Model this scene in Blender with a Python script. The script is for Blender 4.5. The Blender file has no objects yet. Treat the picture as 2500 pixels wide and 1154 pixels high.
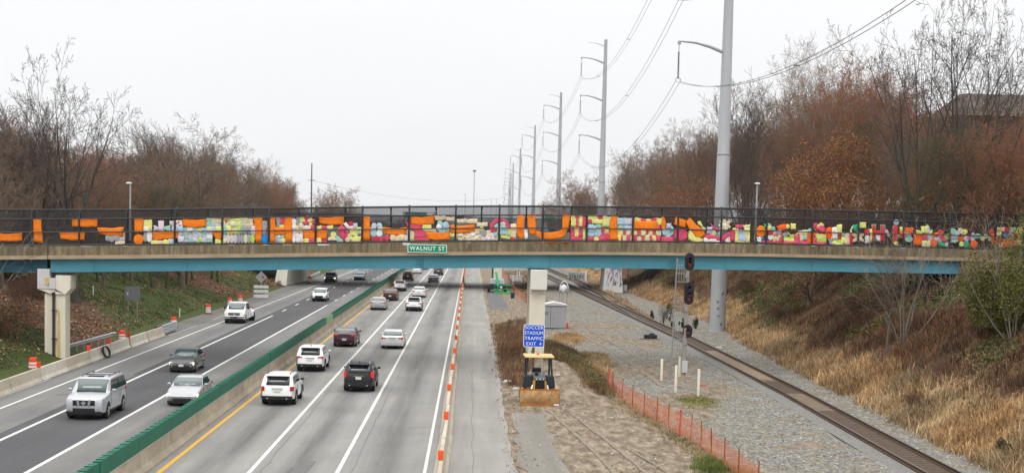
import bpy, bmesh, math, random
import numpy as np
from mathutils import Vector, Matrix
R = math.radians; PI = math.pi
SC = bpy.context.scene; COL = SC.collection
random.seed(7); NR = np.random.default_rng(7)

# ---------------------------------------------------------------- camera
F, CX, CY, ROLL, CAMZ = 3600., 1250., 833., R(1.4), 10.2      # photo pixels (2500 wide); the photo is a top crop
def _unroll(x, y):
    dx, dy = x-CX, y-CY; c, s = math.cos(ROLL), math.sin(ROLL)
    return dx*c+dy*s, -dx*s+dy*c
_ux, _uy = _unroll(1152, 548)
PITCH = math.atan2(-_uy, F)
YAW = math.atan2(-_ux, F*math.cos(PITCH)-_uy*math.sin(PITCH))
def ray(x, y):
    u, v = _unroll(x, y)
    d = (u, F*math.cos(PITCH)-v*math.sin(PITCH), -F*math.sin(PITCH)-v*math.cos(PITCH))
    c, s = math.cos(YAW), math.sin(YAW)
    return Vector((c*d[0]+s*d[1], -s*d[0]+c*d[1], d[2]))
def G(x, y, z=0.):                       # surveyed point of the photograph on a level plane
    d = ray(x, y); t = (z-CAMZ)/d.z
    return Vector((d.x*t, d.y*t, z))
def D(x, y, Y):                          # surveyed point at a known distance
    d = ray(x, y); t = Y/d.y
    return Vector((d.x*t, Y, CAMZ+d.z*t))
BA, BB = 105.0, 0.065                    # line of the bridge's near face:  Y = BA + BB*(X+29)
def BP(x, y, off=0.):                    # surveyed point on the face of the bridge, off metres behind it
    d = ray(x, y); t = (BA+off+BB*29)/(d.y-BB*d.x)
    return Vector((d.x*t, d.y*t, CAMZ+d.z*t))
cam = bpy.data.cameras.new('camera'); camo = bpy.data.objects.new('camera', cam); COL.objects.link(camo)
_f = ray(CX, CY).normalized(); _r = (ray(CX+1, CY)-ray(CX, CY)).normalized(); _u = _r.cross(_f)
M4 = Matrix.Identity(4)
for i in range(3):
    M4[i][0] = _r[i]; M4[i][1] = _u[i]; M4[i][2] = -_f[i]
M4[2][3] = CAMZ
camo.matrix_world = M4
cam.sensor_width = 36; cam.lens = F/2500*36; cam.shift_y = (CY-577)/2500; cam.clip_start = 1; cam.clip_end = 9000
SC.camera = camo
SC.render.resolution_x = 1024; SC.render.resolution_y = 472
# ---------------------------------------------------------------- sky, sun, exposure
W = bpy.data.worlds.new('World'); SC.world = W; W.use_nodes = True
nt = W.node_tree; nt.nodes.clear()
SUN_E, SUN_R = R(52), R(200)
def N(nt, t, **k):
    n = nt.nodes.new(t)
    for a, b in k.items(): setattr(n, a, b)
    return n
o_ = N(nt, 'ShaderNodeOutputWorld'); bg = N(nt, 'ShaderNodeBackground')
sky = N(nt, 'ShaderNodeTexSky', sky_type='NISHITA', sun_disc=False, sun_elevation=SUN_E, sun_rotation=SUN_R)
tc = N(nt, 'ShaderNodeTexCoord'); sx = N(nt, 'ShaderNodeSeparateXYZ')
nt.links.new(tc.outputs['Generated'], sx.inputs[0])
rp = N(nt, 'ShaderNodeValToRGB'); cr = rp.color_ramp        # overcast: three times brighter overhead than at the horizon
cr.elements[0].position = 0.0; cr.elements[0].color = (9.0, 9.1, 9.3, 1)
cr.elements[1].position = 1.0; cr.elements[1].color = (24.6, 24.2, 23.6, 1)
e = cr.elements.new(0.15); e.color = (9.9, 9.95, 10.1, 1)
nt.links.new(sx.outputs['Z'], rp.inputs[0])
cn = N(nt, 'ShaderNodeTexNoise'); cn.inputs['Scale'].default_value = 2.2; cn.inputs['Detail'].default_value = 3
mp = N(nt, 'ShaderNodeMapping'); mp.inputs['Scale'].default_value = (1, 1, 4)
nt.links.new(tc.outputs['Generated'], mp.inputs[0]); nt.links.new(mp.outputs[0], cn.inputs['Vector'])
cm = N(nt, 'ShaderNodeMapRange'); cm.inputs['From Min'].default_value = .3; cm.inputs['From Max'].default_value = .7
cm.inputs['To Min'].default_value = .97; cm.inputs['To Max'].default_value = 1.03
nt.links.new(cn.outputs['Fac'], cm.inputs['Value'])
ml = N(nt, 'ShaderNodeVectorMath', operation='SCALE'); nt.links.new(rp.outputs[0], ml.inputs[0]); nt.links.new(cm.outputs[0], ml.inputs['Scale'])
mx = N(nt, 'ShaderNodeMix', data_type='RGBA'); mx.inputs['Factor'].default_value = .985
nt.links.new(sky.outputs[0], mx.inputs[6]); nt.links.new(ml.outputs[0], mx.inputs[7])
bg.inputs['Strength'].default_value = 0.1
nt.links.new(mx.outputs[2], bg.inputs[0]); nt.links.new(bg.outputs[0], o_.inputs[0])
sl = bpy.data.lights.new('sun', 'SUN'); so = bpy.data.objects.new('sun', sl); COL.objects.link(so)
sl.energy = 0.7; sl.angle = R(25); sl.color = (1, .97, .92)
so.rotation_euler = (PI/2-SUN_E, 0, PI-SUN_R)
vs = SC.view_settings; vs.view_transform = 'Standard'; vs.look = 'None'; vs.exposure = 0.0; vs.gamma = 1; vs.use_curve_mapping = False

# ---------------------------------------------------------------- materials
MATS = {}
def mat(name, col, rough=.7, var=.12, scale=2., metal=0., spec=.25, bump=0., emit=None, es=1., coat=0., world=False, col2=None, detail=6, stretch=None, ior=1.45):
    if name in MATS: return MATS[name]
    m = bpy.data.materials.new(name); m.use_nodes = True; t = m.node_tree; b = t.nodes['Principled BSDF']
    b.inputs['Roughness'].default_value = rough; b.inputs['Metallic'].default_value = metal
    b.inputs['Specular IOR Level'].default_value = spec; b.inputs['Coat Weight'].default_value = coat
    if emit:
        b.inputs['Emission Color'].default_value = (*emit, 1); b.inputs['Emission Strength'].default_value = es
    if var or col2 or bump:
        if world: src = N(t, 'ShaderNodeNewGeometry').outputs['Position']
        else: src = N(t, 'ShaderNodeTexCoord').outputs['Object']
        if stretch:
            mm = N(t, 'ShaderNodeMapping'); mm.inputs['Scale'].default_value = stretch
            t.links.new(src, mm.inputs[0]); src = mm.outputs[0]
        n = N(t, 'ShaderNodeTexNoise'); n.inputs['Scale'].default_value = scale; n.inputs['Detail'].default_value = detail
        n.inputs['Roughness'].default_value = .65
        t.links.new(src, n.inputs['Vector'])
        r = N(t, 'ShaderNodeValToRGB'); a = r.color_ramp.elements
        a[0].position = .3; a[1].position = .72
        c2 = col2 or tuple(min(1, c*(1+var)) for c in col); c1 = col if col2 else tuple(c*(1-var) for c in col)
        a[0].color = (*c1, 1); a[1].color = (*c2, 1)
        t.links.new(n.outputs['Fac'], r.inputs[0]); t.links.new(r.outputs[0], b.inputs['Base Color'])
        if bump:
            bp = N(t, 'ShaderNodeBump'); bp.inputs['Strength'].default_value = bump; bp.inputs['Distance'].default_value = .05
            t.links.new(n.outputs['Fac'], bp.inputs['Height']); t.links.new(bp.outputs[0], b.inputs['Normal'])
    else: b.inputs['Base Color'].default_value = (*col, 1)
    MATS[name] = m; return m
def vcmat(name, rough=.8, trans=0., spec=.2, noise=.25, nscale=6.):  # colour of each leaf, blade or twig from the mesh
    if name in MATS: return MATS[name]
    m = bpy.data.materials.new(name); m.use_nodes = True; t = m.node_tree; b = t.nodes['Principled BSDF']
    a = N(t, 'ShaderNodeVertexColor', layer_name='tint')
    t.links.new(a.outputs['Color'], b.inputs['Base Color'])
    b.inputs['Roughness'].default_value = rough; b.inputs['Specular IOR Level'].default_value = spec
    MATS[name] = m; return m

# ---------------------------------------------------------------- object helpers
def tag(o, label=None, cat=None, group=None, kind=None):
    if label: o['label'] = label
    if cat: o['category'] = cat
    if group: o['group'] = group
    if kind: o['kind'] = kind
    return o
def thing(name, label, cat, loc=(0, 0, 0), rz=0., group=None, rot=None):
    o = bpy.data.objects.new(name, None); COL.objects.link(o); o.empty_display_size = .3
    o.location = loc; o.rotation_euler = rot or (0, 0, rz)
    return tag(o, label, cat, group)
def children(o): return [c for c in bpy.data.objects if c.parent == o]
def copy_tree(o, loc, rz=0., label=None, group=None, scale=None, kids=None):
    c = o.copy(); COL.objects.link(c); c.location = loc; c.rotation_euler = (0, 0, rz)
    if label: c['label'] = label
    if group: c['group'] = group
    if scale: c.scale = scale
    for ch in (kids if kids is not None else children(o)):
        d = ch.copy(); COL.objects.link(d); d.parent = c
        for g in children(ch):
            e = g.copy(); COL.objects.link(e); e.parent = d
    return c
class MB:
    def __init__(s): s.v = []; s.f = []; s.m = []; s.k = 0
    def mi(s, k): s.k = k; return s
    def add(s, vs, fs):
        o = len(s.v); s.v += [tuple(p) for p in vs]
        for f in fs: s.f.append(tuple(i+o for i in f)); s.m.append(s.k)
        return s
    def box(s, a, b, rot=None, org=None):
        x0, y0, z0 = a; x1, y1, z1 = b
        vs = [(x0, y0, z0), (x1, y0, z0), (x1, y1, z0), (x0, y1, z0), (x0, y0, z1), (x1, y0, z1), (x1, y1, z1), (x0, y1, z1)]
        if rot is not None:
            c = Vector(org) if org else (Vector(a)+Vector(b))/2
            vs = [c+rot@(Vector(p)-c) for p in vs]
        return s.add(vs, [(0, 3, 2, 1), (4, 5, 6, 7), (0, 1, 5, 4), (1, 2, 6, 5), (2, 3, 7, 6), (3, 0, 4, 7)])
    def hexa(s, bot, top):               # 4 bottom points, 4 top points, counter-clockwise
        return s.add(list(bot)+list(top), [(0, 3, 2, 1), (4, 5, 6, 7), (0, 1, 5, 4), (1, 2, 6, 5), (2, 3, 7, 6), (3, 0, 4, 7)])
    def tube(s, pts, rad, n=8, caps=True):
        pts = [Vector(p) for p in pts]; L = len(pts)
        if not isinstance(rad, (list, tuple)): rad = [rad]*L
        vs = []
        for i, p in enumerate(pts):
            d = (pts[min(i+1, L-1)]-pts[max(i-1, 0)])
            d = d.normalized() if d.length > 1e-9 else Vector((0, 0, 1))
            up = Vector((0, 0, 1)) if abs(d.z) < .95 else Vector((1, 0, 0))
            a = d.cross(up).normalized(); b = a.cross(d)
            for k in range(n):
                t = 2*PI*k/n; vs.append(p+(a*math.cos(t)+b*math.sin(t))*rad[i])
        fs = [(i*n+k, i*n+(k+1) % n, (i+1)*n+(k+1) % n, (i+1)*n+k) for i in range(L-1) for k in range(n)]
        if caps: fs += [tuple(range(n-1, -1, -1)), tuple((L-1)*n+k for k in range(n))]
        return s.add(vs, fs)
    def lathe(s, prof, c=(0, 0, 0), axis='z', n=20):   # prof = (radius, along)
        vs = []
        for r_, h in prof:
            for k in range(n):
                t = 2*PI*k/n; a, b = r_*math.cos(t), r_*math.sin(t)
                vs.append((c[0]+a, c[1]+b, c[2]+h) if axis == 'z' else ((c[0]+a, c[1]+h, c[2]+b) if axis == 'y' else (c[0]+h, c[1]+a, c[2]+b)))
        L = len(prof)
        fs = [(i*n+k, i*n+(k+1) % n, (i+1)*n+(k+1) % n, (i+1)*n+k) for i in range(L-1) for k in range(n)]
        fs += [tuple(range(n-1, -1, -1)), tuple((L-1)*n+k for k in range(n))]
        return s.add(vs, fs)
    def ball(s, c, r, seg=10, rings=6):
        r = r if isinstance(r, (list, tuple)) else (r, r, r)
        vs = [(c[0], c[1], c[2]-r[2])]
        for i in range(1, rings):
            ph = -PI/2+PI*i/rings
            for k in range(seg):
                t = 2*PI*k/seg; vs.append((c[0]+r[0]*math.cos(ph)*math.cos(t), c[1]+r[1]*math.cos(ph)*math.sin(t), c[2]+r[2]*math.sin(ph)))
        vs.append((c[0], c[1], c[2]+r[2])); e = len(vs)-1; fs = []
        for k in range(seg):
            fs.append((0, 1+(k+1) % seg, 1+k)); fs.append((e, 1+(rings-2)*seg+k, 1+(rings-2)*seg+(k+1) % seg))
            for i in range(rings-2): fs.append((1+i*seg+k, 1+i*seg+(k+1) % seg, 1+(i+1)*seg+(k+1) % seg, 1+(i+1)*seg+k))
        return s.add(vs, fs)
    def prism(s, poly, f0, f1):          # poly = 2-D points; f0, f1 map them into space
        n = len(poly); return s.add([f0(*p) for p in poly]+[f1(*p) for p in poly],
            [tuple(range(n-1, -1, -1)), tuple(range(n, 2*n))]+[(i, (i+1) % n, n+(i+1) % n, n+i) for i in range(n)])
    def build(s, name, mats, parent=None, smooth=None, bevel=0., loc=None, kind=None, fix=True):
        me = bpy.data.meshes.new(name); me.from_pydata([tuple(v) for v in s.v], [], s.f)
        mats = mats if isinstance(mats, (list, tuple)) else [mats]
        for m in mats: me.materials.append(m)
        me.polygons.foreach_set('material_index', [min(k, len(mats)-1) for k in s.m])
        if fix:
            bm = bmesh.new(); bm.from_mesh(me); bmesh.ops.recalc_face_normals(bm, faces=bm.faces)
            bm.to_mesh(me); bm.free()
        if smooth:
            me.polygons.foreach_set('use_smooth', [True]*len(me.polygons)); me.set_sharp_from_angle(angle=R(smooth))
        me.update()
        o = bpy.data.objects.new(name, me); COL.objects.link(o)
        if parent: o.parent = parent
        if loc: o.location = loc
        if bevel:
            b = o.modifiers.new('bevel', 'BEVEL'); b.width = bevel; b.segments = 2; b.limit_method = 'ANGLE'; b.angle_limit = R(35)
        if kind: o['kind'] = kind
        return o
def arr_mesh(name, V, Fc, mats, parent=None, tint=None, midx=None, smooth=False):
    """V (n,3) array, Fc (m,3 or 4) array, tint (n,3)"""
    me = bpy.data.meshes.new(name); n, m, k = len(V), len(Fc), Fc.shape[1]
    me.vertices.add(n); me.vertices.foreach_set('co', V.astype(np.float32).ravel())
    me.loops.add(m*k); me.loops.foreach_set('vertex_index', Fc.astype(np.int32).ravel())
    me.polygons.add(m); me.polygons.foreach_set('loop_start', np.arange(0, m*k, k, dtype=np.int32))
    me.polygons.foreach_set('loop_total', np.full(m, k, dtype=np.int32))
    for q in (mats if isinstance(mats, (list, tuple)) else [mats]): me.materials.append(q)
    if midx is not None: me.polygons.foreach_set('material_index', midx.astype(np.int32))
    if smooth: me.polygons.foreach_set('use_smooth', [True]*m)
    me.update(calc_edges=True)
    if tint is not None:
        a = me.color_attributes.new('tint', 'FLOAT_COLOR', 'POINT')
        c = np.ones((n, 4), np.float32); c[:, :tint.shape[1]] = tint; a.data.foreach_set('color', c.ravel())
    me.validate()
    o = bpy.data.objects.new(name, me); COL.objects.link(o)
    if parent: o.parent = parent
    return o
def text_mesh(txt, size, name, m, parent, loc, rot=(PI/2, 0, 0), bold=.012, spacing=1.0, ext=.004, maxw=0):
    cu = bpy.data.curves.new(name, 'FONT'); cu.body = txt; cu.size = size; cu.align_x = 'CENTER'; cu.align_y = 'CENTER'
    cu.offset = bold*size; cu.extrude = ext; cu.space_character = spacing
    o = bpy.data.objects.new(name, cu); COL.objects.link(o)
    dg = bpy.context.evaluated_depsgraph_get(); me = bpy.data.meshes.new_from_object(o.evaluated_get(dg))
    bpy.data.objects.remove(o); me.name = name; me.materials.clear(); me.materials.append(m)
    q = bpy.data.objects.new(name, me); COL.objects.link(q); q.parent = parent; q.location = loc; q.rotation_euler = rot
    if maxw: w_ = max(v.co.x for v in me.vertices)-min(v.co.x for v in me.vertices); q.scale = (min(1, maxw/w_), 1, 1)
    return q
def lerp(a, b, t): return a+(b-a)*t
def sstep(a, b, x):
    t = np.clip((x-a)/(b-a), 0, 1); return t*t*(3-2*t)
def vnoise(x, y, s=1., seed=0):           # cheap smooth value noise, vectorised
    x = np.asarray(x, float)*s+seed*17.3; y = np.asarray(y, float)*s+seed*7.7
    xi, yi = np.floor(x), np.floor(y); fx, fy = x-xi, y-yi
    fx = fx*fx*(3-2*fx); fy = fy*fy*(3-2*fy)
    def h(a, b): v = np.sin(a*127.1+b*311.7)*43758.5453; return v-np.floor(v)
    return (h(xi, yi)*(1-fx)+h(xi+1, yi)*fx)*(1-fy)+(h(xi, yi+1)*(1-fx)+h(xi+1, yi+1)*fx)*fy

# ---------------------------------------------------------------- terrain
def toeR(Y): return np.interp(Y, [0, 63, 78, 110, 133, 155, 225, 350, 600], [22.3, 22.5, 22.7, 23.6, 24.3, 26.2, 25.0, 21, 18])
def gz(X, Y):
    X = np.asarray(X, float); Y = np.asarray(Y, float)
    s = X-toeR(Y)
    zr = np.where(s > 0, np.interp(s, [0, 1, 3, 12, 22, 60, 400], [0, .25, 1.35, 6.9, 9.3, 12.5, 14]), 0)
    l = -28.9-X
    zl = np.where(l > 0, np.interp(l, [0, 1.2, 4, 14, 24, 60, 400], [0, .35, 1.5, 5.0, 7.4, 9.5, 11]), 0)
    fade = 1-.75*sstep(450, 900, Y)
    z = (zr+zl)*fade
    n = (vnoise(X, Y, .22, 1)-.5)*1.1+(vnoise(X, Y, .7, 2)-.5)*.4
    z = z+n*np.clip(np.maximum(s, l)/4, 0, 1)*(1-sstep(60, 120, np.abs(X)))
    # small bank of soil and brush between the closed ramp and the gravel
    hump = .9*np.exp(-((X-6.0)/1.9)**2)*sstep(88, 97, Y)*(1-sstep(112, 135, Y))
    z = z+hump+np.where((X > 8) & (X < 22), .12*(vnoise(X, Y, .3, 3)-.3), 0)
    return z
def gz1(X, Y): return float(gz(X, Y))
xs = np.unique(np.concatenate([np.linspace(-2600, -120, 14), np.linspace(-120, -60, 16), np.arange(-60, -27, 1.), np.array([-28.2, -27.6]), np.arange(-26, 2, 3.),
     np.arange(2, 62, .8), np.linspace(62, 120, 14), np.linspace(140, 2600, 14)]))
ys = np.unique(np.concatenate([np.linspace(-60, 40, 6), np.arange(45, 150, .9), np.arange(150, 300, 2.5), np.arange(300, 700, 12.), np.linspace(720, 6500, 22)]))
X2, Y2 = np.meshgrid(xs, ys)
Z2 = gz(X2, Y2)
Z2 = np.where((X2 > -28.4) & (X2 < 2.2), -.03, Z2)
def covers(X, Y):
    n1 = vnoise(X, Y, .12, 4); n2 = vnoise(X, Y, .45, 5); n3 = vnoise(X, Y, .3, 6)
    s = X-toeR(Y)
    snow = np.interp(Y, [50, 59, 72.6, 87, 90, 100, 120, 400], [13.6, 12.0, 9.9, 8.6, 8.6, 7.8, 6.6, 5])
    gravel = ((X > snow+1.0+(n2-.5)*1.5) & (s < .6+(n2-.5)*1.6) & (X > 1.5)).astype(float)
    brown = np.clip((vnoise(X, Y, .16, 14)*.7+vnoise(X, Y, .5, 15)*.3-.47)*5, 0, .62)*(X < 17.2)*(Y < 260); gravel = gravel*(1-brown)
    dirt = np.maximum(((X > 1.8) & (X <= snow+1.0+(n2-.5)*1.5)).astype(float)*.9, (X > 1.8)*(s < .6)*.9)
    dry = np.clip(1.2-np.abs(s-1.8)/2.2, 0, 1)*(s > 0)+np.clip(n1*2.4-1.5, 0, .5)*(s > 3)
    green = np.clip((n3-.62)*5, 0, 1)*(s > 5)*sstep(95, 110, Y)
    gl = (X < -28)*np.clip((vnoise(X, Y, .10, 9)*1.0+n2*.35-.36)*3.2, 0, 1)*sstep(-60, -44, X)
    green = np.maximum(green, gl)
    far = sstep(500, 800, Y)
    green = np.maximum(green, far*.3)
    return gravel, green, np.clip(dry, 0, 1), dirt
gr_, gn_, dr_, di_ = covers(X2, Y2)
nx, ny = len(xs), len(ys)
idx = np.arange(nx*ny).reshape(ny, nx)
Fq = np.stack([idx[:-1, :-1], idx[:-1, 1:], idx[1:, 1:], idx[1:, :-1]], -1).reshape(-1, 4)
gm = bpy.data.materials.new('ground'); gm.use_nodes = True; t = gm.node_tree; b = t.nodes['Principled BSDF']
b.inputs['Roughness'].default_value = .95; b.inputs['Specular IOR Level'].default_value = .15
pos = N(t, 'ShaderNodeNewGeometry').outputs['Position']
def tex(tree, src, kind, scale, det=5, stretch=None):
    if stretch:
        m_ = N(tree, 'ShaderNodeMapping'); m_.inputs['Scale'].default_value = stretch; tree.links.new(src, m_.inputs[0]); src = m_.outputs[0]
    n_ = N(tree, kind); n_.inputs['Scale'].default_value = scale
    if 'Noise' in kind: n_.inputs['Detail'].default_value = det; n_.inputs['Roughness'].default_value = .65
    tree.links.new(src, n_.inputs['Vector']); return n_
def ramp(tree, fac, stops):
    r_ = N(tree, 'ShaderNodeValToRGB'); el = r_.color_ramp.elements
    el[0].position, el[0].color = stops[0][0], (*stops[0][1], 1); el[1].position, el[1].color = stops[-1][0], (*stops[-1][1], 1)
    for p_, c_ in stops[1:-1]:
        q_ = el.new(p_); q_.color = (*c_, 1)
    tree.links.new(fac, r_.inputs[0]); return r_.outputs[0]
def mixc(tree, fac, a, b_, mode='MIX'):
    m_ = N(tree, 'ShaderNodeMix', data_type='RGBA', blend_type=mode)
    for s_, i_ in ((fac, 0), (a, 6), (b_, 7)):
        if isinstance(s_, (int, float)): m_.inputs[i_].default_value = s_
        elif isinstance(s_, tuple): m_.inputs[i_].default_value = (*s_, 1)
        else: tree.links.new(s_, m_.inputs[i_])
    return m_.outputs[2]
nf = tex(t, pos, 'ShaderNodeTexNoise', 5., 8).outputs['Fac']; nb = tex(t, pos, 'ShaderNodeTexNoise', .6, 4).outputs['Fac']
vo = tex(t, pos, 'ShaderNodeTexVoronoi', 9.).outputs['Color']; vob = N(t, 'ShaderNodeSeparateColor'); t.links.new(vo, vob.inputs[0])
vo2 = tex(t, pos, 'ShaderNodeTexVoronoi', 2.6).outputs['Color']; vob2 = N(t, 'ShaderNodeSeparateColor'); t.links.new(vo2, vob2.inputs[0])
litter = ramp(t, nf, [(.3, (.026, .017, .011)), (.48, (.085, .046, .025)), (.6, (.18, .088, .042)), (.78, (.32, .17, .085))])
nb2 = N(t, 'ShaderNodeMath', operation='MULTIPLY'); t.links.new(nb, nb2.inputs[0]); nb2.inputs[1].default_value = .7; litter = mixc(t, nb2.outputs[0], litter, (.060, .043, .028)); 
green = ramp(t, nf, [(.3, (.022, .030, .010)), (.55, (.058, .080, .022)), (.75, (.13, .145, .045))])
dry = ramp(t, nf, [(.3, (.15, .09, .04)), (.5, (.30, .20, .095)), (.75, (.48, .34, .18))])
grav = ramp(t, vob.outputs[0], [(.0, (.095, .092, .084)), (.5, (.175, .172, .160)), (.85, (.25, .247, .232)), (1., (.38, .375, .35))])
grb = ramp(t, nb, [(.36, (.92, .78, .60)), (.47, (1.0, .93, .82)), (.55, (1.0, .98, .95)), (.66, (1.14, 1.15, 1.14))]); grav = mixc(t, 1., grav, grb, 'MULTIPLY')
stk = tex(t, pos, 'ShaderNodeTexNoise', 1.3, 9, (1.5, .45, 1)).outputs['Fac']
dirt = ramp(t, stk, [(.3, (.085, .070, .054)), (.46, (.175, .14, .10)), (.6, (.28, .23, .17)), (.8, (.40, .345, .27))])
spk = ramp(t, vob.outputs[1], [(.0, (.86, .86, .86)), (.85, (1., 1., 1.)), (1., (1.35, 1.35, 1.35))]); dirt = mixc(t, 1., dirt, spk, 'MULTIPLY')
ca = N(t, 'ShaderNodeVertexColor', layer_name='tint'); cs = N(t, 'ShaderNodeSeparateColor'); t.links.new(ca.outputs['Color'], cs.inputs[0])
def edge(sock):
    a_ = N(t, 'ShaderNodeMath', operation='ADD'); t.links.new(sock, a_.inputs[0])
    m2 = N(t, 'ShaderNodeMath', operation='MULTIPLY_ADD'); t.links.new(nf, m2.inputs[0]); m2.inputs[1].default_value = .9; m2.inputs[2].default_value = -.45
    t.links.new(m2.outputs[0], a_.inputs[1])
    s_ = N(t, 'ShaderNodeMapRange', interpolation_type='SMOOTHSTEP'); s_.inputs['From Min'].default_value = .35; s_.inputs['From Max'].default_value = .65
    t.links.new(a_.outputs[0], s_.inputs['Value']); return s_.outputs[0]
c = mixc(t, edge(cs.outputs[2]), litter, dry); c = mixc(t, edge(cs.outputs[1]), c, green)
c = mixc(t, edge(ca.outputs['Alpha']), c, dirt); c = mixc(t, edge(cs.outputs[0]), c, grav)
t.links.new(c, b.inputs['Base Color'])
bp = N(t, 'ShaderNodeBump'); bp.inputs['Strength'].default_value = .5; bp.inputs['Distance'].default_value = .06
t.links.new(nf, bp.inputs['Height']); t.links.new(bp.outputs[0], b.inputs['Normal'])
gro = arr_mesh('ground', np.stack([X2, Y2, Z2], -1).reshape(-1, 3), Fq, gm, tint=np.stack([gr_, gn_, dr_, di_], -1).reshape(-1, 4), smooth=True)
tag(gro, kind='structure')

# ---------------------------------------------------------------- roads
def roadmat(name, lo, hi, lanes=(), stain=.5, joints=0., scale=3., patch=None, width=1.1):
    m = bpy.data.materials.new(name); m.use_nodes = True; t = m.node_tree; b = t.nodes['Principled BSDF']
    b.inputs['Roughness'].default_value = .85; b.inputs['Specular IOR Level'].default_value = .3
    pos = N(t, 'ShaderNodeNewGeometry').outputs['Position']
    n1 = tex(t, pos, 'ShaderNodeTexNoise', 12., 6).outputs['Fac']; n2 = tex(t, pos, 'ShaderNodeTexNoise', .5, 5, (2.2, .12, 1)).outputs['Fac']
    n3 = tex(t, pos, 'ShaderNodeTexNoise', .16, 4).outputs['Fac']
    c = ramp(t, n1, [(.3, lo), (.7, hi)])
    c = mixc(t, 1., c, ramp(t, n2, [(.32, (.84, .84, .84)), (.7, (1.09, 1.09, 1.08))]), 'MULTIPLY')
    c = mixc(t, 1., c, ramp(t, n3, [(.35, (.88, .88, .89)), (.65, (1.05, 1.05, 1.04))]), 'MULTIPLY')
    sp = N(t, 'ShaderNodeSeparateXYZ'); t.links.new(pos, sp.inputs[0])
    for lx in lanes:                       # oil and rubber dropped along the middle of each lane
        a = N(t, 'ShaderNodeMath', operation='SUBTRACT'); t.links.new(sp.outputs[0], a.inputs[0]); a.inputs[1].default_value = lx
        ab = N(t, 'ShaderNodeMath', operation='ABSOLUTE'); t.links.new(a.outputs[0], ab.inputs[0])
        mr = N(t, 'ShaderNodeMapRange', interpolation_type='SMOOTHERSTEP'); mr.inputs['From Min'].default_value = 0; mr.inputs['From Max'].default_value = width
        mr.inputs['To Min'].default_value = stain; mr.inputs['To Max'].default_value = 0
        t.links.new(ab.outputs[0], mr.inputs['Value'])
        mu = N(t, 'ShaderNodeMath', operation='MULTIPLY'); t.links.new(mr.outputs[0], mu.inputs[0])
        nn = tex(t, pos, 'ShaderNodeTexNoise', .35, 5, (2.5, .09, 1)).outputs['Fac']
        nm = N(t, 'ShaderNodeMapRange'); nm.inputs['From Min'].default_value = .33; nm.inputs['From Max'].default_value = .66; nm.inputs['To Min'].default_value = .15
        t.links.new(nn, nm.inputs['Value'])
        t.links.new(nm.outputs[0], mu.inputs[1])
        c = mixc(t, mu.outputs[0], c, (.055, .055, .057))
    t.links.new(c, b.inputs['Base Color'])
    bp = N(t, 'ShaderNodeBump'); bp.inputs['Strength'].default_value = .15; bp.inputs['Distance'].default_value = .02
    t.links.new(n1, bp.inputs['Height']); t.links.new(bp.outputs[0], b.inputs['Normal'])
    return m
def sheet(name, x0, x1, y0, y1, z, m, wob=0.):
    mb = MB(); ysn = [y0]
    while ysn[-1] < y1: ysn.append(min(y1, ysn[-1]+(1.6 if ysn[-1] < 150 else 8 if ysn[-1] < 400 else 200)))
    r_ = random.Random(name)
    pts = [(x0+r_.uniform(-wob, wob), y) for y in ysn], [(x1+r_.uniform(-wob, wob), y) for y in ysn]
    vs = []
    for a_, b_ in zip(*pts): vs += [(a_[0], a_[1], z), (b_[0], b_[1], z)]
    mb.add(vs, [(2*i, 2*i+1, 2*i+3, 2*i+2) for i in range(len(ysn)-1)])
    return tag(mb.build(name, m, fix=False), kind='structure')
YF = 2500
sheet('road', -28.3, -13.1, 35, YF, 0.0, roadmat('asphalt_left', (.140, .141, .139), (.205, .205, .200), (-23.0, -15.4), .35))
sheet('road', -21.75, -17.5, 35, YF, .004, roadmat('asphalt_dark', (.060, .061, .067), (.088, .089, .096), (-19.4,), .18))
sheet('road', -13.1, -1.15, 35, YF, .0, roadmat('concrete_right', (.205, .201, .192), (.285, .279, .267), (-10.55, -7.05, -3.6), .8, width=1.3))
sheet('shoulder', -1.15, 2.05, 35, 420, .004, roadmat('concrete_ramp', (.245, .238, .222), (.33, .32, .298), (-.1, 1.2), .25), wob=.12)
sheet('shoulder', -28.5, -25.9, 35, YF, .004, roadmat('shoulder_grit', (.115, .112, .105), (.18, .175, .165), (), 0), wob=.08)
sheet('path', 2.35, 4.15, 40, 80, .012, roadmat('worn_strip', (.16, .15, .135), (.27, .25, .22), (3.3,), .3), wob=.25)
sheet('path', 2.4, 4.7, 178, 232, .012, roadmat('service_asphalt', (.105, .105, .105), (.15, .15, .15), (), 0), wob=.1)
pw = mat('line_white', (.50, .50, .48), .6, scale=2.2, world=True, col2=(.72, .72, .70), stretch=(3, .6, 1)); pwo = mat('line_white_worn', (.45, .45, .43), .7, var=.3, scale=1.5, world=True)
py_ = mat('line_yellow', (.66, .37, .04), .6, var=.15, scale=3, world=True); tar = mat('tar', (.12, .12, .117), .6, var=.2, world=True)
def line(x, y0, y1, w, m, z=.009, x2=None):
    x2 = x if x2 is None else x2
    mb = MB(); mb.add([(x-w/2, y0, z), (x+w/2, y0, z), (x2+w/2, y1, z), (x2-w/2, y1, z)], [(0, 1, 2, 3)])
    return tag(mb.build('road_line', m, fix=False), kind='structure')
line(-24.5, 35, YF, .17, pw); line(-21.05, 35, 158, .20, pw); line(-17.4, 35, 180, .20, pw)
line(-8.78, 35, YF, .17, pw); line(-5.27, 35, YF, .17, pw); line(-1.72, 35, YF, .14, pw); line(-12.33, 35, YF, .2, py_)
def dashes(x, y0, y1, step, ln, w, m):
    mb = MB(); y = y0
    while y < y1: mb.add([(x-w/2, y, .009), (x+w/2, y, .009), (x+w/2, y+ln, .009), (x-w/2, y+ln, .009)], [(0, 1, 2, 3)]); y += step
    return tag(mb.build('road_line', m, fix=False), kind='structure')
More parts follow.
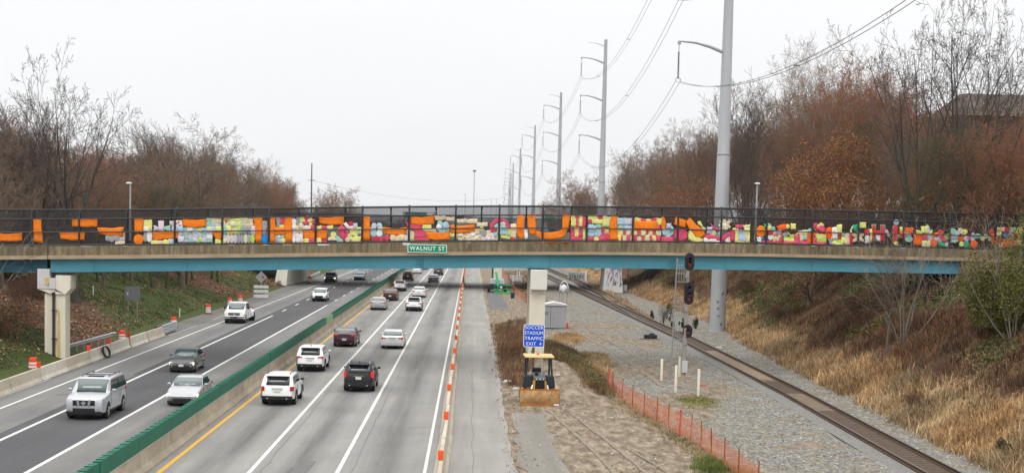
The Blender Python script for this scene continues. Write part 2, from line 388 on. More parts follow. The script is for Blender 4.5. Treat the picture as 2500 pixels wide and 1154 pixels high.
dashes(-21.05, 166, 900, 12.2, 3.4, .2, pw); dashes(-17.4, 190, 900, 12.2, 3.4, .2, pw)
line(-26.0, 70, 92, .09, pwo); line(-25.95, 128, 141, .09, pwo); line(-26, 150, 164, .09, pwo)
mb = MB(); rr = random.Random(3)
def crack(pts, w=.05):
    for (xa, ya), (xb, yb) in zip(pts, pts[1:]):
        d = Vector((xb-xa, yb-ya, 0)).normalized(); p = Vector((-d.y, d.x, 0))*w/2
        a = Vector((xa, ya, .013)); b2 = Vector((xb, yb, .013)); mb.add([a-p, b2-p, b2+p, a+p], [(0, 1, 2, 3)])
for x0, ya, yb in ((-4.75, 50, 118), (-8.35, 56, 92), (.25, 52, 175), (-3.9, 118, 150), (-4.1, 118, 148)):
    pts = []; y = ya
    while y < yb: pts.append((x0+rr.uniform(-.08, .08), y)); y += rr.uniform(1.5, 3)
    crack(pts, .022)
for y, xa, xb in ((71, -4.8, -1.6), (73.6, -4.8, -1.6), (79, -12.6, -9.3), (77.6, -12.6, -9.2), (148, -4.2, -3.6), (110, -12.2, -5), (97, -5.2, -1.8), (127, -12, -2)):
    crack([(lerp(xa, xb, k/5), y+rr.uniform(-.06, .06)) for k in range(6)], .03)
tag(mb.build('road_cracks', tar, fix=False), kind='structure')
mb = MB()
for (xa, ya, w, l, mm) in ((-6.9, 58.2, .35, 4.2, 0), (-7.4, 57.5, .12, 3.2, 0), (-1.25+2.0, 98, .35, .25, 0), (-23.4, 84, 1.3, .5, 0), (-22.2, 92, .7, 3.5, 0)):
    mb.add([(xa, ya, .013), (xa+w, ya, .013), (xa+w+.15, ya+l, .013), (xa+.1, ya+l, .013)], [(0, 1, 2, 3)])
tag(mb.build('road_patches', mat('asphalt_patch', (.13, .13, .13), .8, var=.15, world=True), fix=False), kind='structure')
# ================================================================ THE NEAR BRIDGE
def GT(px, py, y0=60., y1=700.):           # surveyed point on the sloping ground
    d = ray(px, py); t = y0/d.y; st = .4/d.y
    while t*d.y < y1:
        x, y, z = d.x*t, d.y*t, CAMZ+d.z*t
        if z <= gz1(x, y): return Vector((x, y, gz1(x, y)))
        t += st
    return Vector((d.x*t, d.y*t, gz1(d.x*t, d.y*t)))
conc_dark = bpy.data.materials.new('weathered_concrete'); conc_dark.use_nodes = True
t = conc_dark.node_tree; b = t.nodes['Principled BSDF']; b.inputs['Roughness'].default_value = .9; b.inputs['Specular IOR Level'].default_value = .2
pos = N(t, 'ShaderNodeNewGeometry').outputs['Position']
s1 = tex(t, pos, 'ShaderNodeTexNoise', 2.2, 6, (1.6, 1.6, .22)).outputs['Fac']; s2 = tex(t, pos, 'ShaderNodeTexNoise', .33, 4, (1, 1, .25)).outputs['Fac']
s3 = tex(t, pos, 'ShaderNodeTexNoise', 9, 6).outputs['Fac']
c = ramp(t, s1, [(.3, (.10, .082, .055)), (.5, (.19, .157, .103)), (.68, (.30, .25, .17))])
c = mixc(t, 1., c, ramp(t, s2, [(.35, (.75, .73, .7)), (.65, (1.2, 1.17, 1.1))]), 'MULTIPLY'); c = mixc(t, .5, c, mixc(t, 1., c, ramp(t, s3, [(.3, (.6, .6, .6)), (.7, (1.3, 1.3, 1.3))]), 'MULTIPLY'))
t.links.new(c, b.inputs['Base Color'])
conc_tan = mat('tan_concrete', (.30, .225, .145), .85, scale=1.4, world=True, col2=(.46, .36, .25), stretch=(.5, .5, 2))
conc_grey = mat('grey_concrete', (.34, .32, .29), .85, scale=1.2, world=True, col2=(.46, .44, .40), stretch=(1, 1, .4))
blue_steel = mat('blue_steel', (.058, .235, .31), .6, scale=.8, world=True, col2=(.085, .30, .38), stretch=(.3, 1, 1.2), spec=.4)
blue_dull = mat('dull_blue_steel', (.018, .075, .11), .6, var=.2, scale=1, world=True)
black = mat('black_steel', (.012, .014, .02), .45, var=0, spec=.5)
rust = mat('rust', (.17, .045, .012), .9, scale=5, world=True, col2=(.30, .10, .03))
cream = mat('cream_concrete', (.66, .615, .50), .8, scale=.9, world=True, col2=(.76, .72, .61), stretch=(1, 1, .35))
white_paint = mat('white_paint', (.74, .74, .73), .6, var=.06, scale=2)
galv = mat('galvanised_steel', (.36, .37, .385), .45, var=.08, scale=2, metal=.35, world=True)
# elevation profiles of the bridge, surveyed along its face
def prof(pts): 
    q = [BP(x, y) for x, y in pts]; return [p.x for p in q], [p.z for p in q]
P_top = prof([(0, 510.5), (193, 510.2), (400, 508.6), (740, 505.3), (1000, 502.2), (1200, 500.8), (1325, 501.0), (1580, 503.5), (1870, 508), (2080, 512.7), (2430, 521), (2500, 523)])
P_par = prof([(0, 600.6), (193, 600), (400, 598.8), (740, 595.4), (1000, 591.4), (1190, 590), (1325, 589.9), (1580, 591.5), (1790, 594.6), (2080, 601.3), (2430, 609), (2500, 611)])
P_lip = prof([(0, 624.5), (400, 621), (800, 617.0), (1200, 614.0), (1500, 615), (1840, 618.5), (2080, 623), (2360, 629)])
P_dkb = prof([(0, 633.5), (400, 630.6), (800, 625.8), (1200, 621.8), (1500, 621.8), (1840, 625.6), (2080, 631), (2360, 637)])
P_grb = prof([(0, 664), (117, 664.5), (400, 662), (800, 657.2), (1200, 654), (1500, 654.6), (1840, 659), (2080, 664), (2360, 669)])
def pz(P, X): 
    if X < P[0][0]: return P[1][0]+(X-P[0][0])*(P[1][1]-P[1][0])/(P[0][1]-P[0][0])*.5
    if X > P[0][-1]: return P[1][-1]-(X-P[0][-1])*.02
    return float(np.interp(X, P[0], P[1]))
def face(X, off=0.): return BA+off+BB*(X+29)
bridge = thing('road_bridge', 'road bridge with streaked concrete parapet and blue steel girders crossing above the highway', 'bridge', (0, BA, 0))
BW = 5.6                                                       # depth of the deck
XA, XB, XJ, XE = -60., 46., BP(117, 600).x, BP(2352, 640).x
def sweep(X0, X1, Pt, Pb, o0, o1, step=1.5, dz0=0, dz1=0):
    n = max(2, int((X1-X0)/step)); mb = MB(); vs = []
    for i in range(n+1):
        X = lerp(X0, X1, i/n); zt, zb = pz(Pt, X)+dz0, pz(Pb, X)+dz1
        for o, z in ((o0, zb), (o0, zt), (o1, zt), (o1, zb)): vs.append((X, face(X, o)-BA, z))
    fs = [(4*i+k, 4*i+(k+1) % 4, 4*i+4+(k+1) % 4, 4*i+4+k) for i in range(n) for k in range(4)]+[(0, 1, 2, 3), (4*n+3, 4*n+2, 4*n+1, 4*n)]
    return mb.add(vs, fs)
joints = [XA, XJ]+[BP(x, 600).x for x in (367, 608, 845, 1082, 1318, 1549, 1782, 2018, 2262)]+[XB]
for nm_, o0, o1 in (('parapet', 0, .32), ('parapet', BW-.32, BW)):
    mb = MB()
    for a, b_ in zip(joints, joints[1:]):
        q = sweep(a+.018, b_-.018, P_par, P_lip, o0, o1, dz0=-.02); mb.add(q.v, q.f)
    mb.build(nm_, conc_dark, bridge)
q = sweep(XA, XB, P_par, P_lip, .06, BW-.06, dz0=-.75, dz1=.003); q.build('road_deck', conc_grey, bridge)
q = sweep(XA, XJ-.03, P_lip, P_dkb, -.06, BW+.06); q2 = sweep(XJ+.03, XB, P_lip, P_dkb, -.06, BW+.06); q.add(q2.v, q2.f); q.build('deck_edge', conc_tan, bridge)
for k, o in enumerate((.35, 1.95, 3.6, 5.2)):
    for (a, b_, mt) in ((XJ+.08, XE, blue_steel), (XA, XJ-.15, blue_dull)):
        q = sweep(a, b_, P_dkb, P_grb, o, o+.02, dz0=-.002, dz1=.04)
        q2 = sweep(a, b_, P_grb, P_grb, o-.16, o+.18, dz0=.04, dz1=0); q.add(q2.v, q2.f)
        if k == 0:
            for sx_ in (np.arange(a+3, b_-1, 6.5)):      # bearing and splice stiffeners
                yy = face(sx_, o)-BA; q.box((sx_-.01, yy-.05, pz(P_grb, sx_)+.05), (sx_+.01, yy-.004, pz(P_dkb, sx_)-.02))
        q.build('girder', mt, bridge)
# lap marks where the girder was repaired
mb = MB()
for xp in (1025, 1642):
    p = BP(xp, 650)
    for k in range(5): 
        z = pz(P_grb, p.x)+.1+.13*k; mb.box((p.x-.28, face(p.x, .325)-BA, z), (p.x+.28, face(p.x, .345)-BA, z+.025))
mb.build('splice_bars', blue_dull, bridge)
# rust runs and lime patches on the parapet
mb = MB(); rr = random.Random(5)
for x0, x1, d in ((1308, 1316, 3), (1338, 1350, 10), (1350, 1356, 4), (1372, 1390, 8), (1322, 1330, 2), (1300, 1400, 2.5)):
    a = BP(x0, 591, -.006); c_ = BP(x1, 591, -.006); zt = pz(P_par, a.x)-.025
    mb.add([(a.x, a.y-BA, zt), (c_.x, c_.y-BA, zt), (lerp(a.x, c_.x, .6), lerp(a.y, c_.y, .6)-BA, zt-d*.035), (lerp(a.x, c_.x, .4), lerp(a.y, c_.y, .4)-BA, zt-d*.03)], [(0, 1, 2, 3)])
for xp in (1318, 1549):
    a = BP(xp, 610, -.008); mb.box((a.x-.03, a.y-BA, pz(P_lip, a.x)-.02), (a.x+.04, a.y-BA+.004, pz(P_lip, a.x)+.2))
mb.build('rust_stain', rust, bridge)
mtm = mat('lime_mortar', (.62, .61, .57), .8, var=.1, scale=3)
for x0, x1, d in ((776, 806, 3.2), (983, 1002, 5), (690, 720, .8), (560, 575, .8), (1140, 1152, .8), (1218, 1226, .9), (1322, 1330, .9), (1745, 1760, .8), (1980, 1995, 1.), (2088, 2098, 1), (2200, 2212, 1), (1850, 1870, .9), (300, 318, .8), (195, 225, .8), (640, 660, .9)):
    a = BP(x0, 596, -.01); c_ = BP(x1, 596, -.01); z = pz(P_par, a.x)-.015
    MB().add([(a.x, a.y-BA, z-d*.03), (a.x+.2, a.y+.01-BA, z-d*.036), (c_.x-.1, c_.y-BA, z-d*.022), (c_.x, c_.y-BA, z), (a.x, a.y-BA, z)], [(0, 1, 2, 3, 4)]).build('mortar_patch', mtm, bridge)
# piers (the bridge rests on them)
def pier_left():
    cx = BP(132, 700).x; y0 = face(cx, .1)-BA; zt = pz(P_grb, cx)
    mb = MB()
    for yo in (y0+.15,):
        mb.box((cx-.74, yo, 0), (cx-.14, yo+1.2, 4.62)); mb.box((cx+.06, yo-.06, 0), (cx+.74, yo+1.2, 4.62)); mb.box((cx-.139, yo+.15, 0), (cx+.059, yo+1.05, 4.6))
    mb.build('column', [cream], bridge, bevel=.03)
    mb = MB(); mb.box((cx-1.18, y0-.1, 4.95), (cx-.34, y0+1.9, zt+.22)); mb.box((cx-.338, y0-.16, 4.95), (cx+.1, y0+1.9, 5.72))
    mb.build('bearing_block', mat('chalky_concrete', (.58, .57, .57), .85, var=.12, scale=2.2), bridge, bevel=.02)
    mb = MB()
    f = lambda x, z: (x, y0-.05, z); g_ = lambda x, z: (x, y0+1.5, z)
    mb.prism([(cx+.74, 4.6), (cx+.74, 4.55), (cx+1.12, 5.0), (cx+1.12, zt-.2), (cx+.102, zt-.2), (cx+.102, 4.8), (cx-.3, 4.62), (cx-1.16, 4.93), (cx-1.16, 4.94), (cx-.3, 4.94), (cx+.06, 4.94), (cx+.06, 4.6)], f, g_)
    mb.build('pier_cap', cream, bridge)
    mb = MB(); mb.tube([(cx-.06, y0-.02, .05), (cx-.06, y0-.02, 4.7)], .09, 10)
    for z in (1.4, 3.4): mb.box((cx-.2, y0-.14, z), (cx+.16, y0+.12, z+.06))
    mb.build('drain_pipe', mat('brown_pipe', (.045, .028, .026), .7, var=.2, scale=3), bridge)
    MB().box((cx+.13, y0+.1, zt-.2), (cx+.95, y0+.6, zt-.03)).build('bearing', black, bridge)
    mb = MB()                                        # stains with shapes of their own
    mb.add([(cx-.62, y0-.163, 5.75), (cx-.3, y0-.163, 5.73), (cx-.36, y0-.163, 5.3), (cx-.5, y0-.163, 5.2), (cx-.6, y0-.163, 5.4)], [(0, 1, 2, 3, 4)]); 
    mb.add([(cx+.16, y0+.085, 0), (cx+.4, y0+.085, 0), (cx+.36, y0+.085, 3.4), (cx+.22, y0+.085, 3.6)], [(0, 1, 2, 3)])
    mb.build('rust_stain', mat('ochre_stain', (.62, .42, .17), .9, var=.2, scale=3), bridge)
pier_left()
def pier_mid():
    c0, c1 = BP(1291, 800).x, BP(1329.5, 800).x; y0 = face(c0, -.05)-BA; zt = pz(P_grb, c0)
    mb = MB()
    for yo in (y0, y0+3.9):
        if yo == y0: mb.box((c0, yo, 0), (c1, yo+1.1, 4.98+1.0))
        else: mb.box((c0, yo, 0), (c1, yo+1.1, 5.9))
    mb.build('column', cream, bridge, bevel=.03)
    mb = MB(); mb.hexa([(c0+.02, y0-.62, 5.62), (c1+.06, y0-.62, 5.62), (c1+.06, y0+5, 5.62), (c0+.02, y0+5, 5.62)], [(c0+.02, y0-.62, zt-.1), (c1+.06, y0-.62, zt-.1), (c1+.06, y0+5, zt-.1), (c0+.02, y0+5, zt-.1)])
    mb.build('pier_cap', mat('cream_cap', (.70, .68, .62), .8, var=.05, scale=1), bridge, bevel=.03)
    MB().box((c0+.2, y0+.3, zt-.1), (c0+.6, y0+.8, zt-.02)).build('bearing', black, bridge); MB().box((c0+.5, y0+1.9, zt-.1), (c0+.8, y0+2.3, zt-.02)).build('bearing', black, bridge)
    mb = MB(); mb.box((c0+.02, y0-.004, 5.28), (c0+.18, y0-.001, 5.30)); mb.box((c1-.42, y0-.004, 5.28), (c1-.03, y0-.001, 5.305)); mb.box((c0+.2, y0-.004, .2), (c0+.26, y0-.001, 1.2)); mb.build('crack', tar, bridge)
pier_mid()
# abutment at the right-hand bank
mb = MB(); y0 = face(XE, -.3)-BA; mb.box((XE-.2, y0, 5.0), (XE+6, y0+BW+.6, pz(P_grb, XE)+.9)); mb.build('abutment', conc_dark, bridge)
# fences along the bridge
meshm = bpy.data.materials.new('chain_mesh'); meshm.use_nodes = True; t = meshm.node_tree
ou = t.nodes['Material Output']; b = t.nodes['Principled BSDF']; b.inputs['Base Color'].default_value = (.014, .013, .014, 1); b.inputs['Roughness'].default_value = .7
tr = N(t, 'ShaderNodeBsdfTransparent'); ms = N(t, 'ShaderNodeMixShader'); ms.inputs[0].default_value = .39
t.links.new(tr.outputs[0], ms.inputs[1]); t.links.new(b.outputs[0], ms.inputs[2]); t.links.new(ms.outputs[0], ou.inputs['Surface'])
NP = [(-37), 76.4, 193, 307.5, 426.7, 542.6, 656, 770.7, 884, 998.4, 1112, 1218.6, 1325, 1432, 1545, 1655, 1760.6, 1871.7, 1983, 2096, 2206, 2319, 2430, 2541]
FPp = [-30, 85, 197, 312, 419, 508, 618, 730, 843, 954, 1064, 1175, 1284, 1394, 1505, 1614.5, 1724.5, 1846, 1962, 2070, 2180, 2288, 2397, 2510]
def fence(pxs, off, sgn, label, zadj=0.):
    root = thing('mesh_fence', label, 'fence', (0, BA, 0))
    H = lambda X: pz(P_top, X)-pz(P_par, X)
    X0, X1 = BP(-60, 560, off).x, BP(2560, 560, off).x
    for px in pxs:
        p = BP(px, 560, off); X = p.x; h = H(X); z0 = pz(P_par, X)-.02
        mb = MB(); mb.tube([(0, 0, 0), (0, 0, h*.70), (0, sgn*.05, h*.80), (0, sgn*.17, h*.92), (0, sgn*.30, h*1.02)], .07, 8); mb.box((-.09, -.09, 0), (.09, .09, .03))
        o = mb.build('post', black, root, smooth=40); o.location = (X, p.y-BA, z0)
    n = 70; Xs = [lerp(X0, X1, i/n) for i in range(n+1)]
    for fr, yy, r_ in ((.025, 0, .055), (.375, 0, .04), (.735, .02*sgn, .042), (.985, .27*sgn, .045)):
        mb = MB(); mb.tube([(X, face(X, off)-BA+yy-.05*sgn, pz(P_par, X)+H(X)*fr) for X in Xs], r_, 6); mb.build('rail', black, root, smooth=40)
    V = []; 
    for X in Xs:
        h = H(X); z0 = pz(P_par, X)
        for fr, yy in ((0, .20), (.74, .20), (.86, .24), (.985, .32)): V.append((X, face(X, off)-BA+yy*sgn, z0+h*fr))
    mb = MB(); mb.add(V, [(4*i+k, 4*i+4+k, 4*i+5+k, 4*i+1+k) for i in range(n) for k in range(3)]); mb.build('mesh_panel', meshm, root, fix=False)
    return root
fence(NP, .16, 1, 'tall black mesh fence with curved post tops along the near parapet, hung with coloured bags')
fence(FPp, BW-.16, -1, 'black mesh fence along the far parapet, seen through the near one')
# two lamp posts on the bridge
def lamp(px, ytop, ybot, wp, tilt, label, head):
    p = BP(px, ybot, .62); q = BP(px, ytop, .62); root = thing('lamp_post', label, 'lamp post', (p.x, p.y, p.z))
    h = q.z-p.z; mb = MB(); mb.tube([(0, 0, -.25), (0, 0, .35), (0, 0, h*.5), (0, 0, h-.12)], [wp, wp*.86, wp*.7, wp*.55], 12)
    mb.build('pole', galv, root, smooth=40)
    mb = MB(); mb.box((-.16, -.16, -.25), (.16, .16, .18)); mb.build('base_shoe', mat('dark_metal', (.06, .055, .05), .6, var=.2), root)
    mb = MB(); mb.ball((head, 0, h), (.22, .14, .07), 12, 6); mb.build('lamp_head', white_paint, root, smooth=60)
lamp(317.5, 447, 593, .10, 0, 'grey lamp post rising behind the bridge fence at the left, beside the first orange letters', -.1)
lamp(1843.5, 448, 596, .11, 0, 'pale lamp post behind the bridge fence at the right, next to a yellow patchwork', .0)
# street name sign
tl, br = BP(994.5, 595, -.2), BP(1091.5, 618, -.2); w, h = 2.83, .60; cx, cz = (tl.x+br.x)/2, (tl.z+br.z)/2
root = thing('street_name_sign', 'green WALNUT ST sign fixed to the bridge parapet', 'sign', (cx, (tl.y+br.y)/2, cz), math.atan(BB))
def rrect(w, h, r, n=4): return [(sx_*(w/2-r)+r*math.cos(a0+PI/2*k/n), sz_*(h/2-r)+r*math.sin(a0+PI/2*k/n)) for sx_, sz_, a0 in ((1, -1, -PI/2), (1, 1, 0), (-1, 1, PI/2), (-1, -1, PI)) for k in range(n+1)]
sgreen = mat('sign_green', (.0, .26, .14), .4, var=.05, scale=1); swhite = mat('sign_white', (.85, .86, .85), .45, var=0); sblue = mat('sign_blue', (.005, .085, .60), .4, var=.05, scale=1)
MB().prism(rrect(w, h, .07), lambda x, z: (x, 0, z), lambda x, z: (x, .03, z)).build('sign_border', swhite, root)
MB().prism(rrect(w-.09, h-.09, .05), lambda x, z: (x, -.006, z), lambda x, z: (x, -.001, z)).build('sign_face', sgreen, root)
text_mesh('WALNUT ST', .385, 'lettering', swhite, root, (0, -.012, -.005), bold=.012, spacing=1.22)
MB().box((-.9, .03, -.05), (-.8, .2, .05)).box((.8, .03, -.05), (.9, .2, .05)).build('bracket', galv, root)

# ---------------------------------------------------------------- coloured bags tied on the fence
BC = dict(O=(.92, .22, .012), o=(.92, .13, .01), Y=(.76, .76, .25), y=(.66, .70, .38), R=(.68, .085, .16), r=(.56, .035, .055), T=(.33, .58, .47), L=(.56, .55, .66), B=(.42, .60, .72), b=(.0, .27, .72), E=(.74, .62, .42), G=(.34, .35, .38), g=(.42, .66, .12), W=(.80, .80, .80), P=(.78, .62, .70), K=(.05, .05, .06), t=(.03, .42, .22))
def bagmat(k):
    m = mat('bag_'+{'O': 'orange', 'o': 'deep_orange', 'Y': 'yellow', 'y': 'pale_yellow', 'R': 'pink_red', 'r': 'crimson', 'T': 'teal', 'L': 'lavender', 'B': 'pale_blue', 'b': 'bright_blue', 'E': 'beige', 'G': 'grey', 'g': 'lime', 'W': 'white', 'P': 'pale_pink', 'K': 'black', 't': 'green'}[k],
            BC[k], .55, var=.16, scale=5, spec=.2, bump=.35, world=True, detail=4)
    return m
TL = {1: (0, 5.952), 2: (320, 5.952), 3: (680, 5.952), 4: (980, 5.952), 5: (1370, 5.952), 6: (1660, 5.952), 7: (2060, 5.682)}
_lay = [0]
def tp(tile, x, y, off): ox, s = TL[tile]; return BP(ox+x/s, 490+y/s, off+.22)
def strip(tile, pairs, key, org, seed, thick=.02, nseg=None, ncr=5):
    rr = random.Random(seed); _lay[0] = (_lay[0]+1) % 9; off = .06-.008*_lay[0]
    V = []; L = len(pairs); rows = []
    per = nseg or max(2, int(7/(L-1)))
    for i in range(L-1):
        for k in range(per+(i == L-2)):
            u = k/per; a = [lerp(pairs[i][j], pairs[i+1][j], u) for j in range(4)]; rows.append((a, (i+u)/(L-1)))
    ph = rr.uniform(0, 6); fq = rr.uniform(5, 9)
    for a, u in rows:
        for j in range(ncr+1):
            v = j/ncr; x, y = lerp(a[0], a[2], v), lerp(a[1], a[3], v)
            e = (1-abs(2*u-1)**5)*(1-abs(2*v-1)**4)
            jx, jy = rr.uniform(-5, 5)+(8 if u > .98 else -8 if u < .02 else 0)*(len(pairs) == 2), rr.uniform(-5, 5)+(8 if v > .98 else -8 if v < .02 else 0)*(len(pairs) == 2)
            d = thick*(.55+.45*e)*(1+.6*math.sin(fq*u+ph+2.2*v)+rr.uniform(-.8, .8))
            V.append(tp(tile, x+jx, y+jy, off-d)-org)
    n = ncr+1; Fs = [(i*n+j, i*n+j+1, (i+1)*n+j+1, (i+1)*n+j) for i in range(len(rows)-1) for j in range(ncr)]
    return V, Fs
def oval(tile, cx, cy, rx, ry, key, org, seed, thick=.09, rot=0., scal=0., k=6):
    rr = random.Random(seed); _lay[0] = (_lay[0]+1) % 9; off = .055-.008*_lay[0]; n = 20; rx, ry = rx+6, ry+6; V = [tp(tile, cx, cy, off-thick)-org]
    for q, fr in enumerate((.35, .7, .92, 1.)):
        for i in range(n):
            a = 2*PI*i/n; r_ = fr*(1+scal*math.cos(k*a)*fr)*(1+rr.uniform(-.04, .04)); x, y = rx*r_*math.cos(a), ry*r_*math.sin(a)
            c, s = math.cos(rot), math.sin(rot)
            V.append(tp(tile, cx+x*c-y*s, cy+x*s+y*c, off-thick*(1-fr**4)*(1+rr.uniform(-.6, .6)))-org)
    Fs = [(0, 1+(i+1) % n, 1+i) for i in range(n)]+[(1+q*n+i, 1+q*n+(i+1) % n, 1+(q+1)*n+(i+1) % n, 1+(q+1)*n+i) for q in range(3) for i in range(n)]
    return V, Fs
def parse(s):
    """'K x0 y0 x1 y1' rect; 'K Q 8 numbers' quad; 'K S n pairs' strip; 'K C cx cy rx ry [rot]' oval; 'K X cx cy rx ry k' scalloped oval"""
    out = []
    for it in s.split(';'):
        w = it.split()
        if not w: continue
        k = w[0]
        if w[1] in 'QSCX': out.append((k, w[1], [float(v) for v in w[2:]]))
        else: out.append((k, 'B', [float(v) for v in w[1:]]))
    return out
def bags(name, label, cat, tile, spec, group=None, thick=.02):
    items = parse(spec); xs_, ys_ = [], []
    for k, ty, a in items:
        if ty in 'CX': xs_.append(a[0]); ys_.append(a[1])
        else: xs_ += a[0::2]; ys_ += a[1::2]
    org = tp(tile, sum(xs_)/len(xs_), sum(ys_)/len(ys_), 0.)
    single = len(items) == 1
    root = None if single else thing(name, label, cat, org, group=group)
    for i, (k, ty, a) in enumerate(items):
        sd = hash((tile, i, int(a[0]))) & 0xffff
        if ty == 'B': V, Fs = strip(tile, [(a[0], a[1], a[0], a[3]), (a[2], a[1], a[2], a[3])], k, org, sd, thick)
        elif ty == 'Q': V, Fs = strip(tile, [(a[0], a[1], a[6], a[7]), (a[2], a[3], a[4], a[5])], k, org, sd, thick)
        elif ty == 'S': V, Fs = strip(tile, [tuple(a[j:j+4]) for j in range(0, len(a), 4)], k, org, sd, thick)
        elif ty == 'C': V, Fs = oval(tile, *a[:4], k, org, sd, thick*1.2, rot=R(a[4]) if len(a) > 4 else 0)
        else: V, Fs = oval(tile, *a[:4], k, org, sd, thick, scal=.22, k=int(a[4]))
        mb = MB(); mb.add(V, Fs)
        big = name if single else ('petal' if ty in 'C' and cat == 'bag flower' else 'bag')
        o = mb.build(big, bagmat(k), root, smooth=50)
        so_ = o.modifiers.new('solid', 'SOLIDIFY'); so_.thickness = .02; so_.offset = -1
        if single: o.location = org; tag(o, label, cat, group)
    return root
OG = 'orange plastic strips on the bridge fence'
def orange(tile, label, spec, thick=.03): return bags('orange_banner', label, 'orange banner', tile, spec, thick=thick)
def quilt(tile, label, spec, cat='bag patchwork', name='bag_patchwork'): return bags(name, label, cat, tile, spec)
def flower(tile, label, spec): return bags('bag_flower', label, 'bag flower', tile, spec)
orange(1, 'orange plastic strip cut by the left frame edge on the bridge fence', 'O S -40 470 -30 580 60 478 60 590 200 478 180 592 325 462 318 580')
orange(1, 'upright orange plastic strip beside the leftmost fence post', 'O S 475 260 600 258 482 430 604 440 490 590 625 622')
orange(1, 'flat orange bar near the top rail across the second fence post', 'O S 1045 262 1052 372 1230 262 1230 380 1415 268 1412 378')
orange(1, 'flat orange bar below the middle rail across the second fence post', 'O S 865 460 880 550 1000 455 1050 575 1235 456 1228 568')
orange(1, 'sagging orange bar left of the left lamp post', 'O S 1412 390 1440 480 1600 395 1620 512 1800 382 1785 516')
quilt(1, 'small grey and cream bags below the sagging orange bar left of the lamp post', 'G C 1565 540 32 40;G C 1625 545 38 50;G C 1690 540 40 38;L C 1745 545 40 40;E 1795 470 1822 625;E 1680 590 1815 632')
orange(2, 'tall orange upright with a pinched foot just right of the left lamp post', 'O S 50 252 175 250 48 400 175 400 62 460 168 460;O C 108 560 66 72')
quilt(2, 'yellow, white and grey bags hung against the orange upright near the left lamp post', 'Y 185 282 295 435;W 190 385 248 432;G C 208 525 28 65;W C 265 520 35 78;R 290 450 340 560')
quilt(2, 'pale pink and white cross with lavender and teal bow wings', 'P 403 295 470 430;L Q 335 365 405 390 405 415 335 432;T Q 475 390 565 362 568 430 475 412')
orange(2, 'orange bar low on the fence across the fifth post, above yellow strips', 'O S 312 455 330 580 500 445 500 560 690 452 692 540')
quilt(2, 'row of yellow, beige and pale blue strips at the foot of the low orange bar', 'Y 295 580 380 632;E 382 585 470 630;Y 475 575 545 630;B 548 562 622 625')
quilt(2, 'white bags with red dots above a pale blue one, right of the bow', 'P 570 300 632 350;P 595 350 625 430;W 640 292 740 378;P 640 380 660 430;B 675 372 745 446;r C 712 362 16 14;r C 690 312 8 8;r C 660 330 7 7')
orange(2, 'orange bar at the top rail above the lavender and teal patchwork', 'O S 735 262 752 372 900 275 910 392 1095 262 1090 376')
rr = random.Random(11)
fill = lambda x0, y0, x1, y1, nx_, ny_, pal: ';'.join('%s Q %d %d %d %d %d %d %d %d' % ((rr.choice(pal),)+tuple(int(v) for v in (
    x0+(x1-x0)*i/nx_+rr.uniform(-5, 5), y0+(y1-y0)*j/ny_+rr.uniform(-5, 5), x0+(x1-x0)*(i+1)/nx_+rr.uniform(-9, 3), y0+(y1-y0)*j/ny_+rr.uniform(-5, 5),
    x0+(x1-x0)*(i+1)/nx_+rr.uniform(-9, 3), y0+(y1-y0)*(j+1)/ny_+rr.uniform(-6, 2), x0+(x1-x0)*i/nx_+rr.uniform(-3, 5), y0+(y1-y0)*(j+1)/ny_+rr.uniform(-6, 2)))) for i in range(nx_) for j in range(ny_))
quilt(2, 'lavender, teal and white bag patchwork below the orange bar at the sixth post', fill(750, 392, 1180, 450, 6, 1, 'yLYTWBT')+';'+fill(690, 455, 1180, 600, 7, 3, 'LTyLEWTgL')+';'+fill(1100, 262, 1310, 440, 3, 3, 'YyELTB')+';'+'R Q 870 455 930 460 950 515 860 510;W 840 520 985 552;Y 870 560 980 600;L Q 950 460 1040 500 1030 520 950 500')
orange(2, 'small square orange bag between the lavender bags and the sixth fence post', 'O Q 1185 462 1312 460 1312 562 1245 560')
quilt(2, 'yellow bags over rows of grey rolled bags between the sixth and seventh post', fill(1345, 262, 1770, 370, 5, 2, 'YyYyE')+';R Q 1350 262 1400 262 1425 312 1380 312;'+';'.join('%s %d %d %d %d' % (k, x, 372, x+48, 480) for k, x in zip('TYYEgGGGP', range(1345, 1800, 50)))+';'+';'.join('%s C %d %d %d %d' % (k, x+24, 550, 25, 62) for k, x in zip('BPELGGyGg', range(1335, 1790, 51)))+';Y 1228 565 1308 618;Y 1335 562 1372 610')
orange(2, 'orange upright forming an I left of the bright blue bag', 'O S 1780 242 1905 240 1790 400 1908 400 1810 610 1890 608')
quilt(2, 'crumpled grey bag hanging above the bright blue bag', 'G 1915 300 1975 400;G 1918 400 1960 492')
tag(bags('blue_bag', 'bright blue bag between the orange I and the orange H', 'bag', 2, 'b C 1944 553 46 60'))
orange(2, 'large orange letter H of plastic strips right of the bright blue bag', 'O S 2010 250 2092 250 2008 420 2094 420 2015 610 2088 612;O S 2228 242 2342 240 2225 400 2346 400 2245 605 2338 602;O 2090 392 2232 488')
quilt(2, 'grey, red and yellow bags inside the top of the orange H', 'G S 2095 242 2172 240 2110 310 2160 310 2120 380 2150 380;R Q 2180 252 2232 250 2215 330 2162 328;Y 2160 332 2220 386')
quilt(2, 'teal, grey and yellow bags inside the foot of the orange H', 'T 2100 500 2140 550;G 2105 550 2145 602;W 2140 500 2180 535;T 2178 505 2220 540;L 2145 555 2175 600;Y C 2208 575 30 32')
quilt(3, 'columns of white, grey and beige rolled bags right of the orange H', 'W C 225 300 25 42;W C 228 370 25 40;W C 228 440 25 38;W C 226 510 24 38;W C 224 570 24 32;G C 278 300 24 58;E C 272 390 24 28;E C 275 440 22 32;W C 275 505 28 32;W C 280 570 30 34;E C 328 360 26 38;E C 330 430 24 35;P C 330 480 22 28;W C 325 520 26 30;E C 335 575 30 30')
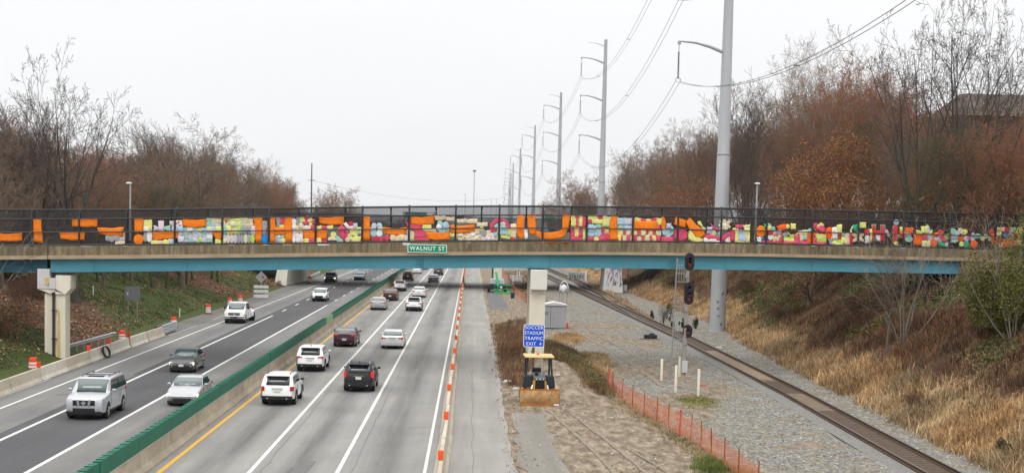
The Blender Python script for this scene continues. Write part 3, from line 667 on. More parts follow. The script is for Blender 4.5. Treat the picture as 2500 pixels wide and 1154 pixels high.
quilt(3, 'diagonal checks of yellow and pink-red bags above a white one, left of the eighth post', 'Y Q 308 255 365 245 382 298 322 308;R Q 372 240 420 228 448 260 392 285;Y Q 425 285 470 248 500 278 455 312;R Q 475 290 530 262 530 325 500 335;R Q 362 310 410 292 440 320 380 355;Y Q 430 345 470 318 500 345 465 370;W 356 362 426 410;P 430 372 475 406;R 477 362 535 412')
orange(3, 'wide low orange block across the eighth fence post above yellow and red squares', 'O S 345 420 368 548 450 425 450 558 530 418 530 555;O S 550 418 550 558 620 425 630 560 706 418 698 555')
quilt(3, 'row of yellow and pink-red squares along the bottom rail under the wide orange block', 'Y 380 556 445 606;R 446 560 534 600;Y 550 550 612 604;R 613 560 694 600')
orange(3, 'orange bar at the top rail right of the eighth fence post', 'O S 582 236 600 330 760 245 760 352 948 232 940 345')
quilt(3, 'line of yellow, pink-red and yellow bags along the middle rail under the orange bar', 'Y Q 555 378 620 368 625 402 558 406;R Q 632 366 700 372 705 408 640 398;Y Q 712 372 782 362 786 400 712 406')
quilt(3, 'yellow ball and cream bags low on the fence left of the striped red heart', 'Y C 798 490 36 36;E S 715 530 718 575 780 520 782 578 850 540 852 574;T S 835 505 845 595 880 520 890 598 950 585 940 600')
quilt(3, 'striped pink-red heart shape of bags with white and lavender tops and a crimson bow', 'R Q 855 425 915 350 960 395 960 590;R Q 962 400 1035 480 1000 540 962 590;R S 860 425 950 580 885 390 960 520 915 352 962 440;W Q 945 338 975 320 1040 400 1005 402;P Q 1000 380 1080 372 1085 400 1020 402;r X 1050 335 32 30 5;L Q 1090 335 1135 330 1142 392 1100 395')
quilt(3, 'bright yellow crumpled bag star left of the orange upright', 'Y X 1105 450 72 62 5;y 1150 392 1208 470;Y Q 1060 530 1205 525 1200 585 1060 588;y Q 1010 500 1060 470 1060 560 1020 540;E C 1005 562 36 30')
orange(3, 'single orange upright between the yellow star and the pale blue flower', 'O S 1226 226 1322 224 1226 400 1332 400 1228 582 1328 580')
flower(3, 'pale blue, white and green bag flower right of the single orange upright', 'L C 1388 365 34 38 20;B C 1468 362 32 40 -20;T C 1370 412 34 28;y C 1480 412 34 28;B C 1385 470 42 46;W C 1465 472 40 44')
quilt(3, 'row of crumpled crimson and pink bags below the pale blue flower', 'r X 1385 558 28 32 4;r X 1440 552 28 34 5;R X 1490 560 26 28 4;r X 1535 552 26 30 5;R X 1578 540 28 38 4')
orange(3, 'sagging orange bar across the middle rail left of the street name sign', 'O S 1518 378 1538 475 1690 402 1690 502 1866 385 1855 488')
quilt(3, 'beige bags in a row below the sagging orange bar by the ninth post', 'E Q 1630 505 1690 500 1690 578 1632 575;E Q 1692 520 1755 512 1760 572 1695 578;E Q 1758 500 1815 495 1820 575 1762 572;W Q 1818 495 1880 490 1880 575 1822 578;E 1865 425 1882 495')
orange(4, 'orange strip across the top rail above the pink-red folds, over the street name sign', 'O S 120 225 130 345 290 238 300 352 478 215 470 328')
quilt(4, 'stepped folds of pink-red bags with yellow and beige ones above the street name sign', 'R Q 72 315 118 322 120 375 95 372;R Q 120 350 295 352 295 395 125 392;R Q 125 392 295 392 290 440 180 435;R Q 195 440 340 442 345 480 200 482;R Q 200 482 348 480 360 525 200 525;R Q 200 528 360 525 395 572 200 575;Y Q 300 352 425 345 430 400 300 395;y Q 300 395 435 398 440 440 330 435;E Q 430 405 498 415 498 458 440 450;E 118 445 190 578')
orange(4, 'orange crescent low on the fence below the green and blue flower', 'O S 345 448 385 555 500 462 520 576 708 448 705 560')
flower(4, 'green, white and pale blue bag flower above the low orange crescent', 'T C 562 332 34 42 -20;B C 642 348 36 42 25;W C 545 382 34 42;B C 590 425 48 36;T C 650 415 44 36;L C 665 372 28 32')
quilt(4, 'string of five beige bunting bags hanging from the top rail', 'E Q 485 228 635 226 635 265 500 272;E Q 645 240 772 240 775 288 655 280;E Q 795 275 940 268 942 312 808 318;E Q 950 275 1098 268 1095 322 960 320;E Q 1100 325 1245 318 1242 365 1105 368')
orange(4, 'sagging orange bar below the bunting at the tenth fence post', 'O S 708 348 722 470 880 365 880 478 1068 340 1060 440')
quilt(4, 'heap of cream, grey and yellow bags low on the fence left of the pink-red arch', fill(830, 480, 1130, 570, 5, 3, 'EEWEy')+';Y Q 708 475 820 478 820 520 715 515;E Q 1000 440 1130 400 1130 480 1010 480;Y C 1166 410 30 28;G C 1200 470 40 45;G 1135 440 1180 510;Y C 1210 550 30 22;'+fill(1130, 500, 1290, 572, 3, 2, 'EWEP')+';E Q 1232 440 1290 430 1290 520 1235 520;'+fill(1290, 515, 1420, 572, 2, 1, 'PEP'))
aa = []
for k in range(9):
    a = R(205-215*k/8); aa += [int(1430+150*math.cos(a)), int(400-150*math.sin(a)), int(1430+92*math.cos(a)), int(400-92*math.sin(a))]
quilt(4, 'pink-red arch of bags over a pale blue and green flower', 'R S '+' '.join(map(str, aa))+';R Q 1325 400 1375 415 1370 455 1325 450;B C 1470 350 46 40;T C 1390 372 36 32;W C 1425 420 30 40;T C 1500 420 44 44;B C 1460 450 40 36;K C 1295 410 16 22;K C 1528 390 14 18')
quilt(4, 'yellow, white, teal and cream bags around the foot of the flower arch', 'W Q 1290 450 1350 450 1355 510 1300 515;T 1350 460 1412 522;Y Q 1450 485 1560 500 1605 555 1455 535;Y 1555 400 1605 505;E Q 1590 345 1660 335 1662 545 1600 545;r Q 1585 540 1615 535 1640 560 1620 582;T 1480 460 1555 490')
orange(4, 'orange upright right of the flower arch, left of the big orange U', 'O S 1690 200 1786 200 1662 360 1786 360 1672 480 1784 480 1700 548 1782 546')
tag(bags('white_bag', 'white bag dangling between the orange upright and the big orange U', 'bag', 4, 'W S 1782 415 1830 415 1785 490 1838 490 1800 560 1832 550'))
orange(4, 'big orange letter U of long plastic strips in the middle of the fence', 'O S 1835 196 1942 194 1838 330 1950 330 1850 430 1955 430 1880 492 1948 496;O S 1945 430 1935 490 2060 455 2020 550 2180 462 2180 562 2290 440 2335 540 2340 405 2395 480;O S 2345 196 2455 196 2340 330 2440 330 2330 405 2412 430 2300 450 2350 520')
quilt(5, 'upright yellow and pink-red stripes of bags right of the big orange U', 'Y 150 215 210 372;R 211 222 259 376;Y 262 225 314 366;R 318 216 360 376;R 145 388 200 520;Y 201 390 255 522;R 256 390 306 520;Y 308 388 358 572;R 145 522 306 572')
quilt(5, 'yellow, pink-red and pale blue bag panel with a teal centred flower', 'Y 385 216 530 270;R 533 216 594 268;R 385 280 446 322;Y 458 280 592 330;Y 595 220 655 372;y 652 240 712 374;Y 640 408 690 466;R 590 400 638 570;R 640 470 700 570;R 385 535 470 572;Y C 508 558 38 30;R 548 530 640 574;B C 440 400 55 55;B C 530 400 55 55;B C 440 465 55 50;B C 530 465 55 50;T Q 400 345 440 350 460 390 400 385;T Q 520 350 575 350 575 390 520 385;T X 485 430 30 26 5')
orange(5, 'tall orange upright between the flower panel and the pale blue squares', 'O S 730 215 820 215 705 300 818 300 702 400 812 400 705 500 825 500 712 575 835 570')
quilt(5, 'four pale blue and green squares above yellow and red checks', 'B 825 255 925 345;L 928 260 1030 345;T 825 350 922 425;B 928 350 1030 428')
quilt(5, 'two rows of yellow and pink-red checks along the lower fence', ';'.join('%s %d %d %d %d' % (k, a, 440, b_, 500) for k, a, b_ in (('Y', 830, 900), ('R', 905, 950), ('y', 952, 1005), ('R', 1010, 1045), ('Y', 1052, 1107), ('R', 1110, 1160), ('y', 1163, 1220), ('R', 1225, 1272), ('y', 1275, 1330), ('R', 1335, 1385), ('y', 1388, 1442)))+';'+';'.join('%s %d %d %d %d' % (k, a, 506, b_, 578) for k, a, b_ in (('Y', 828, 860), ('R', 862, 897), ('y', 900, 952), ('R', 956, 1000), ('y', 1003, 1030), ('R', 1046, 1105), ('y', 1109, 1165), ('R', 1169, 1217), ('y', 1220, 1276), ('R', 1280, 1328), ('Y', 1331, 1385), ('R', 1389, 1438))))
orange(5, 'broad orange block hung between yellow and red checks', 'O S 1055 280 1055 428 1200 300 1200 435 1400 290 1398 428')
quilt(5, 'garland of yellow and pink-red bags over the broad orange block', 'Y Q 1078 245 1150 262 1150 302 1072 285;R Q 1158 265 1230 270 1230 320 1165 322;Y 1235 270 1308 320;R Q 1310 270 1378 250 1388 300 1325 315;Y Q 1388 258 1455 262 1445 345 1395 345;R 1395 350 1436 422')
orange(5, 'small orange tooth-shaped bag left of the pale blue dome', 'O S 1465 230 1500 232 1455 340 1530 330 1462 430 1500 436')
quilt(5, 'pale blue and lavender dome of bags over a pink-red bar', 'L Q 1540 335 1590 335 1590 395 1535 390;B Q 1590 350 1630 400 1625 440 1590 430;B C 1510 450 40 45;L C 1555 450 45 60;T C 1595 455 36 42;B C 1550 500 36 22;R 1465 532 1632 588')
quilt(5, 'large crumpled pink-red leaf shape left of the yellow-green leaf', 'R S 1638 412 1640 520 1740 405 1690 590 1800 412 1770 590 1846 460 1835 520')
orange(5, 'long orange strip slanting down to the right in a peaked shape', 'O S 1665 230 1640 345 1750 260 1720 370 1815 290 1800 390;O S 1870 240 1810 310 1960 340 1880 430 2060 430 1950 520 2112 490 2035 542')
quilt(5, 'yellow-green leaf shape of bags under the slanting orange strip', 'Y S 1855 428 1850 560 1900 432 1900 595 1980 520 1980 600 2070 560 2060 585;Y Q 1990 312 2018 298 2050 370 2000 345;y S 1990 320 2010 350 2060 375 2060 430 2112 395 2095 440')
quilt(6, 'pink-red, white and teal house-roof zigzag of bags', 'R Q 440 328 490 380 575 430 520 445;L Q 405 390 462 385 455 475 395 470;E C 480 470 45 36;T Q 590 440 605 525 540 515 560 470;R Q 375 490 605 530 605 575 362 540;W Q 352 545 605 580 600 605 355 588;R Q 605 530 700 450 750 480 605 600;R 735 440 790 580;L Q 720 480 760 540 740 590 700 560')
flower(6, 'cream star-shaped bag flower across a fence post', 'E C 650 305 20 34;E C 698 320 20 36 40;E C 700 375 34 20 20;E C 665 405 20 26;E C 610 400 34 18 -30;E C 590 360 30 16 20;E C 605 315 34 16 50;W C 645 355 26 24')
quilt(6, 'yellow patchwork frame round a pale blue flower, left of the right lamp post', 'Y Q 770 410 830 385 850 430 790 440;Y 795 430 850 608;R 815 355 930 388;y Q 930 362 1012 350 1005 400 935 400;Y 950 400 1006 606;B C 885 470 38 50;L C 935 475 36 50;B C 900 540 40 44;L C 945 545 28 40;Y 850 582 950 610')
flower(6, 'small white bag flower in the pink-red zigzag', 'W C 680 560 26 30;W C 715 545 26 26;W C 705 585 30 22;Y C 700 565 12 12')
orange(6, 'round orange bag just right of the right lamp post', 'O C 1178 445 62 82')
quilt(6, 'pink-red base strip with white bag and yellow ring of bags right of the lamp post', 'W S 1115 532 1185 530 1120 600 1175 600;R Q 1170 600 1240 575 1490 600 1490 625;R 1290 435 1350 485;R 1420 480 1485 600;W C 1318 528 36 38;y X 1395 510 58 72 6;R C 1390 505 30 30;y C 1385 540 30 26;L 1400 440 1465 470')
quilt(6, 'small green and teal bags high on the post right of the round orange bag', 't Q 1228 345 1270 335 1290 390 1235 385;T Q 1275 335 1298 335 1330 370 1290 390;Y C 1295 390 28 30;T Q 1310 378 1375 385 1375 425 1310 415')
orange(6, 'orange bag flying to the right with a yellow tip', 'o S 1400 375 1440 438 1480 345 1480 435 1540 338 1552 410')
tag(bags('yellow_bag', 'small yellow bag tied to the tip of the flying orange bag', 'bag', 6, 'Y C 1565 372 24 28'))
tag(bags('yellow_bag', 'square yellow bag alone below the top rail between two posts', 'bag', 6, 'Y 1620 338 1674 406'))
quilt(6, 'yellow smile strip over green stripes and a long pink-red base', 'Y S 1560 450 1575 480 1600 490 1610 515 1660 495 1660 522 1720 452 1730 475;g 1515 530 1665 560;Y 1520 560 1660 588;R 1665 505 1735 600;R 1510 595 1845 626;E 1735 440 1785 582;y 1795 430 1862 505;T 1800 512 1842 562;G C 1530 490 34 30;b C 1200 550 18 20')
tag(bags('blue_bag', 'small pale blue ball bag above an orange upright', 'bag', 6, 'B C 1888 432 24 26'))
orange(6, 'deep orange upright across a fence post between pink-red blocks', 'o S 1855 472 1958 450 1848 560 1950 560 1850 630 1945 632')
quilt(6, 'red and yellow pennant over yellow, green and red bands', 'R Q 1940 335 1980 330 1990 400 1945 390;R Q 1975 400 2060 360 2112 400 2108 485;r Q 1980 420 2020 430 2100 485 1990 480;Y Q 1940 400 2050 320 2088 350 1985 440;Y Q 1960 480 2120 488 2120 540 1985 535;g 1990 542 2120 600;R 1940 604 2112 640;R 1950 540 1988 602')
orange(6, 'round deep orange bag right of the striped pennant', 'o C 2178 468 60 80')
quilt(6, 'yellow, white and green panel of bags right of the round deep orange bag', 'Y Q 2285 355 2345 350 2340 480 2290 480;W Q 2225 392 2280 385 2285 550 2205 560;Y C 2250 470 30 45;r 2285 485 2340 560;T C 2370 500 24 30;G S 2145 555 2230 560 2170 630 2215 635;g 2220 572 2360 600;Y 2220 602 2360 640;Y 2350 540 2402 620')
quilt(6, 'narrow cream upright beside a dark red one near the right end', 'E 2408 478 2440 635;E 2442 480 2455 632;r 2458 480 2505 630')
quilt(7, 'yellow arc and teal pennant above a beige snowflake of bags', 'y S 125 340 135 365 85 400 112 410 85 440 120 440;t Q 135 342 190 335 178 415 150 408')
flower(7, 'beige six-armed snowflake of bags across a fence post', 'E C 200 455 14 40;E C 200 540 14 40;E C 150 475 34 18 35;E C 248 475 34 18 -35;E C 160 540 34 18 -35;E C 245 535 34 18 35;E C 200 500 26 24')
tag(bags('yellow_bag', 'square yellow bag high on the fence left of the red letter H', 'bag', 7, 'Y 216 304 302 372'))
quilt(7, 'crimson letter H with a green fringe on the fence', 't S 385 320 450 322 392 450 448 450 385 575 445 572;t S 505 325 575 328 500 450 578 450 505 592 562 590;r S 398 330 442 332 400 450 440 450 392 570 430 568;r S 512 335 565 338 512 450 570 450 512 575 560 580;r 440 420 512 462', 'letter')
quilt(7, 'crimson, white and yellow bags left of the red letter H', 'r 302 404 356 480;W 304 490 350 578;Y 358 400 396 565;W Q 455 470 500 480 500 550 465 545')
quilt(7, 'lavender and pale green leaf bags right of the red letter H', 'L S 570 390 575 440 610 400 600 470 640 480 620 510')
quilt(7, 'crimson letter i under a blue ball bag', 'r S 678 342 745 342 672 450 745 450 678 585 742 585;Y S 690 575 755 562 695 612 750 612;B C 727 300 32 32', 'letter')
quilt(7, 'yellow, orange and grey bags between the letter i and the next post', 'Y 785 368 828 422;o S 845 375 845 440 900 372 900 440 966 374 962 442;o 788 440 850 508;G C 880 470 40 42;T C 900 530 52 36;P Q 850 445 930 440 930 480 855 480;G Q 738 468 780 470 780 500 745 495')
orange(7, 'round deep orange bag under a yellow crown of bags', 'o S 962 470 968 610 1030 455 1020 625 1092 450 1078 605')
quilt(7, 'yellow crown and pale lavender spike of bags near the right end', 'Y Q 1010 415 1070 420 1080 450 1015 445;Y Q 1075 365 1160 355 1160 445 1085 445;L Q 1155 335 1175 350 1195 440 1155 445;Y Q 1190 420 1225 410 1222 450 1190 450;R 1092 470 1165 540;Y C 1115 590 36 45;y C 1170 590 38 44;L C 1200 500 34 44')
orange(7, 'oval deep orange bag left of a crimson balloon-like bag', 'o C 1250 572 44 66')
quilt(7, 'crimson ball with lavender, green and white bags left of the last right post', 'r C 1345 442 38 36;L C 1290 500 40 50;o Q 1260 455 1305 440 1300 500 1250 490;R Q 1320 480 1380 480 1430 570 1380 560;t C 1370 600 58 26 20;W 1410 582 1448 626;g Q 1390 475 1450 465 1450 530 1410 525;L C 1330 535 34 30')
quilt(7, 'teal, yellow and orange bags behind the bare sapling near the right end', 'T C 1515 425 40 38;B C 1580 445 28 26;Y C 1665 430 48 34;E C 1615 405 26 26;L Q 1480 480 1560 470 1570 520 1490 520;o S 1560 478 1600 560 1620 500 1630 575 1682 490 1640 560;T Q 1475 580 1500 530 1590 540 1580 575;B C 1545 550 36 30;Y C 1635 600 30 30;t C 1698 600 36 40;P C 1705 520 34 34;R 1735 490 1765 545;B C 1790 525 26 28')
quilt(7, 'orange and olive bags glimpsed through the sapling twigs at the right', 'o C 1805 600 46 46;y C 1925 520 26 30;y C 1970 495 28 26;T C 2025 520 20 36;T C 1855 490 44 30;L C 1790 460 20 14')
quilt(7, 'mixed red, orange, blue and yellow patchwork at the right edge of the frame', 'r C 2048 430 34 34;o Q 2050 465 2100 465 2140 600 2060 600;E 2135 376 2236 420;r 2240 376 2296 440;T 2300 372 2366 440;Y 2370 382 2420 442;Y Q 2428 375 2490 368 2482 445 2428 442;Y 2130 425 2182 520;b C 2255 485 40 34;Y 2302 462 2360 520;r 2362 462 2402 530;Y Q 2412 450 2482 446 2462 620 2412 620;r 2145 520 2180 575;E 2150 580 2205 640')
orange(7, 'square deep orange bag low on the fence at the right edge of the frame', 'o 2212 530 2392 652')
# ================================================================ VEHICLES
glass = mat('car_glass', (.012, .02, .022), .06, var=0, spec=.9)
glass_f = mat('windshield_glass', (.05, .085, .085), .05, var=0, spec=1.)
tyre_m = mat('tyre', (.018, .018, .018), .85, var=.1, scale=8); rim_m = mat('rim', (.42, .43, .45), .3, var=0, metal=.8)
trim = mat('black_trim', (.02, .02, .022), .55, var=0); chrome = mat('chrome', (.6, .61, .62), .18, var=0, metal=.9)
tail_m = mat('tail_light', (.30, .008, .012), .2, var=0, spec=.7, emit=(1, .02, .02), es=.12); tail_on = mat('tail_light_on', (.5, .01, .01), .25, var=0, emit=(1, .03, .02), es=.45)
head_m = mat('head_light', (.33, .34, .34), .12, var=0, spec=.8); head_on = mat('head_light_on', (.9, .9, .85), .2, var=0, emit=(1, .97, .9), es=5.)
head_warm = mat('head_light_warm', (.8, .75, .6), .2, var=0, emit=(1, .78, .5), es=1.2); amber = mat('amber_lens', (.75, .2, .02), .3, var=0)
plate_m = mat('licence_plate', (.66, .66, .60), .5, var=.1, scale=20)
PAINT = dict(white=((.72, .73, .74), 0), silver=((.40, .41, .43), .35), lightsilver=((.43, .445, .475), .3), grey=((.085, .088, .095), .4), black=((.008, .009, .013), .1), navy=((.010, .012, .035), .2),
             maroon=((.055, .008, .018), .2), darkred=((.040, .008, .011), .1), bluegrey=((.10, .14, .18), .4), plum=((.05, .008, .018), .2), pewter=((.20, .215, .225), .4))
def paint(k):
    c, m = PAINT[k]; return mat('paint_'+k, c, .35, var=.03, scale=1, metal=m, spec=.35 if k != 'black' else .2, coat=.35 if k != 'black' else .12)
CARS = {  # L, W, H, wheelbase, front overhang, wheel radius, hood z0, hood z1, belt z, cowl x, roof-front x, roof-rear x, rear-glass base x, deck z, tail x inset
 'sedan':   dict(L=4.82, W=1.83, H=1.46, wb=2.78, fo=.95, r=.335, h0=.72, h1=.99, belt=.98, cw=.93, rf=.20, rr=-1.05, rb=-1.82, dz=1.04, kind='sedan'),
 'saloon':  dict(L=5.1, W=1.92, H=1.53, wb=2.87, fo=1.0, r=.36, h0=.78, h1=1.06, belt=1.06, cw=.95, rf=.20, rr=-1.15, rb=-1.95, dz=1.13, kind='sedan'),
 'compact': dict(L=4.45, W=1.74, H=1.47, wb=2.61, fo=.90, r=.32, h0=.73, h1=1.0, belt=.99, cw=.95, rf=.25, rr=-.95, rb=-1.65, dz=1.06, kind='sedan'),
 'suv':     dict(L=4.75, W=1.88, H=1.70, wb=2.75, fo=.92, r=.37, h0=.90, h1=1.14, belt=1.14, cw=1.02, rf=.38, rr=-1.90, rb=-2.22, dz=1.10, kind='suv'),
 'cross':   dict(L=4.55, W=1.87, H=1.60, wb=2.72, fo=.90, r=.36, h0=.85, h1=1.06, belt=1.08, cw=1.0, rf=.35, rr=-1.55, rb=-2.08, dz=1.08, kind='suv'),
 'bigsuv':  dict(L=5.27, W=2.02, H=1.96, wb=3.13, fo=.98, r=.41, h0=1.10, h1=1.27, belt=1.29, cw=1.18, rf=.58, rr=-2.32, rb=-2.52, dz=1.25, kind='suv'),
 'pickup':  dict(L=6.3, W=2.03, H=2.02, wb=4.2, fo=.98, r=.42, h0=1.18, h1=1.34, belt=1.38, cw=1.85, rf=1.15, rr=-.52, rb=-.72, dz=1.36, kind='pickup'),
}
def car(model, colour, label, X, Y, away, name='car', cat='car', lights=None, opts='', roofcol=None, dark_low=False, plate=True, group=None):
    p = dict(CARS[model]); L, Wd, H = p['L'], p['W'], p['H']; r = p['r']; pm = paint(colour); kind = p['kind']
    xf = L/2-p['fo']; xr = xf-p['wb']; ra = r+.055; zb = .23 if kind == 'sedan' else .37
    if kind == 'pickup': zb = .42
    root = thing(name, label, cat, (X, Y, .004), (PI/2 if away else -PI/2), group)
    def hw(x, z):                         # half width of the body
        e = max(0, (abs(x)-(L/2-.75))/.75); w = Wd/2*(1-.13*e*e)
        if z > .75*p['belt']: w *= 1-.05*min(1, (z-.75*p['belt'])/(.25*p['belt']))
        if z < .4: w *= .97
        return w
    def arch(cx, n=9): return [(cx-ra*math.cos(PI*k/n), max(zb, r+ra*math.sin(PI*k/n)) if 0 < k < n else zb) for k in range(n+1)]
    tail = -L/2
    if kind == 'sedan': top = [(L/2-.02, .42), (L/2, .55), (L/2-.06, p['h0']-.06), (L/2-.22, p['h0']+.03), (lerp(L/2, p['cw'], .5), lerp(p['h0'], p['h1'], .72)), (p['cw'], p['h1']), (-.4, p['belt']), (p['rb'], p['dz']), (tail+.22, p['dz']-.01), (tail+.06, p['dz']-.07), (tail+.04, .80), (tail, .62), (tail+.02, .36)]
    elif kind == 'suv': top = [(L/2-.02, .45), (L/2, .62), (L/2-.04, p['h0']-.12), (L/2-.12, p['h0']), (lerp(L/2, p['cw'], .5), lerp(p['h0'], p['h1'], .75)), (p['cw'], p['h1']), (-.4, p['belt']), (tail+.18, p['belt']+.02), (tail+.07, p['belt']-.10), (tail+.05, .78), (tail, .68), (tail+.01, .42)]
    else: top = [(L/2, .5), (L/2+.02, .75), (L/2-.03, .8), (L/2-.04, p['h0']-.05), (L/2-.15, p['h0']), (lerp(L/2, p['cw'], .5), lerp(p['h0'], p['h1'], .8)), (p['cw'], p['h1']), (p['rb'], p['belt']), (p['rb']-.06, p['belt']-.06), (tail+.1, p['belt']-.10), (tail+.04, p['belt']-.14), (tail+.04, .75), (tail, .7), (tail, .5)]
    out = [(tail+.08, zb+.02)]+arch(xr)+arch(xf)+[(L/2-.12, zb)]+top
    rings = [(-1, 1), (-.93, 0), (-.6, 0), (0, 0), (.6, 0), (.93, 0), (1, 1)]
    mb = MB(); n = len(out); V = []
    for fr, ins in rings:
        for x, z in out:
            zz = z-(.05 if z > p['h0']-.1 else 0)*ins-.03*(fr*fr)*(z > p['h0']-.1); xx = x-(.05 if x > 0 else -.05)*ins*(abs(x) > L/2-.3)
            xx -= (.05*fr*fr if x > 0 else -.04*fr*fr)*(abs(x) > L/2-.3)
            V.append((xx, fr*hw(x, z), zz))
    Fs = [tuple(range(n-1, -1, -1)), tuple((len(rings)-1)*n+k for k in range(n))]
    for q in range(len(rings)-1): Fs += [(q*n+k, q*n+(k+1) % n, (q+1)*n+(k+1) % n, (q+1)*n+k) for k in range(n)]
    mb.add(V, Fs); mb.build('body', pm, root, smooth=38)
    # cabin
    bz, rz = p['belt']-.04, H
    cab = [(p['cw']+.04, bz-.02), (lerp(p['cw'], p['rf'], .96), rz-.06), (p['rf']-.18, rz-.015), (lerp(p['rf'], p['rr'], .55), rz), (p['rr']+.12, rz-.03), (p['rr'], rz-.07), (p['rb']-.02, (p['dz'] if kind == 'sedan' else bz)-.02)]
    def cw_(z): return lerp(Wd/2*.955, Wd/2*(.76 if kind == 'sedan' else .80), max(0, min(1, (z-bz)/(rz-bz)))**1.15)
    cr_ = [(-1, .045), (-.9, .008), (-.5, 0), (0, -.004), (.5, 0), (.9, .008), (1, .045)]
    mb = MB(); n = len(cab); V = [(x, fr*cw_(z), z-d*(z > bz+.1)) for fr, d in cr_ for x, z in cab]
    Fs = [tuple(range(n-1, -1, -1)), tuple((len(cr_)-1)*n+k for k in range(n))]
    for q in range(len(cr_)-1): Fs += [(q*n+k, q*n+(k+1) % n, (q+1)*n+(k+1) % n, (q+1)*n+k) for k in range(n)]
    mb.add(V, Fs); mb.build('cabin', paint(roofcol) if roofcol else pm, root, smooth=35)
    def pane(nm, a, b_, wa, wb, m, off=.014):      # glass across the car between two profile points
        d = Vector((b_[0]-a[0], 0, b_[1]-a[1])).normalized(); nn = Vector((d.z, 0, -d.x)); 
        if nn.x*(1 if a[0] > 0 and nm == 'windshield' else -1) < 0: nn = -nn
        mb = MB(); V = []
        for u in (0, 1):
            x, z = lerp(a[0], b_[0], u), lerp(a[1], b_[1], u); w = lerp(wa, wb, u)
            for fr in (-1, -.5, 0, .5, 1):
                V.append((x+nn.x*off-(.02*fr*fr)*(1 if nm == 'windshield' else -1), fr*w, z+nn.z*off-.008*fr*fr))
        mb.add(V, [(k, k+1, k+6, k+5) for k in range(4)]); o = mb.build(nm, m, root, smooth=60)
        s_ = o.modifiers.new('s', 'SOLIDIFY'); s_.thickness = .01; return o
    P = lambda a, b_, u: (lerp(a[0], b_[0], u), lerp(a[1], b_[1], u))
    pane('windshield', P(cab[0], cab[1], .03), P(cab[0], cab[1], .95), cw_(bz)*.96, cw_(rz-.1)*.95, glass_f if not away else glass)
    ra_, rb_ = P(cab[6], cab[5], .08), P(cab[6], cab[5], .93)
    rg = pane('rear_window', ra_, rb_, cw_(bz)*(.92), cw_(rz-.12)*.93, (glass_f if 'paleglass' in opts else glass))
    # side windows
    zt, z0 = rz-.13, bz+.07
    xa = lerp(p['cw'], p['rf'], (z0-bz)/(rz-bz))-.12; xb = lerp(p['cw'], p['rf'], (zt-bz)/(rz-bz))-.10
    rx0 = lerp(p['rb'], p['rr'], (z0-bz)/(rz-bz))+(.30 if kind == 'sedan' else .12); rx1 = lerp(p['rb'], p['rr'], (zt-bz)/(rz-bz))+.14
    mid = lerp(xb, rx1, .46); cuts = [(xa, xb, mid+.04, mid+.03)]
    if kind == 'suv': c2 = lerp(xb, rx1, .80); cuts += [(mid-.04, mid-.05, c2+.05, c2+.05), (c2-.04, c2-.04, rx0, rx1)]
    else: cuts += [(mid-.04, mid-.05, rx0, rx1)]
    for s in (-1, 1):
        for (p0, p1, q0, q1) in cuts:
            mb = MB(); yo = lambda z: s*(cw_(z)+.012)
            vs = [(p0, yo(z0), z0), (q0, yo(z0), z0), (q1, yo(zt), zt), (p1, yo(zt), zt)]; vi = [(x, y-s*.02, z) for x, y, z in vs]
            mb.hexa(vs, vi); mb.build('side_window', glass, root)
    # wheels
    wp = [(xf, s) for s in (-1, 1)]+[(xr, s) for s in (-1, 1)]
    for x, s in wp:
        w_ = .22 if kind == 'sedan' else .25
        mb = MB(); mb.lathe([(r*.58, -w_/2), (r*.95, -w_/2), (r, -w_/2+.03), (r, w_/2-.03), (r*.95, w_/2), (r*.58, w_/2)], axis='y', n=22)
        wh = mb.build('wheel', tyre_m, root, smooth=40); wh.location = (x, s*(Wd/2-w_/2-.01), r-.004)
        mb = MB(); mb.lathe([(.03, 0), (r*.62, 0), (r*.64, .02), (r*.64, .05)], axis='y', n=20)
        for k in range(5):
            a = 2*PI*k/5; c, s2 = math.cos(a), math.sin(a); mb.mi(0); mb.tube([(c*.03, -.012, s2*.03), (c*r*.6, -.012, s2*r*.6)], [.035, .05], 6)
        rm = mb.build('rim', rim_m, wh, smooth=40); rm.location = (0, s*(w_/2+.005)-(0.02 if s > 0 else -.02), 0); rm.scale = (1, -s, 1)
        mb = MB(); mb.lathe([(.01, 0), (ra-.01, 0), (ra-.01, .02), (.01, .02)], (x, s*(Wd/2-w_-.06), r), 'y', 20); mb.build('wheel_arch', trim, root)
        if dark_low:
            mb = MB(); pts = [(x-(ra+.025)*math.cos(PI*k/10), s*(hw(x, .5)+.004), r+(ra+.025)*math.sin(PI*k/10)) for k in range(11)]; mb.tube(pts, .035, 6); mb.build('arch_trim', trim, root, smooth=50)
    MB().box((xr-ra-.25, -Wd*.40, .19), (xf+ra+.2, Wd*.40, zb+.04)).build('underbody_shadow_slab', trim, root)  # black slab added below the floor to deepen the car's contact shadow
    # mirrors
    for s in (-1, 1):
        mb = MB(); big = 1.5 if kind == 'pickup' else 1
        mb.ball((p['cw']-.22, s*(Wd/2+.10*big), p['belt']+.07*big), (.07*big, .11, .075*big*(1.25 if kind == 'pickup' else 1)), 10, 6); mb.box((p['cw']-.25, s*(Wd/2-.04) if s > 0 else -Wd/2-.04, p['belt']+.0), (p['cw']-.19, s*(Wd/2+.04) if s > 0 else -(Wd/2-.04), p['belt']+.04))
        mb.build('mirror', trim if (kind == 'pickup' or 'blackmirror' in opts) else pm, root, smooth=60)
    ex = lambda z: 0
    fx = L/2; tx = -L/2; hz = p['h0']
    # ---- front
    mb = MB(); lw = .18 if kind != 'pickup' else .15
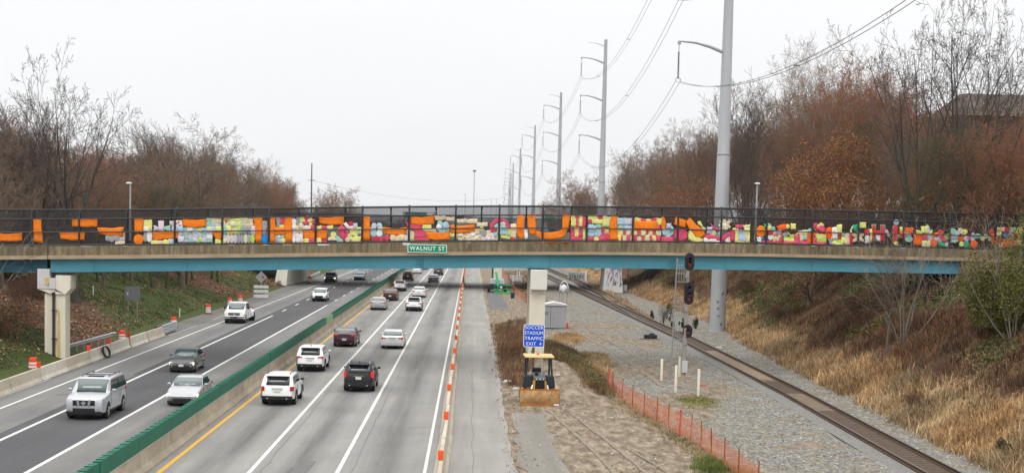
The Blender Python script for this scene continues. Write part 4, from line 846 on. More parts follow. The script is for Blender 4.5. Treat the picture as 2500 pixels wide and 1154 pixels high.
    for s in (-1, 1):
        y0, y1 = s*Wd*.30, s*Wd*.455; top_ = hz-.05
        mb = MB(); mb.hexa([(fx-.10, y0, top_-.20), (fx-.17, y1, top_-.18), (fx-.38, s*Wd*.475, top_-.13), (fx-.3, y0, top_-.2)], [(fx-.16, y0, top_-.02), (fx-.22, y1, top_+.02), (fx-.42, s*Wd*.465, top_+.03), (fx-.34, y0, top_)])
        for v_ in range(len(mb.v)): mb.v[v_] = (mb.v[v_][0]+.065, mb.v[v_][1], mb.v[v_][2])
        mb.build('headlight', {None: head_m, 'on': head_on, 'warm': head_warm}[lights if not away else None], root, bevel=.015)
        mb = MB(); mb.lathe([(.02, 0), (.055, 0), (.05, .03)], (fx-.035, s*Wd*.36, .46 if kind == 'sedan' else .55), 'x', 10); mb.build('fog_light', head_m, root)
    big = kind == 'pickup'
    gx = fx-.005; gt, gb = (hz-.10, hz-.26) if kind == 'sedan' else (hz-.10, hz-.36) if not big else (hz-.12, hz-.50)
    mb = MB(); gw = Wd*.27
    if 'lowgrille' in opts: gt, gb, gw = hz-.14, hz-.24, Wd*.25
    mb.box((gx-.10, -gw, gb), (gx+.012-(.04 if kind == 'sedan' else .0), gw, gt)); mb.build('grille', trim, root, bevel=.01)
    mb = MB(); gxx = gx+.016-(.04 if kind == 'sedan' else .0)
    if big:
        for k in range(4): mb.box((gxx, -gw, gb+.02+k*.1), (gxx+.015, gw, gb+.055+k*.1))
        mb.box((gxx+.002, -gw-.02, gb-.02), (gxx+.014, -gw+.02, gt+.02)); mb.box((gxx+.002, gw-.02, gb-.02), (gxx+.014, gw+.02, gt+.02))
        mb.ball((gxx+.02, 0, (gb+gt)/2), (.012, .12, .05), 12, 6)
    elif 'vgrille' in opts:
        for y in (-.30, .30): mb.hexa([(gxx, y*.82-.05, gb-.02), (gxx, y*.82+.05, gb-.02), (gxx+.02, y*.82+.05, gb-.02), (gxx+.02, y*.82-.05, gb-.02)], [(gxx-.02, y-.06, gt+.03), (gxx-.02, y+.06, gt+.03), (gxx, y+.06, gt+.03), (gxx, y-.06, gt+.03)])
        mb.lathe([(.075, 0), (.10, 0), (.10, .015), (.075, .015)], (gxx+.01, 0, (gb+gt)/2), 'x', 16); mb.box((gxx+.012, -.13, (gb+gt)/2-.022), (gxx+.03, .13, (gb+gt)/2+.022))
    else:
        mb.box((gxx, -gw, gt-.035), (gxx+.008, gw, gt-.012)); mb.lathe([(.028, 0), (.06, 0), (.06, .012), (.028, .012)], (gxx+.008, 0, gt-.05), 'x', 14)
        if 'twobar' in opts: mb.box((gxx, -gw, gb+.02), (gxx+.008, gw, gb+.04))
    mb.build('badge', chrome, root)
    mb = MB()
    if big:
        mb.box((fx-.05, -Wd*.49, .50), (fx+.11, Wd*.49, .78)); mb.build('front_bumper', chrome, root, bevel=.03); mb = MB(); mb.box((fx-.02, -Wd*.42, .34), (fx+.05, Wd*.42, .49)); mb.build('air_dam', trim, root, bevel=.02)
        mb = MB(); mb.box((fx+.105, -.35, .56), (fx+.118, .35, .68)); mb.build('bumper_opening', trim, root)
    else:
        zi = .28 if kind == 'sedan' else .44
        mb.box((fx-.10, -Wd*.27, zi), (fx+.006, Wd*.27, zi+.17)); mb.build('air_intake', trim, root, bevel=.01)
        mb = MB(); mb.box((fx-.16, -Wd*.43, zb-.06), (fx-.02, Wd*.43, zb+.07)); mb.build('front_skirt_shade', trim if True else pm, root, bevel=.01)  # black strip standing in for the shade under the front bumper
    if 'frontplate' in opts: mb = MB(); mb.box((fx+.005, -.16, .42), (fx+.02, .16, .56)); mb.build('licence_plate', plate_m, root)
    mb = MB()
    for s in (-1, 1): mb.tube([(p['cw']+.10, s*.55, p['h1']+.02), (p['cw']-.02, s*.1, p['h1']+.09)], .012, 5)
    mb.build('wiper', trim, root)
    # ---- rear
    tl = tail_on if lights == 'brake' else tail_m; bt = p['dz'] if kind == 'sedan' else p['belt']
    for s in (-1, 1):
        if 'talltail' in opts: z0_, z1_, yi = .88, bt+.10, .395
        elif kind == 'sedan': z0_, z1_, yi = bt-.26, bt-.08, .27
        elif 'boxtail' in opts: z0_, z1_, yi = bt-.32, bt-.05, .37
        elif 'wrap' in opts: z0_, z1_, yi = bt-.22, bt-.06, .28
        else: z0_, z1_, yi = bt-.26, bt-.02, .34
        mb = MB(); o_y = Wd*.462; ii = .02 if 'wrap' not in opts and kind != 'sedan' else .05
        mb.hexa([(tx+.03, s*Wd*yi, z0_+ii), (tx+.10, s*o_y, z0_), (tx+.34, s*(o_y+.035), z0_+.04), (tx+.34, s*Wd*yi, z0_+.04)], [(tx+.04, s*Wd*yi, z1_-ii), (tx+.12, s*o_y, z1_), (tx+.36, s*(o_y+.03), z1_), (tx+.36, s*Wd*yi, z1_)])
        mb.build('taillight', tl, root, bevel=.015)
    if 'lightbar' in opts:
        mb = MB(); mb.box((tx+.03, -Wd*.40, bt-.17), (tx+.07, Wd*.40, bt-.11)); mb.build('light_bar', tail_m, root)
    zp = .82 if kind == 'sedan' and 'highplate' in opts else (.58 if kind == 'sedan' else .86)
    if 'platelow' in opts: zp = .62
    if plate and kind != 'pickup':
        mb = MB(); mb.box((tx-.012, -.17, zp-.08), (tx+.05, .17, zp+.07)); mb.build('licence_plate', plate_m, root)
    mb = MB(); mb.box((tx+.0, -.30, zp+.09), (tx+.05, .30, zp+.125)); mb.build('tailgate_trim', chrome, root)
    mb = MB(); lz = .36 if kind == 'sedan' else .50
    mb.box((tx+.04-(.05 if (dark_low or kind == 'suv') else 0), -Wd*.44, zb-.01), (tx+.3, Wd*.44, lz+.06 if kind == 'suv' or dark_low else zb+.06)); mb.build('rear_valance', trim, root, bevel=.02)
    mb = MB(); 
    for s in (-1, 1): mb.lathe([(.03, 0), (.045, 0), (.045, .1), (.03, .1)], (tx-.03, s*Wd*.28, zb+.05), 'x', 10)
    mb.build('exhaust', chrome, root)
    # seams and handles
    mb = MB()
    for s in (-1, 1):
        for x in (p['cw']-.10, mid, max(rx0-.1, xr+ra+.02) if kind != 'suv' else xr+ra+.05):
            y = s*(hw(x, .7)+.002); mb.box((x-.008, min(y, y-s*.01), zb+.18), (x+.008, max(y, y-s*.01), p['belt']-.08))
    mb.build('door_seam', trim, root)
    for s in (-1, 1):
        for x in (mid+.16, mid-.75):
            mb = MB(); y = s*(hw(x, .85)+.012); mb.box((x-.09, y-.015, p['belt']-.17), (x+.09, y+.015, p['belt']-.13)); mb.build('door_handle', chrome if 'chromeh' in opts else pm, root)
    if 'rack' in opts:
        for s in (-1, 1):
            mb = MB(); y = s*Wd*.33; mb.tube([(p['rf']-.25, y, rz-.02), (p['rf']-.4, y, rz+.05), (p['rr']+.35, y, rz+.05), (p['rr']+.2, y, rz-.03)], .022, 6); mb.build('roof_rail', (chrome if 'chromerack' in opts else trim), root, smooth=60)
        if model == 'bigsuv':
            mb = MB()
            for x in (-.3, -1.5): mb.tube([(x, -Wd*.33, rz+.05), (x, Wd*.33, rz+.05)], .02, 6)
            mb.build('cross_bar', trim, root)
            mb = MB(); mb.box((p['rf']-.75, -.4, rz-.005), (p['rf']-.25, .4, rz+.012)); mb.build('sunroof', glass, root)
    elif 'sunroof' in opts:
        mb = MB(); mb.box((p['rf']-1.0, -.4, rz-.012), (p['rf']-.25, .4, rz+.006)); mb.build('sunroof', glass, root)
    if 'spoiler' in opts or kind == 'suv':
        mb = MB(); mb.hexa([(p['rr']-.22, -Wd*.33, rz-.07), (p['rr']+.15, -Wd*.34, rz-.05), (p['rr']+.15, Wd*.34, rz-.05), (p['rr']-.22, Wd*.33, rz-.07)], [(p['rr']-.22, -Wd*.33, rz-.04), (p['rr']+.15, -Wd*.34, rz+.004), (p['rr']+.15, Wd*.34, rz+.004), (p['rr']-.22, Wd*.33, rz-.04)]); mb.build('spoiler', trim if 'blackspoiler' in opts else (paint(roofcol) if roofcol else pm), root, bevel=.01)
    if 'steps' in opts:
        for s in (-1, 1): mb = MB(); mb.box((xr+ra+.05, min(s*Wd*.47, s*Wd*.52), .36), (xf-ra-.05, max(s*Wd*.47, s*Wd*.52), .42)); mb.build('side_step', trim, root, bevel=.015)
    if 'antenna' in opts: mb = MB(); mb.tube([(p['rr']+.35, 0, rz), (p['rr']+.30, 0, rz+.14)], [.03, .008], 6); mb.build('antenna', trim, root)
    if kind == 'pickup':
        mb = MB(); mb.box((tail+.12, -Wd*.41, p['belt']-.12), (p['rb']-.15, Wd*.41, p['belt']-.085)); mb.build('bed', trim, root)
        for s in (-1, 1):                 # wide rear wings over the double wheels
            mb = MB(); f = lambda x, z: (x, s*Wd*.47, z); g_ = lambda x, z: (x, s*(Wd*.5+.20), z-.03)
            mb.prism([(xr-.62, .50), (xr-.47, .5), (xr-.45, .72), (xr-.25, .93), (xr+.25, .93), (xr+.45, .72), (xr+.47, .5), (xr+.62, .50), (xr+.60, 1.0), (xr+.4, 1.14), (xr-.4, 1.14), (xr-.60, 1.0)], f, g_); mb.build('wheel_flare', pm, root, bevel=.03)
            mb = MB(); mb.lathe([(r*.58, -.12), (r*.95, -.12), (r, -.09), (r, .09), (r*.95, .12), (r*.3, .12)], axis='y', n=20); wh = mb.build('wheel', tyre_m, root, smooth=40); wh.location = (xr, s*(Wd/2+.1), r-.004)
        mb = MB()
        for k in range(5): mb.ball((p['rf']-.15, -.55+.275*k, rz+.0), (.06, .04, .03), 8, 4)
        mb.build('roof_marker', amber, root)
        mb = MB(); mb.ball((-1.9, .35, 1.45), (.35, .25, .22), 8, 5); mb.ball((-2.5, -.2, 1.4), (.3, .4, .16), 8, 5); mb.build('load', mat('grey_tarp', (.45, .46, .47), .7, var=.2, scale=5), root, smooth=60)
    return root
GL = 'cars coming towards the camera on the left carriageway'; GR = 'cars driving away on the right carriageway'
def dn(L): return L/2
car('bigsuv', 'lightsilver', 'large silver SUV with roof rack and three-part black grille, nearest vehicle at the lower left', -19.15, 73.6+2.63, False, 'suv', 'SUV', opts='vgrille rack steps chromeh', group=GL)
car('sedan', 'silver', 'pale silver sedan close to the green median screen, beside the large silver SUV', -15.5, 79.8+2.4, False, 'sedan', 'car', lights='warm', opts='lowgrille', group=GL)
car('compact', 'grey', 'dark grey compact sedan in the dark lane behind the large silver SUV', -18.95, 97.3+2.2, False, 'sedan', 'car', lights='warm', opts='frontplate twobar chromeh', group=GL)
car('pickup', 'white', 'white heavy pickup with wide rear wings and black tow mirrors, headlights on', -23.0, 144.4+3.1, False, 'pickup_truck', 'pickup truck', lights='warm', group=GL)
car('cross', 'white', 'white crossover with roof rails coming alone between the dashed and solid lines', -19.2, 187.5+2.3, False, 'suv', 'SUV', opts='rack', dark_low=True, group=GL)
car('suv', 'navy', 'dark SUV with bright headlights just below the bridge girder, left lane', -23.4, 245.5+2.4, False, 'suv', 'SUV', lights='on', group=GL)
car('sedan', 'bluegrey', 'blue-grey sedan just below the bridge girder, beside the dark SUV with bright headlights', -19.6, 258.8+2.4, False, 'sedan', 'car', opts='lowgrille', group=GL)
car('suv', 'white', 'white boxy SUV with roof rails, nearest vehicle by the yellow line', -10.5, 80.9+2.35, True, 'suv', 'SUV', opts='boxtail rack blackmirror', dark_low=True, group=GR)
car('suv', 'white', 'white SUV with winged red tail lights, second vehicle by the yellow line', -10.75, 99.6+2.35, True, 'suv', 'SUV', opts='wrap antenna', dark_low=True, group=GR)
car('suv', 'black', 'black SUV with tall upright red tail lights and silver roof rails in the middle lane', -6.6, 88.2+2.4, True, 'suv', 'SUV', lights='brake', opts='talltail rack chromerack antenna', group=GR)
car('saloon', 'maroon', 'dark maroon sedan by the yellow line ahead of the white SUVs', -10.2, 120.2+2.5, True, 'sedan', 'car', opts='paleglass platelow', group=GR)
car('sedan', 'white', 'white sedan with red tail lights alone in the right part of the middle lane', -6.25, 119.2+2.4, True, 'sedan', 'car', opts='highplate paleglass', group=GR)
car('sedan', 'silver', 'silver sedan by the yellow line behind the dark red sedan with a red light bar', -10.75, 171.9+2.4, True, 'sedan', 'car', opts='highplate paleglass', group=GR)
car('cross', 'white', 'white electric crossover with black spoiler and black lower bumper in the middle lane', -6.55, 171+2.3, True, 'suv', 'SUV', opts='blackspoiler wrap platelow', dark_low=True, plate=False, group=GR)
car('saloon', 'darkred', 'dark red sedan with a full-width red light bar by the yellow line', -10.5, 193.3+2.4, True, 'sedan', 'car', opts='lightbar platelow', group=GR)
car('cross', 'silver', 'pale silver hatchback by the yellow line ahead of the dark red sedan', -10.6, 220.6+2.3, True, 'hatchback', 'car', opts='talltail', group=GR)
car('sedan', 'white', 'small white sedan ahead of the white electric crossover', -7.1, 203.6+2.3, True, 'sedan', 'car', opts='paleglass platelow', group=GR)
car('suv', 'plum', 'dark plum SUV near the bridge girder beside the median barrier', -11.1, 260.2+2.3, True, 'suv', 'SUV', opts='boxtail', group=GR)
car('sedan', 'pewter', 'grey sedan with a pale roof in the middle lane near the bridge girder', -6.5, 255.7+2.4, True, 'sedan', 'car', opts='paleglass', roofcol='silver', group=GR)
car('suv', 'darkred', 'dark SUV with lit red tail lights partly hidden by the bridge girder', -6.45, 293+2.4, True, 'suv', 'SUV', lights='brake', opts='wrap', group=GR)
car('sedan', 'white', 'white sedan partly hidden by the bridge girder', -11.0, 299.5+2.4, True, 'sedan', 'car', group=GR)
car('sedan', 'black', 'black sedan whose tail alone shows below the bridge girder, beyond the white one', -10.4, 327.3+2.4, True, 'sedan', 'car', group=GR)
# ================================================================ BARRIERS AND ROAD FURNITURE
orange_p = mat('safety_orange', (.86, .115, .02), .45, var=.06, scale=4, spec=.4); red_o = mat('red_orange', (.80, .055, .015), .45, var=.08, scale=4); reflw = mat('reflective_white', (.74, .74, .74), .4, var=.05)
barr = mat('barrier_concrete', (.36, .315, .25), .85, scale=1.3, world=True, col2=(.52, .47, .385), stretch=(1, .25, 1))
barr2 = mat('barrier_concrete_pale', (.44, .41, .35), .85, scale=1.5, world=True, col2=(.60, .565, .49))
med = mat('median_concrete', (.25, .215, .165), .85, scale=1.4, world=True, col2=(.42, .37, .29), stretch=(1, .35, .8))
JP = [(-.30, 0), (-.30, .07), (-.17, .25), (-.085, .81), (.085, .81), (.17, .25), (.30, .07), (.30, 0)]
def jersey(mb, L, prof=JP): return mb.prism(prof, lambda x, z: (x, -L/2, z), lambda x, z: (x, L/2, z))
def barrier_unit(label, group, delin, L=6.0):
    root = thing('barrier_section', label, 'barrier', (0, 0, 0), group=group)
    jersey(MB(), L-.05).build('concrete_block', barr2 if delin == 2 else barr, root, bevel=.012)
    mb = MB()
    for k in range(6):
        y = -L/2+.6+k*(L-1.2)/5
        for s in (-1, 1): mb.box((s*.235-.012, y-.05, .12), (s*.235+.012, y+.05, .17))
    mb.build('drain_slot', tar, root)
    if delin:
        mb = MB(); mb.box((-.115, -L/2+.02, .81), (.115, -L/2+.055, 1.19)); mb.box((-.03, -L/2-.01, .81), (.03, -L/2+.02, 1.1)); mb.build('orange_marker', orange_p if delin == 1 else red_o, root, bevel=.006)
        mb = MB(); mb.box((.085, -L/2+.05, .66), (.12, -L/2+.2, .72)); mb.build('lifting_hook', galv, root)
    return root
# right-hand temporary barrier, every second block carries a marker
gR1, gR2 = 'barrier blocks with orange markers, right of the highway', 'plain barrier blocks, right of the highway'
LR = 6.15; pa = barrier_unit('tan concrete barrier block topped by an orange marker, in the line right of the highway', gR1, 1); pb = barrier_unit('tan concrete barrier block without a marker, in the line right of the highway', gR2, 0)
Y = 55.3; k = 0; first = {0: True, 1: True}
while Y < 420:
    s = pa if k % 2 else pb; lx = -1.02-.0012*(Y-60)+random.uniform(-.03, .03)
    if first[k % 2]: s.location = (lx, Y, 0); first[k % 2] = False
    else: copy_tree(s, (lx, Y, 0), random.uniform(-.006, .006))
    Y += LR; k += 1
# left-hand barrier and its red markers
gL = 'barrier blocks on the left verge'
pl = barrier_unit('concrete barrier block with red marker on the left verge', gL, 2); pq = barrier_unit('plain concrete barrier block on the left verge', gL+', plain', 0)
posL = [(-26.45, 124.4), (-26.5, 118.2), (-26.55, 112.1), (-26.5, 106), (-26.45, 99.9), (-26.4, 93.8), (-26.35, 87.7), (-26.3, 81.6), (-26.2, 75.5)]
names = ['last concrete block of the left barrier, next to the stacked guardrails', 'left barrier block with a red marker, second from the stacked guardrails', 'left barrier block with a red marker, third from the stacked guardrails', 'left barrier block carrying the coiled black hose', 'left barrier block with drain slots just beyond the bridge pier', 'left barrier block with a red marker in front of the bridge pier', 'left barrier block with drain slots between the pier and the frame edge', 'left barrier block beside the nearest orange drum', 'left barrier block at the left frame edge']
mk = [0, 1, 1, 1, 0, 1, 0, 0, 0]
f1 = f2 = True
for (x, y), lb, m_ in zip(posL, names, mk):
    src, fst = (pl, f1) if m_ else (pq, f2)
    if fst: src.location = (x, y, 0); src['label'] = lb
    else: copy_tree(src, (x, y, 0), .008, lb, gL)
    if m_: f1 = False
    else: f2 = False
# stacked guard-rail beams at its end
wbeam = [(-.155, .0), (-.10, .04), (-.06, .04), (-.03, .0), (.03, .0), (.06, .04), (.10, .04), (.155, .0)]
def wrail(mb, p0, p1, z0, z1, s=1, sc=1.):
    p0, p1 = Vector(p0), Vector(p1); d = (p1-p0).normalized(); nrm = Vector((-d.y, d.x, 0))*s
    V = []
    for p, z in ((p0, z0), (p1, z1)):
        for h, o in wbeam: V.append((p.x+nrm.x*o*sc*1.6, p.y+nrm.y*o*sc*1.6, z+h*sc))
    for p, z in ((p0, z0), (p1, z1)):
        for h, o in wbeam: V.append((p.x+nrm.x*(o*sc*1.6-.012), p.y+nrm.y*(o*sc*1.6-.012), z+h*sc))
    n = 8; mb.add(V, [(i, i+1, n+i+1, n+i) for i in range(n-1)]+[(2*n+i+1, 2*n+i, 3*n+i, 3*n+i+1) for i in range(n-1)])
root = thing('guardrail_stack', 'grey crash terminal of three stacked guardrail beams at the end of the left barrier', 'crash terminal', (-26.75, 130.6, 0))
mb = MB(); mb.box((-.35, -3.2, 0.04), (.22, 3.1, .82)); mb.build('frame', mat('dark_grey_steel', (.05, .055, .06), .6, var=.2, scale=3), root, bevel=.02)
for z in (.2, .48, .76): mb = MB(); wrail(mb, (.25, -3.0, 0), (.25, 3.3, 0), z, z, -1, .9); mb.build('beam', mat('galvanised_bright', (.42, .43, .45), .4, var=.1, scale=2, metal=.3, world=True), root, smooth=30)
# guardrail behind the left barrier
p0, p1 = GT(152, 872), GT(276, 834)
root = thing('guardrail', 'steel guardrail running up behind the left barrier from the bridge pier', 'guardrail', p0); d = p1-p0
mb = MB(); wrail(mb, (0, 0, 0), (d.x, d.y, 0), .62, .62+d.z, -1, 1.0); mb.build('beam', galv, root, smooth=30)
mb = MB(); mb.tube([(d.x, d.y, d.z+.62), (d.x+.05, d.y+.25, d.z+.66), (d.x-.1, d.y+.4, d.z+.6)], .14, 8); mb.build('end_piece', galv, root, smooth=50)
for k in range(8): q = d*(k/7.2); mb = MB(); mb.box((q.x-.12, q.y-.06, q.z-.3), (q.x-.04, q.y+.06, q.z+.72)); mb.build('post', galv, root)
# coiled hose on the barrier
root = MB(); 
for k in range(5):
    c_ = Vector((-26.16+.02*k, 106.5+.05*k, .44)); root.tube([c_+Vector((.20*math.cos(a)*.3-.13*math.sin(a), .62*math.cos(a), .40*math.sin(a))) for a in [2*PI*i/20 for i in range(21)]], .028, 6)
for i_ in range(len(root.v)): v_ = root.v[i_]; root.v[i_] = (v_[0]+26.16, v_[1]-106.5, v_[2])
o = root.build('hose_coil', mat('black_rubber', (.02, .02, .022), .6, var=0), smooth=60, loc=(-26.16, 106.5, 0)); tag(o, 'coil of black hose hung over the left concrete barrier', 'hose')
# median barrier and glare screen
root = thing('median_barrier', 'long concrete median barrier carrying the green glare screen between the carriageways', 'barrier', (-13.1, 0, 0))
MP = [(-.34, 0), (-.34, .08), (-.19, .32), (-.11, .9), (.11, .9), (.19, .32), (.34, .08), (.34, 0)]
Y = 40; k = 0
while Y < 520:
    L = 6.1 if Y < 200 else 24; o = jersey(MB(), L-.04, MP).build('concrete_block', med, root); o.location = (0, Y+L/2, 0); Y += L
Lsc = root
scr = mat('screen_green', (.002, .105, .062), .5, scale=.7, world=True, col2=(.004, .135, .082)); scr2 = mat('screen_pale_green', (.22, .36, .22), .6, var=.1, scale=2)
MB_cache = {}
def screen(Y0, Y1, m, pitch=.45, zt=.62):
    mb = MB(); y = Y0; kk = 0; zt = zt+random.uniform(-.035, .02)
    while y < Y1-.1:                       # overlapping upright blades, each set slantwise
        w = min(pitch, Y1-y); a = .16; j = (.012 if kk % 2 else 0)
        mb.hexa([(-.13, y, .905), (.14, y+.03, .905), (.15, y+w+.02, .905), (-.12, y+w-.01, .905)], [(-.13, y, .905+zt+j), (.14, y+.03, .905+zt+j), (.15, y+w+.02, .905+zt-.025+j), (-.12, y+w-.01, .905+zt-.025+j)])
        y += pitch; kk += 1
    return mb.build('glare_screen', m, Lsc, bevel=0)
for Y0, Y1, m in [(46, 51.9, scr), (52.1, 58.15, scr), (58.2, 64.5, scr), (64.55, 70.8, scr), (70.85, 77.2, scr), (77.25, 83.6, scr), (83.65, 90, scr), (90.05, 96.1, scr), (96.45, 103.5, scr), (103.55, 111, scr), (111.05, 119, scr), (119.05, 126.8, scr), (126.85, 133.6, scr), (133.7, 139.8, scr2), (139.9, 152, scr), (152.05, 166, scr), (166.05, 185, scr), (185.05, 210, scr), (210.05, 250, scr), (250.05, 300, scr), (300.05, 380, scr), (380.05, 520, scr)]: screen(Y0, Y1, m)
mb = MB()
mb.box((.105, 46, .88), (.15, 180, .915))
mb.build('fixing_rail', mat('pale_plastic', (.45, .44, .36), .7, var=.1), Lsc)
# drums
def drum(label, p, tilt=0):
    if drum.src: return copy_tree(drum.src, p, random.uniform(0, 3), label)
    root = thing('traffic_drum', label, 'traffic drum', p, group='orange and white drums on the left verge'); drum.src = root
    mb = MB(); mb.lathe([(.28, .07), (.29, .09), (.275, .32), (.265, .33), (.262, .54), (.25, .55), (.247, .75), (.235, .76), (.232, .96), (.20, 1.0), (.19, 1.02)], n=22); mb.build('drum_body', red_o, root, smooth=40)
    for z0, z1, r_ in ((.15, .30, .292), (.36, .51, .277), (.59, .72, .262)): mb = MB(); mb.lathe([(r_-.003, z0), (r_, z0), (r_-.008, z1), (r_-.012, z1)], n=22); mb.build('reflective_band', reflw, root, smooth=40)
    mb = MB(); mb.lathe([(.42, 0), (.42, .06), (.3, .09), (.28, .09)], n=16); mb.build('rubber_base', trim, root, smooth=40)
    return root
drum.src = None
drum('orange drum behind the barrier, left of the bridge pier', GT(80, 900)+Vector((0, 0, -.28)))
drum('orange and white drum behind the left barrier, right of the bridge pier', GT(298, 834)+Vector((0, 0, -.1)))
drum('orange drum standing behind the stacked guardrails', GT(424, 800))
drum('orange and white drum at the verge left of the white pickup', GT(508.5, 766))
drum('orange drum half hidden by the roof of the white pickup', GT(561, 748))
drum('orange and white drum above the roof of the white pickup', GT(586.5, 742))
drum('small drum standing at the foot of the far guardrail', GT(757, 690))
# signs on the left bank
def signboard(name, label, px, ybase, wpx, hpx, ytop, m, legs=2, diamond=False):
    p = GT(px, ybase); s = F/p.y; w, h = wpx/s, hpx/s; zt = D(px, ytop, p.y).z
    root = thing(name, label, 'sign', p)
    for k in range(legs):
        x = (k-.5)*w*.62 if legs == 2 else 0
        mb = MB(); mb.box((x-.035, .02, -.4), (x+.035, .06, zt-p.z-.05)); mb.build('post', galv, root)
    return root, w, h, zt-p.z
root, w, h, zt = signboard('road_sign', 'grey back of a square road sign on two posts in the left grass bank', 323.5, 766, 36, 35, 698.5, None)
MB().box((-w/2, -.02, zt-h), (w/2, .015, zt)).build('sign_panel', mat('grey_sheet', (.17, .175, .185), .5, var=.08, scale=2), root, bevel=.01)
MB().box((-w/2+.12*w, -.028, zt-h*.62), (-w/2+.22*w, -.021, zt-h*.38)).build('sticker', mat('pale_sticker', (.5, .5, .5), .5, var=0), root)
p = GT(637, 728); s = F/p.y
root = thing('temporary_sign', 'diamond sign back above three white boards on a stand at the left verge', 'sign', p)
zc = (D(638, 676, p.y)-p).z; a = 14.5/s
MB().prism([(0, -a), (a, 0), (0, a), (-a, 0)], lambda x, z: (x, -.01, zc+z), lambda x, z: (x, .02, zc+z)).build('diamond_panel', mat('bare_aluminium', (.36, .36, .37), .5, var=.08, scale=2), root)
MB().box((-.10+.2, -.03, zc-.12), (.42, -.011, zc+.12)).build('red_tab', mat('tab_red', (.55, .03, .03), .6, var=0), root)
for k in range(3): MB().box((-.95, -.03, zc-1.25-.60*k-.18), (.95, .01, zc-1.25-.60*k+.18)).build('board', reflw, root, bevel=.01)
MB().box((-.05, .012, 0), (.05, .06, zc+.3)).box((-.6, .012, .2), (-.54, .06, zc-.9)).box((.54, .012, .2), (.6, .06, zc-.9)).build('post', galv, root)
MB().ball((-.35, 0, .1), (.35, .2, .14), 8, 5).ball((.4, .05, .1), (.35, .2, .14), 8, 5).build('sandbag', mat('sandbag', (.62, .60, .56), .9, var=.15, scale=8), root)
for px, yb, yt, lb in ((227.5, 722, 697, 'thin white stake on the leaf-covered bank right of the left pier'), (438.5, 774, 752, 'thin white stake between two orange drums on the left verge')):
    p = GT(px, yb); h = (D(px, yt, p.y)-p).z; tag(MB().box((-.05, -.03, -.2), (.05, .03, h)).box((-.055, -.035, h*.75), (.055, .035, h*.78)).build('marker_stake', white_paint, loc=p), lb, 'stake')
# far guard rails near the second bridge
for (a_, b_, lb) in (((674, 700), (700, 692), 'short guardrail left of the pale wall below the bridge'), ((756, 684), (781, 672), 'short guardrail right of the pale wall below the bridge')):
    p0, p1 = G(*a_), G(*b_); d = p1-p0; root = thing('guardrail', lb, 'guardrail', p0)
    mb = MB(); wrail(mb, (0, 0, 0), d, .6, .6, -1, 1.6); mb.build('beam', galv, root, smooth=30)
    for k in range(4): q = d*(k/3.3); MB().box((q.x-.1, q.y-.1, 0), (q.x+.02, q.y+.1, .75)).build('post', galv, root)

# ================================================================ SECOND BRIDGE, HIDDEN BEHIND THE FIRST
root = thing('overpass', 'second road bridge behind the first, its pale parapet seen through the mesh', 'bridge', (0, 232, 0)); B2 = root
MB().box((-75, 0, 7.75), (75, .4, 9.35)).box((-75, 24, 7.75), (75, 24.4, 9.35)).build('parapet', conc_grey, root)
MB().box((-75, .401, 7.6), (75, 23.999, 8.4)).build('road_deck', conc_grey, root)
for y in (1.2, 7, 13, 19, 23.2): MB().box((-40, y, 6.35), (38, y+.3, 7.59)).build('girder', blue_dull, root)
wallm = mat('pale_wall', (.56, .53, .46), .8, scale=.5, world=True, col2=(.68, .65, .58))
mb = MB(); mb.hexa([(-30.6, -1.5, 0), (-28.7, -1.5, 0), (-28.0, 23, 0), (-30.0, 23, 0)], [(-29.6, .5, 6.3), (-28.4, .5, 6.3), (-28.0, 23, 6.3), (-29.2, 23, 6.3)]); mb.build('abutment_wall', wallm, root)
MB().box((3.6, .9, 0), (4.9, 2.4, 6.3)).box((3.6, 11, 0), (4.9, 12.4, 6.3)).box((3.6, 21, 0), (4.9, 22.4, 6.3)).build('pier', cream, root)
# right pier with graffiti
q0, q1 = GT(1474, 712), GT(1519, 722)
def xw(px, y): return D(px, y, 234).x
mb = MB(); mb.hexa([(xw(1472, 712), 2, -.3), (xw(1521, 720), 2, -.3), (xw(1521, 720), 9, -.3), (xw(1472, 712), 9, -.3)], [(xw(1480, 655), 2.2, 6.3), (xw(1514, 655), 2.2, 6.3), (xw(1514, 655), 9, 6.3), (xw(1480, 655), 9, 6.3)]); mb.build('graffiti_pier', mat('whitewashed_concrete', (.62, .60, .58), .8, scale=1.2, col2=(.76, .75, .73), stretch=(1, 1, .3)), root)
rr = random.Random(8)
for nm_, c_, n in (('blue', (.12, .36, .48), 20), ('pink', (.55, .22, .34), 16), ('violet', (.25, .18, .36), 10), ('black', (.03, .03, .04), 8)):
    mb = MB()
    for k in range(n):
        z = rr.uniform(.8, 4.3); u = rr.uniform(.06, .9); xa, xb = lerp(xw(1473, 700), xw(1482, 655), z/6.3), lerp(xw(1520, 712), xw(1513, 655), z/6.3); x = lerp(xa, xb, u); yy = 1.97+.2*z/6.6
        w_, h_ = rr.uniform(.06, .2), rr.uniform(.3, .9); sl_ = rr.uniform(.1, .35); mb.hexa([(x, yy-.02, z), (x+w_, yy-.02, z), (x+w_, yy+.03, z), (x, yy+.03, z)], [(x+sl_, yy-.0+h_*.02, z+h_), (x+sl_+w_*.6, yy+h_*.02, z+h_), (x+sl_+w_*.6, yy+.05, z+h_), (x+sl_, yy+.05, z+h_)])
    mb.build('graffiti', mat('graffiti_'+nm_, c_, .7, var=.2, scale=3), root)
mm2 = meshm
n_ = 0
for k in range(60):
    x = -75+2.5*k; MB().box((x-.04, .18, 9.35), (x+.04, .26, 11.4)).build('fence_post', black, root)
mb = MB(); mb.add([(-75, .16, 9.35), (75, .16, 9.35), (75, .16, 11.35), (-75, .16, 11.35)], [(0, 1, 2, 3)]); 
